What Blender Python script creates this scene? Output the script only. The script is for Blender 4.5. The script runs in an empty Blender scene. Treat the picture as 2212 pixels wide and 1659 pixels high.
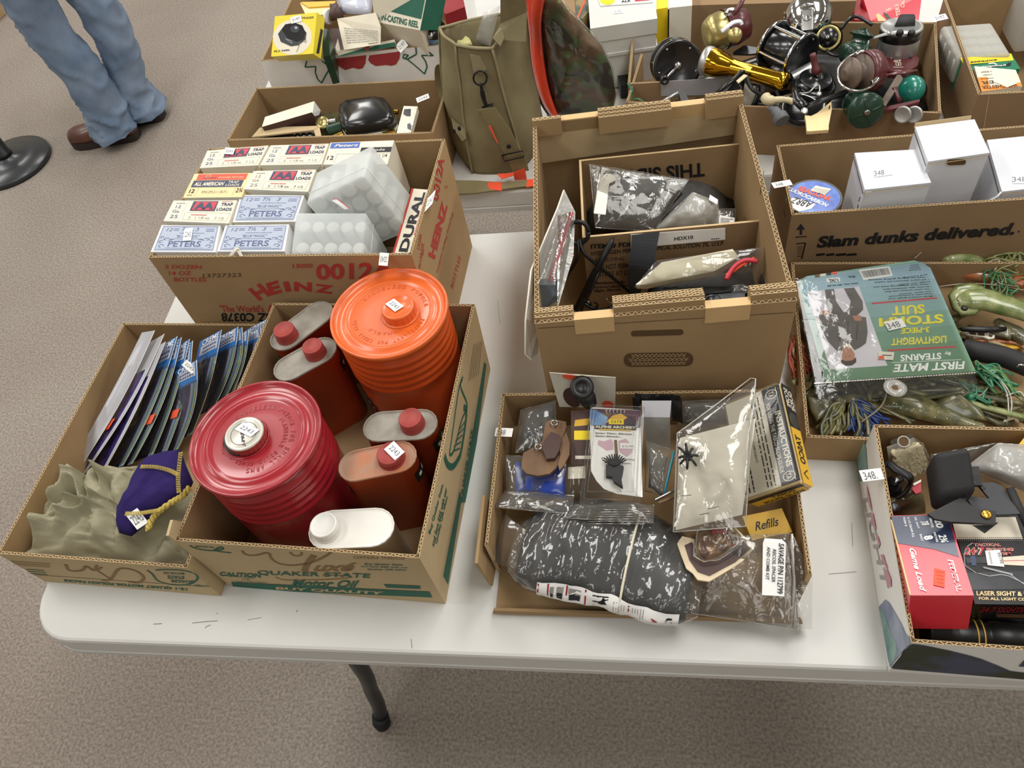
import bpy, math, random
from mathutils import Vector, Matrix, noise
from mathutils.geometry import tessellate_polygon
V=Vector; pi=math.pi; C=bpy.context.scene.collection
sc=bpy.context.scene
# ---------------------------------------------------------------- camera
HC=.967; TZ=.74; FPX=1700.; CX,CY=1106.,829.5
Rw=Matrix(((0.9861,0.0214,0.1645),(0.0801,0.8073,-0.5847),(-0.1453,0.5898,0.7944)))
_x=Rw.col[0].normalized(); _y=(Rw.col[1]-_x*Rw.col[1].dot(_x)).normalized(); _z=_x.cross(_y)
Rw=Matrix((_x,_y,_z)).transposed()
cam=bpy.data.cameras.new('camera'); co=bpy.data.objects.new('camera',cam); C.objects.link(co)
co.matrix_world=Matrix.Translation((0,0,HC+TZ))@Rw.to_4x4()
cam.sensor_width=36; cam.lens=FPX/2212*36; cam.clip_start=.01
sc.camera=co
# ---------------------------------------------------------------- world, lights, exposure
w=bpy.data.worlds.new('room_air'); sc.world=w; w.use_nodes=True
w.node_tree.nodes['Background'].inputs[0].default_value=(.92,.95,1,1); w.node_tree.nodes['Background'].inputs[1].default_value=.08
sc.view_settings.view_transform='Standard'; sc.view_settings.look='None'; sc.view_settings.gamma=1; sc.view_settings.exposure=-.24
CEIL=3.0; LIGHTS=[(x,y) for x in (-4.2,-1.75,.65,3.1) for y in (-3.2,-1.3,.7,2.6,4.5)]
for i,(x,y) in enumerate(LIGHTS):
    l=bpy.data.lights.new('troffer','AREA'); l.shape='RECTANGLE'; l.size=.58; l.size_y=1.18; l.energy={-3.2:8,-1.3:14,.7:29,2.6:35,4.5:35}[y]; l.color=(1,.985,.95)
    o=bpy.data.objects.new('troffer_light',l); C.objects.link(o); o.location=(x,y,CEIL-.03)
# ---------------------------------------------------------------- helpers
def lin(c): return c/12.92 if c<=.04045 else ((c+.055)/1.055)**2.4
def H(s): return tuple(lin(int(s[i:i+2],16)/255) for i in (0,2,4))+(1,)
MATS={}
def mat(k,col,rough=.6,metal=0,var=.06,scale=30,bump=0,bscale=200,spec=.5,coat=0,col2=None,thr=None,stretch=None,detail=3):
    m=bpy.data.materials.new(k); m.use_nodes=True; n=m.node_tree; b=n.nodes['Principled BSDF']; L=n.links
    b.inputs['Roughness'].default_value=rough; b.inputs['Metallic'].default_value=metal
    b.inputs['Specular IOR Level'].default_value=spec; b.inputs['Coat Weight'].default_value=coat; b.inputs['Coat Roughness'].default_value=.12
    c=H(col); tc=n.nodes.new('ShaderNodeTexCoord'); src=tc.outputs['Object']
    if stretch:
        mp=n.nodes.new('ShaderNodeMapping'); mp.inputs['Scale'].default_value=stretch; L.new(src,mp.inputs[0]); src=mp.outputs[0]
    if var or col2:
        t=n.nodes.new('ShaderNodeTexNoise'); t.inputs['Scale'].default_value=scale; t.inputs['Detail'].default_value=detail; L.new(src,t.inputs['Vector'])
        r=n.nodes.new('ShaderNodeValToRGB'); L.new(t.outputs[0],r.inputs[0]); L.new(r.outputs[0],b.inputs['Base Color'])
        c2=H(col2) if col2 else tuple(min(1,x*(1+var)) for x in c[:3])+(1,)
        c1=c if col2 else tuple(x*(1-var) for x in c[:3])+(1,)
        lo,hi=thr or (.3,.7)
        r.color_ramp.elements[0].position=lo; r.color_ramp.elements[1].position=hi
        r.color_ramp.elements[0].color=c1; r.color_ramp.elements[1].color=c2
    else: b.inputs['Base Color'].default_value=c
    if bump:
        t=n.nodes.new('ShaderNodeTexNoise'); t.inputs['Scale'].default_value=bscale; t.inputs['Detail'].default_value=2; L.new(src,t.inputs['Vector'])
        bp=n.nodes.new('ShaderNodeBump'); bp.inputs['Strength'].default_value=bump; bp.inputs['Distance'].default_value=.002; L.new(t.outputs[0],bp.inputs['Height']); L.new(bp.outputs[0],b.inputs['Normal'])
    MATS[k]=m; return m
def film(k,col='ffffff',haze=.08,gloss=.9,rough=.08,bump=.25,bscale=60,tint=None):
    m=bpy.data.materials.new(k); m.use_nodes=True; n=m.node_tree; L=n.links; n.nodes.remove(n.nodes['Principled BSDF'])
    out=[x for x in n.nodes if x.type=='OUTPUT_MATERIAL'][0]
    tr=n.nodes.new('ShaderNodeBsdfTransparent'); tr.inputs[0].default_value=H(tint or 'f4f4f2'); df=n.nodes.new('ShaderNodeBsdfDiffuse'); df.inputs[0].default_value=H(col)
    if haze>.45:
        ts=n.nodes.new('ShaderNodeBsdfTranslucent'); ts.inputs[0].default_value=H(col); ms=n.nodes.new('ShaderNodeMixShader'); ms.inputs[0].default_value=.45; L.new(df.outputs[0],ms.inputs[1]); L.new(ts.outputs[0],ms.inputs[2]); df=ms
    gl=n.nodes.new('ShaderNodeBsdfGlossy'); gl.inputs['Roughness'].default_value=rough
    fr=n.nodes.new('ShaderNodeFresnel'); fr.inputs[0].default_value=1.5
    mu=n.nodes.new('ShaderNodeMath'); mu.operation='MULTIPLY'; mu.inputs[1].default_value=gloss*1.6; mu.use_clamp=True; L.new(fr.outputs[0],mu.inputs[0])
    m1=n.nodes.new('ShaderNodeMixShader'); m1.inputs[0].default_value=haze; L.new(tr.outputs[0],m1.inputs[1]); L.new(df.outputs[0],m1.inputs[2])
    m2=n.nodes.new('ShaderNodeMixShader'); L.new(mu.outputs[0],m2.inputs[0]); L.new(m1.outputs[0],m2.inputs[1]); L.new(gl.outputs[0],m2.inputs[2]); L.new(m2.outputs[0],out.inputs[0])
    if bump:
        tc=n.nodes.new('ShaderNodeTexCoord'); t=n.nodes.new('ShaderNodeTexNoise'); t.inputs['Scale'].default_value=bscale; t.inputs['Detail'].default_value=3; t.inputs['Distortion'].default_value=.6; L.new(tc.outputs['Object'],t.inputs['Vector'])
        bp=n.nodes.new('ShaderNodeBump'); bp.inputs['Strength'].default_value=bump; bp.inputs['Distance'].default_value=.004; L.new(t.outputs[0],bp.inputs['Height'])
        L.new(bp.outputs[0],gl.inputs['Normal']); L.new(bp.outputs[0],fr.inputs['Normal'])
    MATS[k]=m; return m
def W(px,py,z=0.):
    """point at height z above the tabletop that the photograph shows at pixel px,py"""
    d=Rw@V((px-CX,-(py-CY),-FPX)); t=(z-HC)/d.z; return V((d.x*t,d.y*t,TZ+z))
class Pl:
    """a plane in the room; hit() gives the point on it seen at a pixel"""
    def __init__(s,p,n): s.p=V(p); s.n=V(n).normalized()
    @classmethod
    def tri(c,a,b,d): 
        n=(b-a).cross(d-a); 
        if n.dot(V((0,0,HC+TZ))-a)<0: n=-n
        return c(a,n)
    def hit(s,px,py,e=0.):
        d=Rw@V((px-CX,-(py-CY),-FPX)); o=V((0,0,HC+TZ)); p=s.p+s.n*e
        return o+d*((p-o).dot(s.n)/d.dot(s.n))
def PZ(z): return Pl((0,0,TZ+z),(0,0,1))
class G:
    def __init__(s): s.v=[]; s.f=[]; s.m=[]; s.s=[]
    def add(s,vs,fs,m,sm=False,M=None):
        k=len(s.v); s.v+= [M@V(p) for p in vs] if M else [V(p) for p in vs]
        for f in fs: s.f.append(tuple(i+k for i in f)); s.m.append(m); s.s.append(sm)
        return s
    def hexa(s,a,m,M=None,mt=None):   # a: 4 bottom + 4 top points (counter-clockwise from above)
        f=[(3,2,1,0),(4,5,6,7),(0,1,5,4),(1,2,6,5),(2,3,7,6),(3,0,4,7)]
        s.add(a,f,m,False,M)
        if mt: s.m[-5]=mt
        return s
    def box(s,x0,x1,y0,y1,z0,z1,m,M=None,mt=None):
        return s.hexa([(x0,y0,z0),(x1,y0,z0),(x1,y1,z0),(x0,y1,z0),(x0,y0,z1),(x1,y0,z1),(x1,y1,z1),(x0,y1,z1)],m,M,mt)
    def rings(s,R,m,close=True,cap=(True,True),sm=True,M=None):
        n=len(R[0]); vs=[p for r in R for p in r]; fs=[]
        for i in range(len(R)-1):
            for j in range(n if close else n-1): fs.append((i*n+j,i*n+(j+1)%n,(i+1)*n+(j+1)%n,(i+1)*n+j))
        s.add(vs,fs,m,sm,M); k=len(s.v)-len(vs)
        if cap[0]: s.f.append(tuple(k+j for j in reversed(range(n)))); s.m.append(m); s.s.append(False)
        if cap[1]: s.f.append(tuple(k+(len(R)-1)*n+j for j in range(n))); s.m.append(m); s.s.append(False)
        return s
    def lathe(s,prof,m,n=32,M=None,cap=(True,True),sm=True):
        return s.rings([[(r*math.cos(2*pi*j/n),r*math.sin(2*pi*j/n),z) for j in range(n)] for r,z in prof],m,True,cap,sm,M)
    def tube(s,pts,r,m,n=8,M=None,flat=1.):
        pts=[V(p) for p in pts]; R=[]; up=None
        for i,p in enumerate(pts):
            t=(pts[min(i+1,len(pts)-1)]-pts[max(i-1,0)])
            if t.length<1e-9: t=V((0,0,1))
            t.normalize()
            if up is None: up=V((0,0,1)) if abs(t.z)<.9 else V((1,0,0))
            a=t.cross(up)
            if a.length<1e-4: a=t.orthogonal()
            a.normalize(); b=a.cross(t).normalized(); up=b
            rr=r[i] if isinstance(r,(list,tuple)) else r
            R.append([p+a*(rr*math.cos(2*pi*j/n))+b*(rr*flat*math.sin(2*pi*j/n)) for j in range(n)])
        return s.rings(R,m,True,(True,True),True,M)
    def cyl(s,a,b,r,m,n=16,r2=None,M=None): return s.tube([a,V(a)+(V(b)-V(a))*.001,V(b)-(V(b)-V(a))*.001,b],[r,r,r2 or r,r2 or r],m,n,M)
    def poly(s,pts,m,flip=False):
        """flat polygon, concave allowed"""
        t=tessellate_polygon([[V(p) for p in pts]]); return s.add(pts,[tuple(x) for x in t],m)
    def slab(s,pts,th,m,n=None,ms=None):
        """polygon given thickness th along -normal"""
        pts=[V(p) for p in pts]; nn=V((0,0,0))
        for i in range(len(pts)): nn+=pts[i].cross(pts[(i+1)%len(pts)])
        nn.normalize() 
        if n is not None and nn.dot(V(n))<0: nn=-nn; pts=pts[::-1]
        lo=[p-nn*th for p in pts]; t=tessellate_polygon([pts]); k=len(pts)
        fs=[tuple(x) for x in t]; 
        if fs:
            a,b,c=fs[0]
            if (pts[b]-pts[a]).cross(pts[c]-pts[a]).dot(nn)<0: fs=[f[::-1] for f in fs]
        s.add(pts+lo,fs,m); s.add(pts+lo,[tuple(i+k for i in f[::-1]) for f in fs]+[(i,i+k,(i+1)%k+k,(i+1)%k) for i in range(k)],ms or m)
        return s
    def line(s,pts,wd,m,n):
        n=V(n)
        for a,b in zip(pts,pts[1:]):
            a=V(a);b=V(b);d=b-a
            if d.length<1e-7: continue
            q=d.cross(n).normalized()*wd/2; s.add([a-q,b-q,b+q,a+q],[(0,1,2,3)],m)
        return s
    def grid(s,fn,nu,nv,m,sm=True,M=None):
        vs=[fn(i/nu,j/nv) for j in range(nv+1) for i in range(nu+1)]
        return s.add(vs,[(j*(nu+1)+i,j*(nu+1)+i+1,(j+1)*(nu+1)+i+1,(j+1)*(nu+1)+i) for j in range(nv) for i in range(nu)],m,sm,M)
    # print on a plane from pixel positions
    def ptext(s,pl,t,BL,BR,TL,m,e=.0004,off=0.,sp=1.,sh=0.):
        vs,fs=textgeo(t,off,sp,sh); a=pl.hit(*BL,e); b=pl.hit(*BR,e)-a; c=pl.hit(*TL,e)-a
        return s.add([a+b*x+c*y for x,y in vs],fs,m)
    def ppoly(s,pl,px,m,e=.0003): return s.poly([pl.hit(x,y,e) for x,y in px],m)
    def pline(s,pl,px,wd,m,e=.0004): return s.line([pl.hit(x,y,e) for x,y in px],wd,m,pl.n)
    def pell(s,pl,c,a,b,m,e=.0003,n=24):  # centre px, two semi-axis px offsets
        return s.poly([pl.hit(c[0]+a[0]*math.cos(t)+b[0]*math.sin(t),c[1]+a[1]*math.cos(t)+b[1]*math.sin(t),e) for t in [2*pi*i/n for i in range(n)]],m)
    def build(s,name,parent=None,org=None):
        me=bpy.data.meshes.new(name); o=bpy.data.objects.new(name,me); C.objects.link(o)
        base=V((0,0,0))
        if parent is not None: base=ABS[parent.name]; o.parent=parent
        elif org is not None: base=V(org)
        elif s.v:
            xs=[p.x for p in s.v]; ys=[p.y for p in s.v]; base=V(((min(xs)+max(xs))/2,(min(ys)+max(ys))/2,min(p.z for p in s.v)))
        ABS[o.name]=base.copy()
        if parent is None: o.location=base
        me.from_pydata([p-base for p in s.v],[],s.f)
        ks=[]; 
        for k in s.m:
            if k not in ks: ks.append(k)
        for k in ks: me.materials.append(MATS[k])
        me.polygons.foreach_set('material_index',[ks.index(k) for k in s.m]); me.polygons.foreach_set('use_smooth',s.s)
        me.update(); return o
ABS={}; _tg={}
def textgeo(t,off=0.,sp=1.,sh=0.):
    k=(t,off,sp,sh)
    if k in _tg: return _tg[k]
    cu=bpy.data.curves.new('lettering','FONT'); cu.body=t; cu.resolution_u=3; cu.offset=off; cu.space_character=sp; cu.shear=sh; cu.align_x='CENTER'
    o=bpy.data.objects.new('lettering',cu); me=o.to_mesh()
    vs=[(v.co.x,v.co.y) for v in me.vertices]; fs=[tuple(p.vertices) for p in me.polygons]
    o.to_mesh_clear(); bpy.data.objects.remove(o); bpy.data.curves.remove(cu)
    if not vs: vs=[(0,0),(1,0),(0,1)]; fs=[]
    x0=min(v[0] for v in vs);x1=max(v[0] for v in vs);y0=min(v[1] for v in vs);y1=max(v[1] for v in vs)
    r=([((x-x0)/(x1-x0),(y-y0)/max(1e-6,y1-y0)) for x,y in vs],fs); _tg[k]=r; return r
def props(o,label,cat,group=None,kind=None):
    if label: o['label']=label
    if cat: o['category']=cat
    if group: o['group']=group
    if kind: o['kind']=kind
    return o
def thing(name,label,cat,loc,group=None):
    o=bpy.data.objects.new(name,None); C.objects.link(o); o.location=loc; o.empty_display_size=.02; ABS[o.name]=V(loc); return props(o,label,cat,group)
def lerp(a,b,t): return a+(b-a)*t
def fr(o,z,x=None):
    """matrix with origin o, z axis z, x axis near x"""
    z=V(z).normalized(); x=V(x) if x is not None else (V((1,0,0)) if abs(z.x)<.9 else V((0,1,0)))
    x=(x-z*x.dot(z)).normalized(); y=z.cross(x); M=Matrix((x,y,z)).transposed().to_4x4(); M.translation=V(o); return M
def fbm(p,o=3):
    a=0; k=1.; p=V(p)
    for i in range(o): a+=k*noise.noise(p); p=p*2.1+V((7.3,1.9,4.4)); k*=.5
    return a
def spline(P,n=6):
    P=[V(p) for p in P]; out=[]
    for i in range(len(P)-1):
        a=P[max(i-1,0)];b=P[i];c=P[i+1];d=P[min(i+2,len(P)-1)]
        for j in range(n):
            t=j/n; out.append(.5*((2*b)+(c-a)*t+(2*a-5*b+4*c-d)*t*t+(3*b-a-3*c+d)*t*t*t))
    return out+[P[-1]]
def stadium(L,wd,n=10):
    """rounded-end outline, length L along x"""
    r=wd/2; P=[]
    for sx in (1,-1):
        for j in range(n+1):
            a=-pi/2+pi*j/n; P.append((sx*(L/2-r+r*math.cos(a)),sx*r*math.sin(a)))
    return P
def rrect(x0,x1,y0,y1,r,n=5):
    P=[]
    for cx,cy,a0 in ((x1-r,y0+r,-pi/2),(x1-r,y1-r,0),(x0+r,y1-r,pi/2),(x0+r,y0+r,pi)):
        for j in range(n+1): a=a0+pi/2*j/n; P.append((cx+r*math.cos(a),cy+r*math.sin(a)))
    return P
DEF=V((0,-.55,.83))
def sticker(parent,pl,BL,BR,TL,t='',m='paper',ink='pencil',name='price_sticker',lbl=None,e=.0007,tb=(.14,.86,.3,.72)):
    """a white adhesive sticker on (or stuck to the edge of) its thing"""
    g=G(); BL=V(BL);BR=V(BR);TL=V(TL); TR=BR+TL-BL
    g.slab([pl.hit(p[0],p[1],e) for p in (BL,BR,TR,TL)],.0003,m,pl.n)
    u=BR-BL; v=TL-BL
    if t: g.ptext(pl,t,tuple(BL+u*tb[0]+v*tb[2]),tuple(BL+u*tb[1]+v*tb[2]),tuple(BL+u*tb[0]+v*tb[3]),ink,e+.0003)
    o=g.build(name,parent)
    if lbl: o['label']=lbl
    return o
class CB:
    """corrugated cardboard box, open at the top"""
    def __init__(s,name,label,FL,FR,BK,z,wb=1.,db=1.,z0=.0006,t=.004,out='card',inn='card_in',flute=True,cat='box',group=None,sides=None,back_left=False,loc=None,segs={},skip=()):
        # FL, FR, BK: pixels of the rim's front left, front right and back right (or back left) corner; z rim height
        a=W(*FL,z); b=W(*FR,z); k=W(*BK,z); u=(b-a); wd=u.length; u.normalize(); n=V((-u.y,u.x,0)); d=(k-a).dot(n)
        s.u=u;s.n=n;s.z=z;s.w=wd;s.d=d; c=a+u*wd/2+n*d/2; s.c=c; zz0=TZ+z0; s.z0=z0;s.t=t
        def R(w_,d_,zz,i=0.): 
            o=V((c.x,c.y,zz)); w_-=2*i; d_-=2*i
            return [o-u*w_/2-n*d_/2,o+u*w_/2-n*d_/2,o+u*w_/2+n*d_/2,o-u*w_/2+n*d_/2]
        T=R(wd,d,TZ+z); B=R(wd*wb,d*db,zz0); Ti=R(wd,d,TZ+z,t); Bi=R(wd*wb,d*db,zz0,t); s.T=T;s.B=B;s.Ti=Ti
        s.ob=o=thing(name,label,cat,V((c.x,c.y,zz0)),group)
        s.front=Pl.tri(B[0],B[1],T[1]); s.right=Pl.tri(B[1],B[2],T[2]); s.left=Pl.tri(B[3],B[0],T[0]); s.back=Pl.tri(Ti[2],Ti[3],Bi[3]); s.rimpl=PZ(z)
        s.back.n=-n if s.back.n.dot(-n)>0 else n
        g=G(); g.hexa([p for p in Bi]+[p+V((0,0,t)) for p in Bi],inn); g.build('bottom_panel',o)
        s.pan=[]
        for i in range(4):
            if i in skip: s.pan.append(None); continue
            j=(i+1)%4; mo=(sides or {}).get(i,out); A=[B[i],B[j],Bi[j],Bi[i],T[i],T[j],Ti[j],Ti[i]]
            if i in segs:
                a0,a1=segs[i][:2]; hh=segs[i][2] if len(segs[i])>2 else 1; A=[A[0].lerp(A[1],a0),A[0].lerp(A[1],a1),A[3].lerp(A[2],a1),A[3].lerp(A[2],a0),A[4].lerp(A[5],a0),A[4].lerp(A[5],a1),A[7].lerp(A[6],a1),A[7].lerp(A[6],a0)]
                if hh<1: A=A[:4]+[A[q].lerp(A[q+4],hh) for q in range(4)]
            g=G()
            g.hexa(A,inn); g.m[1]='edge_dark' if flute else 'card_edge'; g.m[2]=mo; g.m[3]=g.m[5]='card_edge'
            p=g.build('side_panel',o); s.pan.append(p)
            g=G(); U=V((0,0,.0004)); P0,P1=A[4],A[5]; q=(P1-P0); L=q.length; q.normalize(); nn=(A[7]-A[4]); nn=(nn-q*nn.dot(q)).normalized()
            w2=.0006; 
            for off in (0.,t-w2):
                g.add([P0+nn*off+q*off+U,P1+nn*off-q*off+U,P1+nn*(off+w2)-q*off+U,P0+nn*(off+w2)+q*off+U],[(0,1,2,3)],'card_edge')
            if flute:
                N=max(2,int(L/.0045)); zig=[P0+q*(L*k_/N)+nn*(w2*.6 if k_%2 else t-w2*.6)+U for k_ in range(N+1)]
                g.line(zig[1:-1],.0009,'card_edge',(0,0,1))
            if flute: e=g.build('corrugated_edge',p)
    def deco(s,g,name='printed_marks',side=0): return g.build(name,s.pan[side])
mat('card','a98d67',.78,var=.07,scale=9,bump=.12,bscale=500,spec=.25)
mat('card_in','9c815d',.82,var=.07,scale=14,spec=.2)
mat('card_lt','bfa983',.75,var=.05,scale=12,spec=.25)
mat('card_dk','92785a',.8,var=.07,scale=10,spec=.2)
mat('card_edge','cbb084',.8,var=.05); mat('edge_dark','5d452a',.9)
mat('tape','d4b27e',.6,var=.03)
mat('plastic_white','d3d2ce',.42,var=.03,scale=3,spec=.4,bump=.05,bscale=900)
mat('paper','f4f4f2',.55,var=.01); mat('pencil','6d7078',.7,var=0); mat('ink','1b1b1e',.6,var=0); mat('white','ecebe8',.5,var=.02); mat('offwhite','e6e0d0',.6,var=.04)
mat('red_ink','b23a34',.7,var=.1); mat('green_ink','1f5f4b',.7,var=.1); mat('tan_ink','8a6b40',.7,var=.1); mat('brown_ink','4b3a22',.7,var=.1); mat('blackp','161617',.4,var=.1); mat('blackm','1c1c1e',.62,var=.15)
mat('steel','a9a9a6',.28,metal=1,var=.1); mat('chrome','d8d8d8',.1,metal=1,var=.05); mat('darksteel','4a4b4e',.35,metal=.9,var=.15); mat('brass','b8923f',.28,metal=1,var=.1)
# ---------------------------------------------------------------- room
def struct(g,name): return props(g.build(name),None,None,None,'structure')
m=mat('carpet','a69c91',.95,scale=160,col2='807870',thr=(.32,.66),bump=.6,bscale=330,spec=.08,detail=4)
n=m.node_tree; L=n.links; b=n.nodes['Principled BSDF']; src=b.inputs['Base Color'].links[0].from_socket
tx=n.nodes.new('ShaderNodeTexNoise'); tx.inputs['Scale'].default_value=1.3; tx.inputs['Detail'].default_value=4; tcx=[q for q in n.nodes if q.type=='TEX_COORD'][0]; L.new(tcx.outputs['Object'],tx.inputs['Vector'])
rp=n.nodes.new('ShaderNodeValToRGB'); rp.color_ramp.elements[0].position=.38; rp.color_ramp.elements[1].position=.6; rp.color_ramp.elements[0].color=(.86,.83,.82,1); rp.color_ramp.elements[1].color=(1,1,1,1); L.new(tx.outputs[0],rp.inputs[0])
mx=n.nodes.new('ShaderNodeMix'); mx.data_type='RGBA'; mx.blend_type='MULTIPLY'; mx.inputs[0].default_value=1; L.new(src,mx.inputs[6]); L.new(rp.outputs[0],mx.inputs[7]); L.new(mx.outputs[2],b.inputs['Base Color'])
mat('wallpaint','b5b1a8',.8,var=.02); mat('ceilpaint','c2c0ba',.9,var=.03,scale=60)
RX0,RX1,RY0,RY1=-6,5,-4.6,6
struct(G().box(RX0,RX1,RY0,RY1,-.05,0,'carpet'),'floor')
struct(G().box(RX0,RX1,RY0,RY1,CEIL,CEIL+.05,'ceilpaint'),'ceiling')
struct(G().box(RX0-.1,RX0,RY0,RY1,0,CEIL,'wallpaint'),'wall_left'); struct(G().box(RX1,RX1+.1,RY0,RY1,0,CEIL,'wallpaint'),'wall_right')
struct(G().box(RX0,RX1,RY1,RY1+.1,0,CEIL,'wallpaint'),'wall_back'); struct(G().box(RX0,RX1,RY0-.1,RY0,0,CEIL,'wallpaint'),'wall_front')
# ---------------------------------------------------------------- folding tables
mat('leg_paint','26292b',.35,var=.1); mat('rubber','17181a',.6,var=.1)
def table(x0,x1,y0,y1,label,legs):
    cx,cy=(x0+x1)/2,(y0+y1)/2
    t=thing('folding_table',label,'table',(cx,cy,0),'white plastic folding tables')
    def ring(ins,z,r=.07): return [(x,y,TZ+z) for x,y in rrect(x0+ins,x1-ins,y0+ins,y1-ins,r-ins if r>ins else .01,8)]
    g=G(); g.rings([ring(.004,-.052),ring(.0,-.05),ring(0,-.0385),ring(.0022,-.0375),ring(.0022,-.0355),ring(.0006,-.0345),ring(.002,-.006),ring(.0035,-.002),ring(.0065,0)],'plastic_white',sm=False); g.build('tabletop',t)
    for i,(lx,dr) in enumerate(legs):
        g=G()
        for yy,sy in ((y0+.105,-1),(y1-.105,1)):
            g=G(); g.tube(spline([(lx-dr*.05,yy,TZ-.05),(lx-dr*.02,yy,.3),(lx+dr*.004,yy,.16),(lx+dr*.014,yy+sy*.006,.07),(lx+dr*.02,yy+sy*.02,.022)],8),.0145,'leg_paint',14); lg=g.build('leg',t)
            g=G(); g.tube([(lx+dr*.019,yy+sy*.017,.033),(lx+dr*.021,yy+sy*.025,.014),(lx+dr*.021,yy+sy*.027,.0)],[.0175,.0185,.017],'rubber',14); g.build('foot_cap',lg)
        g=G(); g.cyl((lx-dr*.045,y0+.105,.62),(lx-dr*.045,y1-.105,.62),.011,'leg_paint',10); g.build('cross_bar',t)
        g=G(); g.tube([(lx-dr*.045,cy,.62),(lx-dr*.2,cy,.64),(lx-dr*.42,cy,TZ-.046)],.009,'leg_paint',8); g.build('brace',t)
    return t
table(-.852,.97,.293,1.057,'white plastic folding table in front, carrying eight cartons and trays',[(-.538,-1),(.74,1)])
table(-.86,.97,1.165,1.93,'white plastic folding table behind, under the canvas bag and the box of reels',[(-.538,-1),(.74,1)])
# ---------------------------------------------------------------- cardboard boxes on the tables
QB=CB('motor_oil_carton','corrugated motor oil carton with green and tan print, holding the two big canisters',(377,1168),(906,1206),(1022,657),.15,wb=.985,db=.985,out='card_lt')
CR=CB('blue_packet_carton','low corrugated motor oil carton with upside-down print, holding blue packets and khaki cloth',(-6,1196),(404,1227),(580,700),.10,wb=.99,db=.99,out='card_lt')
HZ=CB('ketchup_carton','tall brown carton with red ketchup print, packed with shotgun shell boxes',(321,557),(889,551),(946,301),.23)
SM=CB('shell_carton','shallow brown carton behind the ketchup carton, with a glossy black case in it',(490,304),(935,288),(920,172),.12)
AP=CB('apple_carton','white carton printed with red apples, with a yellow reel box in it',(563,133),(957,97),(645,-60),.15,out='white')
HX=CB('file_carton','large brown file carton with two hand slots, a smaller carton standing in it',(1155,700),(1722,650),(1183,256),.22,t=.006,out='card',flute=True)
TR=CB('parts_tray','shallow torn cardboard tray in front of the file carton, heaped with bagged parts',(1036,1276),(1762,1296),(1105,850),.082,skip=(0,),segs={1:(.1,1),3:(.0,.8)},wb=.985)
LT=CB('lure_tray','shallow brown tray of rubber squid lures under a clear packet of rain wear',(1742,945),(2500,975),(1712,567),.055)
SL=CB('shoe_carton','long brown carton with bold black slogan, holding three white boxes and a line spool',(1710,465),(2500,412),(1680,314),.145,out='card_dk')
FB=CB('landscape_carton','white carton with painted mountain landscape, red shell box and laser sight box inside',(1968,1388),(2500,1425),(1868,917),.10,out='white')
RB=CB('reel_carton','wide brown carton on the rear table heaped with old fishing reels',(1352,222),(2033,245),(1960,48),.10,segs={2:(0,.36),3:(.42,1)},out='card_dk')
RA=CB('small_reel_carton','small carton with a grey label strip, holding a brass flashlight and a big black reel',(1356,182),(1745,163),(1370,25),.105,z0=.0065,out='card_dk')
AM=CB('shell_box_carton','brown carton at the rear table with green and orange shell boxes inside',(2113,205),(2420,190),(1996,0),.12,out='card_dk')
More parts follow.
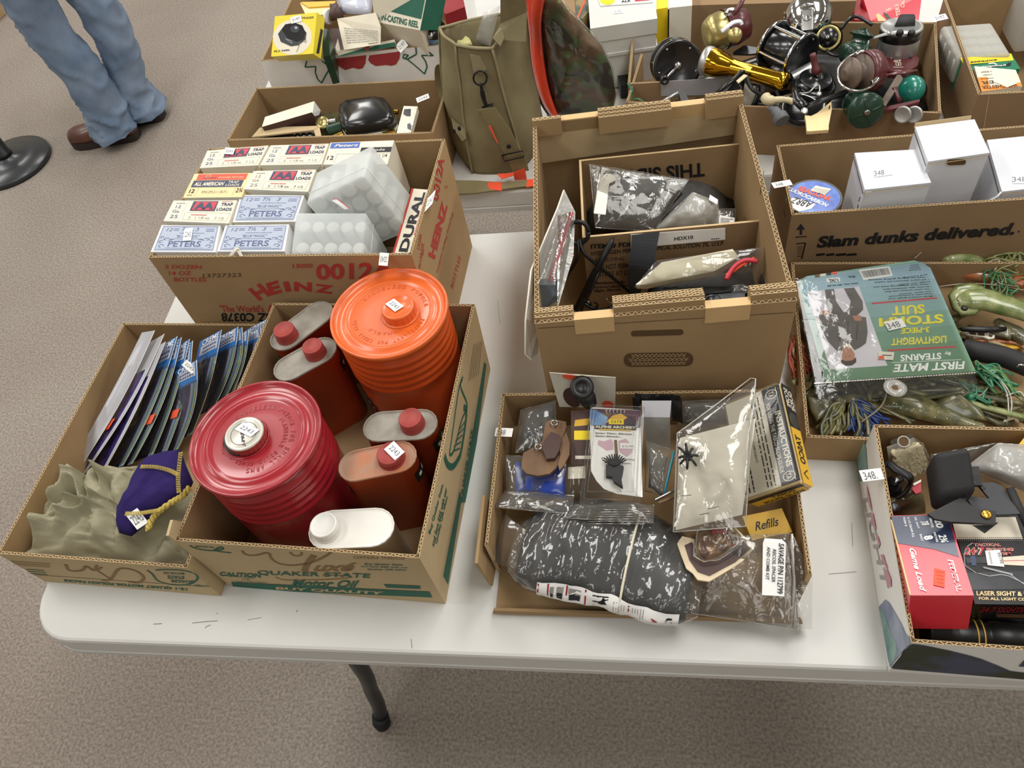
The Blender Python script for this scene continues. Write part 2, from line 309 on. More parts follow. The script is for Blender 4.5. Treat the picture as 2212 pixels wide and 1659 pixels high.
# ---------------------------------------------------------------- flat printed faces
def sm(pl,n=6): return [(p.x,p.y) for p in spline([V((a,b,0)) for a,b in pl],n)]
def zz(ox,oy,k): return lambda *a:(ox+a[0]*k,oy+a[1]*k)
class Card:
    """a printed face spanned by four corner points BL,BR,TR,TL (3D); u,v in 0..1"""
    def __init__(s,g,BL,BR,TR,TL,e=.0003): 
        s.g=g; s.c=[V(p) for p in (BL,BR,TR,TL)]; s.n=(s.c[1]-s.c[0]).cross(s.c[3]-s.c[0]).normalized(); s.e=e; s.k=0
    def P(s,u,v,e=0): 
        a,b,c,d=s.c; return a*(1-u)*(1-v)+b*u*(1-v)+c*u*v+d*(1-u)*v+s.n*(s.e+e)
    def poly(s,pts,m,e=0): return s.g.poly([s.P(u,v,e) for u,v in pts],m)
    def rect(s,u0,v0,u1,v1,m,e=0): s.g.add([s.P(u0,v0,e),s.P(u1,v0,e),s.P(u1,v1,e),s.P(u0,v1,e)],[(0,1,2,3)],m)
    def grad(s,u0,v0,u1,v1,m,n=1,e=0): s.rect(u0,v0,u1,v1,m,e)
    def text(s,t,u0,v0,u1,v1,m,off=.0,sh=0,e=.0002,up=None,sp=1.,arc=0):
        """text fills the rectangle; up: 'L' reads upwards, 'R' reads downwards, 'D' upside down"""
        vs,fs=textgeo(t,off,sp,sh); P=[]
        for x,y in vs:
            if up=='L': p,q=u1-(u1-u0)*y,v0+(v1-v0)*x
            elif up=='R': p,q=u0+(u1-u0)*y,v1-(v1-v0)*x
            elif up=='D': p,q=u1-(u1-u0)*x,v1-(v1-v0)*y
            else: p,q=u0+(u1-u0)*x,v0+(v1-v0)*y+arc*4*x*(1-x)
            P.append(s.P(p,q,e))
        s.g.add(P,fs,m)
    def line(s,pts,wd,m,e=.0002): s.g.line([s.P(u,v,e) for u,v in pts],wd,m,s.n)
    def ell(s,u,v,ru,rv,m,e=.0001,n=24): s.poly([(u+ru*math.cos(2*pi*i/n),v+rv*math.sin(2*pi*i/n)) for i in range(n)],m,e)
    def ring(s,u,v,ru,rv,wd,m,e=.0002,a0=0,a1=2*pi,n=24): s.line([(u+ru*math.cos(a0+(a1-a0)*i/n),v+rv*math.sin(a0+(a1-a0)*i/n)) for i in range(n+1)],wd,m,e)
    def greek(s,u0,v0,u1,v1,rows,m,seed=1,h=.45,up=False):
        """rows of small print too small to read"""
        r=random.Random(seed); 
        for i in range(rows):
            b=v1-(i+1)*(v1-v0)/rows; t=b+h*(v1-v0)/rows; x=u0
            while x<u1-.01:
                w_=min((.02+.07*r.random())*(u1-u0)*1.6,u1-x)
                if up: s.rect(*( (v0+ (v1-b) - (v1-v0)*0 - h*(v1-v0)/rows , x, v0+(v1-b), x+w_) ),m,.0001)
                else: s.rect(x,b,x+w_,t,m,.0001)
                x+=w_+.018*(u1-u0)
def pbox(g,D,A,B,Cc,m,sm=None):
    """parallelepiped with near corner D and its three neighbours"""
    D,A,B,Cc=map(V,(D,A,B,Cc)); a,b,c=A-D,B-D,Cc-D
    if a.cross(b).dot(c)<0: a,b=b,a
    g.hexa([D,D+a,D+a+b,D+b,D+c,D+a+c,D+a+b+c,D+b+c],m); return g
def rbox(g,D,A,B,Cc,r,m,n=3):
    """rounded parallelepiped (superellipsoid-like corners)"""
    D,A,B,Cc=map(V,(D,A,B,Cc)); a,b,c=A-D,B-D,Cc-D; la,lb,lc=a.length,b.length,c.length; a/=la;b/=lb;c/=lc
    if a.cross(b).dot(c)<0: a,b,la,lb=b,a,lb,la
    R=[]
    for k in range(2*n+2):
        t=(k%(n+1))/n; top=k>n; ang=pi/2*t
        ins=r*(1-math.sin(ang)) if not top else r*(1-math.cos(ang)); z=r*(1-math.cos(ang)) if not top else lc-r+r*math.sin(ang)
        R.append([D+a*x+b*y+c*z for x,y in rrect(ins,la-ins,ins,lb-ins,max(r-ins,.0005),4)])
    g.rings(R,m); return g
mat('cream','e2dac6',.55,var=.03); mat('navy','2c3454',.5,var=.08); mat('aared','c23543',.5,var=.05); mat('periwinkle','a9b2c4',.5,var=.03); mat('slate','4d5b80',.5,var=.05)
mat('butter','ead09a',.55,var=.04); mat('orange_red','d2503c',.55,var=.04); mat('grey_ink','8e8c88',.6,var=0); mat('black_ink','24242a',.6,var=0); mat('royal','3b5fb0',.5,var=.04); mat('box_grey','c9c5b6',.6,var=.05)
# print on the ketchup carton
q=zz(300,280,.3255); P=HZ.front; g=G()
for t,a,b,c in [('2 DOZEN',(172,922),(415,925),(172,897)),('14 OZ',(200,966),(348,966),(198,940)),('BOTTLES',(234,1009),(447,1009),(232,982)),('13000',(1020,921),(1153,917),(1020,892)),('0012A',(1178,1000),(1690,985),(1172,893)),("'The World's",(552,1212),(838,1212),(530,1165)),('L',(855,1212),(900,1212),(850,1163))]:
    g.ptext(P,t,q(*a),q(*b),q(*c),'red_ink',off=.035 if t[0]=='0' else .02,sh=.25 if t[0] in "'L" else 0)
for t,a,b,c in [('H',(800,1138),(880,1098),(722,1060)),('E',(872,1102),(952,1080),(840,1022)),('I',(975,1078),(1012,1072),(955,1012)),('N',(1030,1072),(1148,1076),(1028,1010)),('Z',(1165,1078),(1290,1092),(1165,1022))]: g.ptext(P,t,q(*a),q(*b),q(*c),'red_ink',off=.05)
g.ptext(P,'8Z C0378',q(885,1216),q(545,1216),q(885,1274),'ink',off=.03); g.ptext(P,'13727323',q(425,983),q(677,978),q(425,957),'brown_ink')
HZ.deco(g)
P=HZ.right; g=G()
for t,a,b,c,f,sh in [('0012A',(1988,480),(2030,200),(1945,455),.03,0),('S',(2045,395),(2050,370),(2030,390),0,0),('HEINZ',(1965,862),(2052,505),(1920,835),.05,0),("as 57. Legare Cutaule",(1985,960),(2090,560),(1972,940),0,.3),('2 DOZEN',(1862,800),(1880,700),(1846,790),.01,0),('14 OZ',(1880,850),(1895,755),(1862,845),.01,0),('BOTTLES',(1868,920),(1895,800),(1855,910),.01,0),('BOTTLES',(2085,1060),(2140,850),(2068,1040),.01,0)]: g.ptext(P,t if t[0]!='a' else 'Largest Selling Ketchup',q(*a),q(*b),q(*c),'red_ink',off=f,sh=sh)
HZ.deco(g,side=1)
# shotgun shell boxes standing in the ketchup carton
def AA(k,old=0):
    k.rect(.33,.5,.72,.96,'navy'); k.poly([(.36,.54),(.69,.54),(.71,.92),(.38,.92)],'aared',.0002)
    k.text('AA',.39,.57,.68,.89,'navy',.06,e=.0004); k.text('TRAP',.78,.74,.96,.88,'navy',.03); k.text('LOADS',.74,.52,.97,.66,'navy',.03)
    k.text('12',.09,.62,.17,.76,'grey_ink' if old else 'slate'); k.text('GA.' if old else 'Ga.',.07,.4,.19,.54,'grey_ink' if old else 'slate'); k.text('25',.07,.14,.19,.3,'grey_ink' if old else 'slate')
    k.greek(.07,.84,.22,.92,1,'grey_ink'); k.line([(.03,.05),(.23,.05),(.25,.95)],.0004,'periwinkle')
    k.line([(.28,.4),(.28,.08),(.95,.08),(.97,.42),(.29,.42)],.0004,'grey_ink'); k.greek(.38,.3,.62,.38,1,'aared',3); k.text('3   1 1/8 oz.   7 1/2',.36,.14,.9,.24,'black_ink' if old else 'grey_ink'); k.greek(.78,.93,.95,.97,1,'aared',5)
def PT(k):
    k.rect(.03,.04,.97,.97,'periwinkle'); k.line([(.05,.07),(.95,.07),(.96,.94),(.05,.94),(.05,.07)],.0005,'slate')
    k.text('12',.12,.76,.22,.88,'slate',sh=.2); k.greek(.24,.78,.34,.9,2,'slate',2); k.text('7½',.38,.77,.5,.91,'slate',sh=.1,off=.01); k.text('3',.6,.77,.66,.9,'slate',sh=.2); k.greek(.36,.68,.76,.73,1,'slate',3); k.greek(.78,.76,.92,.9,2,'slate',4)
    k.text('"BLUE MAGIC"',.32,.52,.7,.62,'slate',sh=.25); k.text('PETERS',.23,.18,.75,.4,'slate',.022)
    for s in (0,1):
        f=lambda u:1-u if s else u
        k.line([(f(.08),.1),(f(.92) if 0 else f(.5),.1)],.0005,'slate')
        for (u,v,a,b,a0,a1) in ((.12,.2,.05,.08,0,5.2),(.1,.36,.045,.06,1,6),(.17,.46,.06,.05,.5,5),(.26,.44,.04,.04,0,4.5),(.09,.52,.03,.05,0,5)):
            k.line([(f(u+a*(1-i/22)*math.cos(a0+(a1-a0)*i/14)),v+b*(1-i/22)*math.sin(a0+(a1-a0)*i/14)) for i in range(15)],.0011,'slate')
        k.line([(f(.2),.42),(f(.32),.48),(f(.5),.46)],.0006,'slate'); k.line([(f(.2),.14),(f(.5),.13)],.0005,'slate')
def AL(k):
    k.rect(.08,.72,.93,.97,'orange_red'); k.rect(.05,.42,.91,.7,'navy'); k.text('ALL AMERICAN',.09,.47,.6,.63,'cream',.03,sh=.15); k.text('TRAP',.66,.57,.84,.66,'cream',.01); k.text('LOADS',.64,.45,.87,.54,'cream',.01)
    k.text('POWER PISTON',.46,.78,.88,.85,'butter'); k.ring(.27,.87,.04,.06,.0006,'butter'); k.line([(.2,.8),(.42,.8)],.0012,'navy')
    k.text('12',.06,.18,.15,.34,'black_ink',.02); k.greek(.05,.08,.15,.13,1,'black_ink'); k.text('RPA12M-3-1 1/8-7½',.28,.16,.72,.27,'grey_ink'); k.text('2¾',.86,.18,.97,.36,'black_ink',.01); k.line([(.19,.04),(.2,.4)],.0004,'grey_ink'); k.line([(.83,.04),(.83,.4)],.0004,'grey_ink'); k.line([(0,.41),(1,.41)],.0003,'grey_ink')
def P2(k):
    k.rect(.02,.72,.48,.97,'royal'); k.text('Peters',.08,.78,.46,.9,'cream',.02,sh=.3); k.rect(.52,.5,1,.72,'ink'); k.text('rade',.72,.56,.9,.66,'cream'); k.text('12',.03,.2,.13,.38,'black_ink',.01); k.line([(.16,.04),(.17,.45),(1,.45)],.0005,'grey_ink'); k.text('1 1/4',.84,.28,.96,.42,'black_ink',.01)
rows=[('shell_box','blue and white shell box at the front left corner of the ketchup carton',(76,812),(510,814),(545,636),(150,632),PT,'white',.2315,0),
 ('shell_box','blue and white shell box with a knotted string lying on its front edge',(516,810),(968,808),(1000,628),(572,634),PT,'white',.2325,0),
 ('shell_box','white trap load box second from the front in the left column of the ketchup carton',(160,606),(598,622),(655,468),(228,470),AA,'cream',.236,10),
 ('shell_box','blue and white shell box behind two others, beside the white trap load box',(620,614),(1042,610),(1100,436),(672,432),PT,'white',.2345,0),
 ('shell_box','buff shell box with red and navy bands reading ALL AMERICAN',(290,452),(682,448),(758,286),(368,292),AL,'butter',.238,4),
 ('shell_box','yellowed white trap load box beside the buff one with navy bands',(690,395),(1124,412),(1178,264),(760,274),lambda k:AA(k,1),'cream',.2395,10),
 ('shell_box','white trap load box at the back left corner with a small sticker on it',(402,255),(792,236),(862,104),(452,140),AA,'cream',.242,12),
 ('shell_box','white trap load box in the middle of the back row of the ketchup carton',(802,236),(1214,230),(1262,92),(874,104),AA,'cream',.2425,10),
 ('shell_box','cream shell box with blue and black bands, right end of the back row',(1222,232),(1652,230),(1696,70),(1270,86),P2,'cream',.243,0)]
SB=[]
for nm,lb,a,b,c,d,fn,m,z,lip in rows:
    pts=[W(*q(*p),z) for p in (a,b,c,d)]; cen=sum(pts,V())/4; pts=[lerp(p,cen,.012) for p in pts]
    o=thing(nm,lb,'ammunition box',(cen.x,cen.y,TZ+z-.1),'shotgun shell boxes in the ketchup carton')
    g=G(); lo=[p-V((0,0,.098))+HZ.n*.004 for p in pts]; g.hexa(lo+pts,m); g.build('carton_body',o)
    g=G(); k=Card(g,*pts); fn(k); g.build('front_label',o)
    if len(SB)<2: SB.append(o); continue
    g=G(); f=(pts[1]-pts[0]).normalized(); nn=V((f.y,-f.x,0)); g.slab([pts[0]+nn*.0005,pts[1]+nn*.0005,pts[1]+nn*.0016-f*.012-V((0,0,.012)),pts[0]+nn*.0016+f*.012-V((0,0,.012))],.0005,'box_grey',nn); g.build('tuck_flap',o)
    SB.append(o)
Pz=PZ(.2325)
sticker(SB[0],PZ(.2325),q(290,738),q(345,735),q(305,655),'2243')
sticker(SB[6],PZ(.2435),q(560,160),q(625,165),q(575,118),'2243')
sticker(HZ.ob,Pl(W(*q(1620,850),.2315),(.05,-.5,.86)),q(1660,820),q(1600,815),q(1650,905),'2243',ink='pencil')
sticker(HZ.ob,Pl(W(*q(1925,490),.2325),(.5,-.2,.8)),q(1895,548),q(1948,490),q(1918,455),'2243')
g=G(); 
for dx in (0,8,16): g.tube(spline([Pz.hit(*q(600+dx,838),.002),Pz.hit(*q(625+dx,805),.004),Pz.hit(*q(655-dx,785),.003),Pz.hit(*q(690-dx,842),.002)],5),.0006,'offwhite',5)
g.tube([Pz.hit(*q(640,800),.003),Pz.hit(*q(665,790),.005)],.0013,'offwhite',6)
props(g.build('string'),'short knotted cream string lying over the front rim of the ketchup carton','string')
# frosted plastic shell boxes
film('frost','f6fafb',haze=.6,gloss=.12,rough=.4,bump=.03,tint='ffffff'); mat('shell_white','d2d4cd',.6,var=.06); mat('natural_box','cdb488',.7,var=.05)
def frosted(lb,Dp,Ap,Bp,Cp,zD,zA,zB,zC,nu,nv,grp):
    D,A,B,Cc=W(*q(*Dp),zD),W(*q(*Ap),zA),W(*q(*Bp),zB),W(*q(*Cp),zC)
    cen=D+((A-D)+(B-D)+(Cc-D))/2
    o=thing('frosted_shell_box',lb,'plastic box',(cen.x,cen.y,min(D.z,A.z,B.z,Cc.z)),'frosted plastic shell boxes')
    g=G(); rbox(g,D,A,B,Cc,.004,'frost',2); g.build('clear_shell',o)
    a,b,c=(A-D),(B-D),(Cc-D)   # a: short (height) axis is where the shells point
    g=G(); n=a.cross(b); 
    g=G(); g.tube([D+a*.28+b*.02-c*.008,D+a*.28+b*.98-c*.008],.0009,'frost',5); g.tube([D+a*.28-b*.008+c*.02,D+a*.28-b*.008+c*.98],.0009,'frost',5); g.build('lid_seam',o)
    ax=a.normalized(); r=min(b.length/nu,c.length/nv)/2*.92
    for i in range(nu):
        for j in range(nv):
            p=D+b*((i+.5)/nu)+c*((j+.5)/nv)+a*.1; g=G(); g.lathe([(r*.9,0),(r,.002),(r,a.length*.62),(r*.6,a.length*.66)],'shell_white',12,fr(p,ax)); s=g.build('shotgun_shell',None); props(s,'pale shotgun shell in a row inside the '+grp,'shell','shells inside the '+grp)
    return o
fb1=frosted('frosted plastic shell box tipped on its corner over the others in the ketchup carton',(1490,310),(1550,100),(1105,490),(1788,680),.29,.286,.253,.186,4,4,'tipped frosted box')
fb2=frosted('frosted plastic shell box with thumb notch at the front rim of the ketchup carton',(1512,548),(1655,800),(1040,548),(1485,830),.245,.15,.252,.222,5,2,'front frosted box')
g=G(); g.slab([W(*q(1280,470),.285),W(*q(1310,458),.286),W(*q(1395,525),.277),W(*q(1365,530),.276)],.0004,'white',(0,-.5,.8)); g.line([W(*q(1290,462),.2868),W(*q(1312,456),.287),W(*q(1396,523),.278)],.0009,'aared',(0,-.5,.8)); g.build('paper_strip',fb1)
mat('grain','a9927a',.7,var=.1)
g=G(); dd=[W(*q(*p),.2) for p in ((1680,830),(1800,840),(1935,400),(1810,390))]; g.slab(dd,.09,'cream',(0,0,1)); o=g.build('carton_body',None) if 0 else None
o=thing('shell_box','white shell box with large black letters under the frosted boxes at the right wall','ammunition box',(dd[0].x,dd[0].y,TZ+.1)); g.build('carton_body',o)
g=G(); k=Card(g,*dd); k.text('DURAL',.3,.05,.8,.95,'black_ink',.04,up='L'); k.rect(.0,0,.12,1,'red_ink'); k.rect(.85,.3,1,.9,'orange_red'); g.build('front_label',o)

# ---------------------------------------------------------------- motor oil carton print
z=zz(300,1000,.31645); P=QB.front; g=G()
for t,a,b,c,m,of,sh in [('QUAKER STATE',(810,768),(1575,792),(806,735),'green_ink',.02,0),('Motor Oil',(1040,845),(1500,855),(1035,795),'green_ink',.03,.35),('CAUTION',(552,772),(832,785),(550,745),'green_ink',.04,0),('DO NOT STACK',(610,778),(790,790),(610,768),'green_ink',.02,0),('OVER',(700,800),(760,802),(700,790),'green_ink',0,0),('7 PALLETS HIGH',(640,818),(870,825),(638,806),'green_ink',0,0),
 ('OFFERS INSIDE',(1465,655),(1815,662),(1463,638),'tan_ink',0,0),('Buy Quaker State',(1540,700),(1800,706),(1538,685),'green_ink',.02,.2),('and Save $$$ with our',(1515,712),(1840,722),(1515,702),'green_ink',.02,.2),('Quality Gift Ideas.',(1560,735),(1830,740),(1558,722),'green_ink',.02,.2),('MOTOR OIL',(385,578),(510,584),(388,565),'green_ink',.02,0)]: g.ptext(P,t,z(*a),z(*b),z(*c),m,off=of,sh=sh,e=.0007)
g.ppoly(P,[z(630,815),z(1985,880),z(2002,919),z(650,862)],'green_ink',.0006); g.ptext(P,'BUY QUALITY',z(935,868),z(1665,902),z(935,845),'card_lt',off=.04,e=.001)
g.ppoly(P,[z(1670,828),z(1920,840),z(1922,862),z(1690,852)],'green_ink',.0006)
lux=[(705,600),(730,628),(800,632),(880,615),(905,655),(960,690),(1060,700),(1180,680),(1270,640),(1310,612)]
g.pline(P,sm([z(*p) for p in lux]),.0035,'tan_ink',.0006); g.pline(P,sm([z(*p) for p in [(1195,632),(1170,665),(1145,700),(1130,742)]]),.008,'tan_ink',.0006); g.pline(P,sm([z(*p) for p in [(1030,610),(1060,635),(1105,632),(1110,612)]]),.003,'tan_ink',.0006)
g.ptext(P,'uxé',z(1190,742),z(1475,742),z(1200,685),'tan_ink',off=.03,sh=.3,e=.0006); g.pline(P,sm([z(*p) for p in [(930,780),(1000,800),(1180,800),(1400,790),(1440,775),(1250,765)]]),.0025,'tan_ink',.0005)
g.pline(P,sm([z(*p) for p in [(345,565),(400,588),(500,600),(570,590),(560,575),(520,600),(630,615)]]),.003,'green_ink',.0006)
QB.deco(g)
z=zz(380,560,.31645); P=QB.right; g=G()
g.ppoly(P,[z(2105,700),z(2120,720),z(2005,1659),z(1948,1659)],'green_ink',.0005)
g.ptext(P,'QUAKER STATE',z(1958,1640),z(2035,1165),z(1938,1640),'green_ink',off=.03,e=.0007)
g.pline(P,sm([z(*p) for p in [(1835,1340),(1855,1400),(1890,1415),(1925,1370),(1950,1300),(1985,1050),(1965,1010)]]),.009,'green_ink',.0006)
g.pline(P,sm([z(*p) for p in [(1960,800),(1945,870),(1990,1000),(1950,1100),(1900,1300),(1870,1330),(1880,1250),(1930,900),(1955,820)]]),.004,'green_ink',.0006)
for i in range(5): g.pline(P,[z(1890+i*10,1310-i*35),z(1940+i*8,1290-i*45)],.0022,'green_ink',.0006)
for i in range(6): g.pline(P,[z(2000+i*13,830-i*8),z(2035+i*11,580-i*4)],.0016,'brown_ink',.0006)
z2=zz(300,1000,.31645)
for t,a,b,c in [('Buy Quaker State',(1995,490),(2085,155),(1975,480)),('and Save $$$ with our',(2018,575),(2110,180),(1998,560)),('Quality Gift Ideas.',(2040,555),(2115,230),(2022,545))]: g.ptext(P,t,z2(*a),z2(*b),z2(*c),'green_ink',off=.02,sh=.2,e=.0007)
g.ppoly(P,[z2(2190,190),z2(2205,240),z2(2112,830),z2(2080,770)],'green_ink',.0005)
QB.deco(g,side=1)
# blue packet carton print (upside down)
z=zz(0,680,.3736); P=CR.front; g=G()
for t,a,b,c,m,of in [('QUAKER',(1128,1538),(985,1530),(1125,1556),'green_ink',.03),('STATE',(1065,1512),(968,1508),(1065,1530),'green_ink',.03),('MOTOR OIL',(1065,1492),(940,1488),(1065,1504),'green_ink',.02),('12-1 QUART MOTOR POUCH PACKS',(1082,1580),(365,1528),(1082,1596),'green_ink',.04),('CUT HERE',(1210,1566),(1125,1560),(1210,1576),'green_ink',.02)]: g.ptext(P,t,z(*a),z(*b),z(*c),m,off=of,e=.0007)
g.pline(P,sm([z(*p) for p in [(850,1478),(880,1500),(915,1540),(1000,1562),(1090,1560),(1140,1530),(1130,1500),(1060,1480),(960,1474),(900,1478)]]),.0032,'green_ink',.0006)
g.pline(P,sm([z(*p) for p in [(380,1445),(400,1480),(470,1480),(500,1455),(540,1480),(560,1450)]]),.0042,'tan_ink',.0006); g.pline(P,sm([z(*p) for p in [(590,1540),(640,1530),(690,1470),(780,1480),(830,1520),(800,1550),(740,1545)]]),.0042,'tan_ink',.0006); g.pline(P,[z(*p) for p in [(640,1530),(560,1480),(590,1460)]],.003,'tan_ink',.0006)
g.pline(P,[z(*p) for p in [(195,1503),(1180,1572)]],.0012,'brown_ink',.0005); 
for i in range(3): g.pline(P,[z(150+i*12,1472+i*12),z(255+i*10,1480+i*12)],.002,'green_ink',.0006)
for i in range(3): g.pline(P,[z(60+i*10,1425+i*10),z(290,1440+i*10)],.0016,'tan_ink',.0006)
CR.deco(g)
# ---------------------------------------------------------------- powder canisters and flat cans
def text3(g,t,M,fn,m,off=.0,h=.0006,seg=2):
    """raised lettering: fn maps (x,y) in the text's unit box to a 3D point and normal"""
    vs,fs=textgeo(t,off); ct={}
    P=[];Q=[]
    for x,y in vs:
        p,n=fn(x,y); P.append(p+n*h); Q.append(p-n*.0002)
    for f in fs:
        for a,b in zip(f,f[1:]+f[:1]): ct[(a,b)]=1
    side=[(a,b) for (a,b) in ct if (b,a) not in ct]; k=len(P)
    g.add(P+Q,list(fs)+[(a,a+k,b+k,b) for a,b in side],m)
def ringtext(g,c,r,h,t,a0,a1,m,z,inward=False):
    """embossed letters around a circle, counter-clockwise from above"""
    n=len(t)
    for i,ch in enumerate(t):
        if ch==' ': continue
        a=a0+(a1-a0)*(i+.5)/n; d=abs(a1-a0)/n*r*.62; ch_w=d*(.3 if ch=='I' else 1)
        cx,cy=c.x+r*math.cos(a),c.y+r*math.sin(a); out=V((math.cos(a),math.sin(a),0)); tan=V((math.sin(a),-math.cos(a),0))
        text3(g,ch,None,lambda x,y:(V((cx,cy,z))+tan*(x-.5)*ch_w+out*(y-.5)*h,V((0,0,1))),m,h=.0007)
mat('redpaint','9c1f2a',.3,var=.1,scale=18,coat=.5,spec=.5,bump=.04,bscale=40); mat('reddust','ae3d42',.42,var=.14,scale=25,coat=.2)
mat('orangepaint','dc6426',.36,var=.07,scale=15,coat=.35,bump=.04,bscale=40); mat('orangebody','c54e1e',.36,var=.1,scale=12,coat=.3)
mat('canred','b4431b',.4,var=.1,scale=15,coat=.25); mat('rustygrey','9b968b',.55,var=.2,scale=28,col2='776f63',thr=(.38,.66),detail=6); mat('rustytop','b4714f',.55,var=.15,scale=28,col2='9c8873',thr=(.35,.7),detail=6)
mat('capred','9c3a33',.55,var=.14,scale=60); mat('capwhite','e9e8e2',.4,var=.02); mat('canwhite','e8e6de',.4,var=.03,scale=14,coat=.2); mat('captin','cfcbbf',.35,metal=.35,var=.08)
def canister(name,label,c,R,z1,body,lid,embtext,capfn):
    o=thing(name,label,'canister',(c.x,c.y,TZ+.004)); M=Matrix.Translation((c.x,c.y,TZ))
    rb=R*.945; pr=[(rb*.9,.005),(rb,.012)]; zz_=[.03,.1]
    for z in zz_: pr.append((rb,z))
    z=z1-.085
    for i in range(5):
        b=z+i*.0135; pr+= [(rb,b),(rb+.0016,b+.0035),(rb+.0016,b+.0065),(rb,b+.009)]
    pr+=[(rb,z1-.012),(rb*.985,z1-.008)]
    g=G(); g.lathe(pr,body,72,M,cap=(True,False)); g.build('drum',o)
    # lid: rolled rim, gutter, bead, plateau
    lp=[(rb*.98,z1-.012),(R*.985,z1-.0095),(R,z1-.006),(R,z1-.002),(R*.99,z1),(R*.965,z1),(R*.95,z1-.003),(R*.9,z1-.0062),(R*.82,z1-.0072),(R*.78,z1-.006),(R*.75,z1-.0042),(R*.72,z1-.0042),(R*.69,z1-.0062),(R*.66,z1-.0068),(R*.4,z1-.0068),(0.001,z1-.0068)]
    g=G(); g.lathe(lp,lid,96,M,cap=(False,True)); ld=g.build('lid',o)
    g=G()
    for t,r,h,a0,a1 in embtext: ringtext(g,c,R*r,R*h,t,a0,a1,lid,TZ+z1-.0068)
    props(g.build('embossed_lettering',ld),None,None); capfn(o,z1-.0068); return o
def cap(o,c,r,h,z,m,mt,ribs=24,name='screw_cap',tape=.96,lbl=None):
    M=Matrix.Translation((c.x,c.y,TZ)); g=G()
    if ribs:
        R=[]
        for rr,zz_ in ((1,z),(1.0,z+h*.25),(1,z+h*.82)): R.append([(r*rr*(1+(.015 if j%2 else -.015))*math.cos(2*pi*j/(2*ribs)),r*rr*(1+(.015 if j%2 else -.015))*math.sin(2*pi*j/(2*ribs)),zz_) for j in range(2*ribs)])
        g.rings(R,m,M=M,cap=(True,False),sm=False)
    else: g.lathe([(r*1.06,z),(r*1.08,z+h*.12),(r*.98,z+h*.2),(r*1.03,z+h*.3),(r*.98,z+h*.42),(r*1.03,z+h*.52),(r,z+h*.62),(r,z+h*.82)],m,36,M,cap=(True,False))
    g.lathe([(r,z+h*.82),(r*.98,z+h*.95),(r*.93,z+h),(r*.86,z+h),(r*.83,z+h-.0007),(.0005,z+h-.0007)],mt or m,40,M,cap=(False,True))
    p=g.build(name,o)
    if lbl: p['label']=lbl
    return p
def flat_on(z): return PZ(z)
c=V((-.474,.491,0)); 
def rc(o,z):
    k=W(528,944,z+.004); g=G(); M=Matrix.Translation((k.x,k.y,TZ)); g.lathe([(.0305,z+.0002),(.0305,z+.0012),(.0285,z+.0012),(.0285,z+.0008)],'redpaint',40,M); g.lathe([(.0262,z),(.0262,z+.006)],'blackm',40,M); g.build('cap_well',o)
    k=W(528,938,z+.013); cp=cap(o,k,.0248,.0125,z+.003,'capred','captin',26,lbl='red ribbed cap with a worn silver face'); 
    g=G(); P=PZ(z+.0152)
    for r in (.0215,.0165): g.line([V((k.x+r*math.cos(a),k.y+r*math.sin(a),TZ+z+.0153)) for a in [2*pi*i/40 for i in range(41)]],.0005,'black_ink',(0,0,1))
    q_=zz(380,560,.31645); g.ptext(P,'U-PRES',q_(478,1285),q_(458,1155),q_(455,1290),'black_ink',off=.02,e=.0002)
    g.build('cap_print',cp); sticker(o,P,q_(400,1160),q_(510,1212),q_(460,1112),'2243')
red=canister('powder_canister','dark red ribbed metal canister with a silver-faced cap in its wide lid',c,.0845,.205,'redpaint','redpaint',[('SMOKELESS POWDER FOR SMALL ARMS',.55,.075,2.5,-1.6),('FLAMMABLE SOLID CLASS B',.44,.065,.9,-2.4),('1957',.5,.06,3.7,3.3)],rc)
c2=V((-.3375,.688,0))
def oc(o,z):
    q_=zz(380,560,.31645); k=W(*q_(1518,335),z+.012); g=G(); M=Matrix.Translation((k.x,k.y,TZ)); g.lathe([(.0262,z),(.0262,z+.0016),(.0245,z+.002)],'orangepaint',40,M); g.build('cap_well',o)
    cap(o,k,.0228,.016,z,'orangepaint','orangepaint',20); sticker(o,PZ(z+.0162),q_(1500,360),q_(1568,330),q_(1422,300),'') if 0 else sticker(o,PZ(z+.0162),q_(1428,305),q_(1495,358),q_(1488,268),'2243')
orange=canister('powder_canister','orange ribbed metal canister, the taller-looking one by the carton back wall',c2,.082,.205,'orangebody','orangepaint',[('SMOKELESS POWDER',.62,.07,2.6,.2),('PROPELLANT FOR SMALL ARMS',.6,.07,-.2,-3.),('FLAMMABLE',.42,.06,-.4,-2.4)],oc)
g=G(); rb=.082*.945+.0004
def cyp(a,z): return V((c2.x+rb*math.cos(a),c2.y+rb*math.sin(a),TZ+z))
for a0,a1,z0,z1 in ((3.45,3.62,.085,.1),(3.58,3.78,.075,.1),(3.74,3.9,.066,.088),(3.86,4.02,.056,.082),(3.98,4.1,.05,.07)): g.grid(lambda u,v:cyp(a0+(a1-a0)*u,z0+(z1-z0)*v+.006*(a1-a0)*u),3,1,'black_ink')
for i in range(5): a=3.6+i*.09; g.grid(lambda u,v:cyp(a+.05*u,.091-i*.008+.004*v)+V((0,0,0)),2,1,'cream')
g.build('black_label',orange)
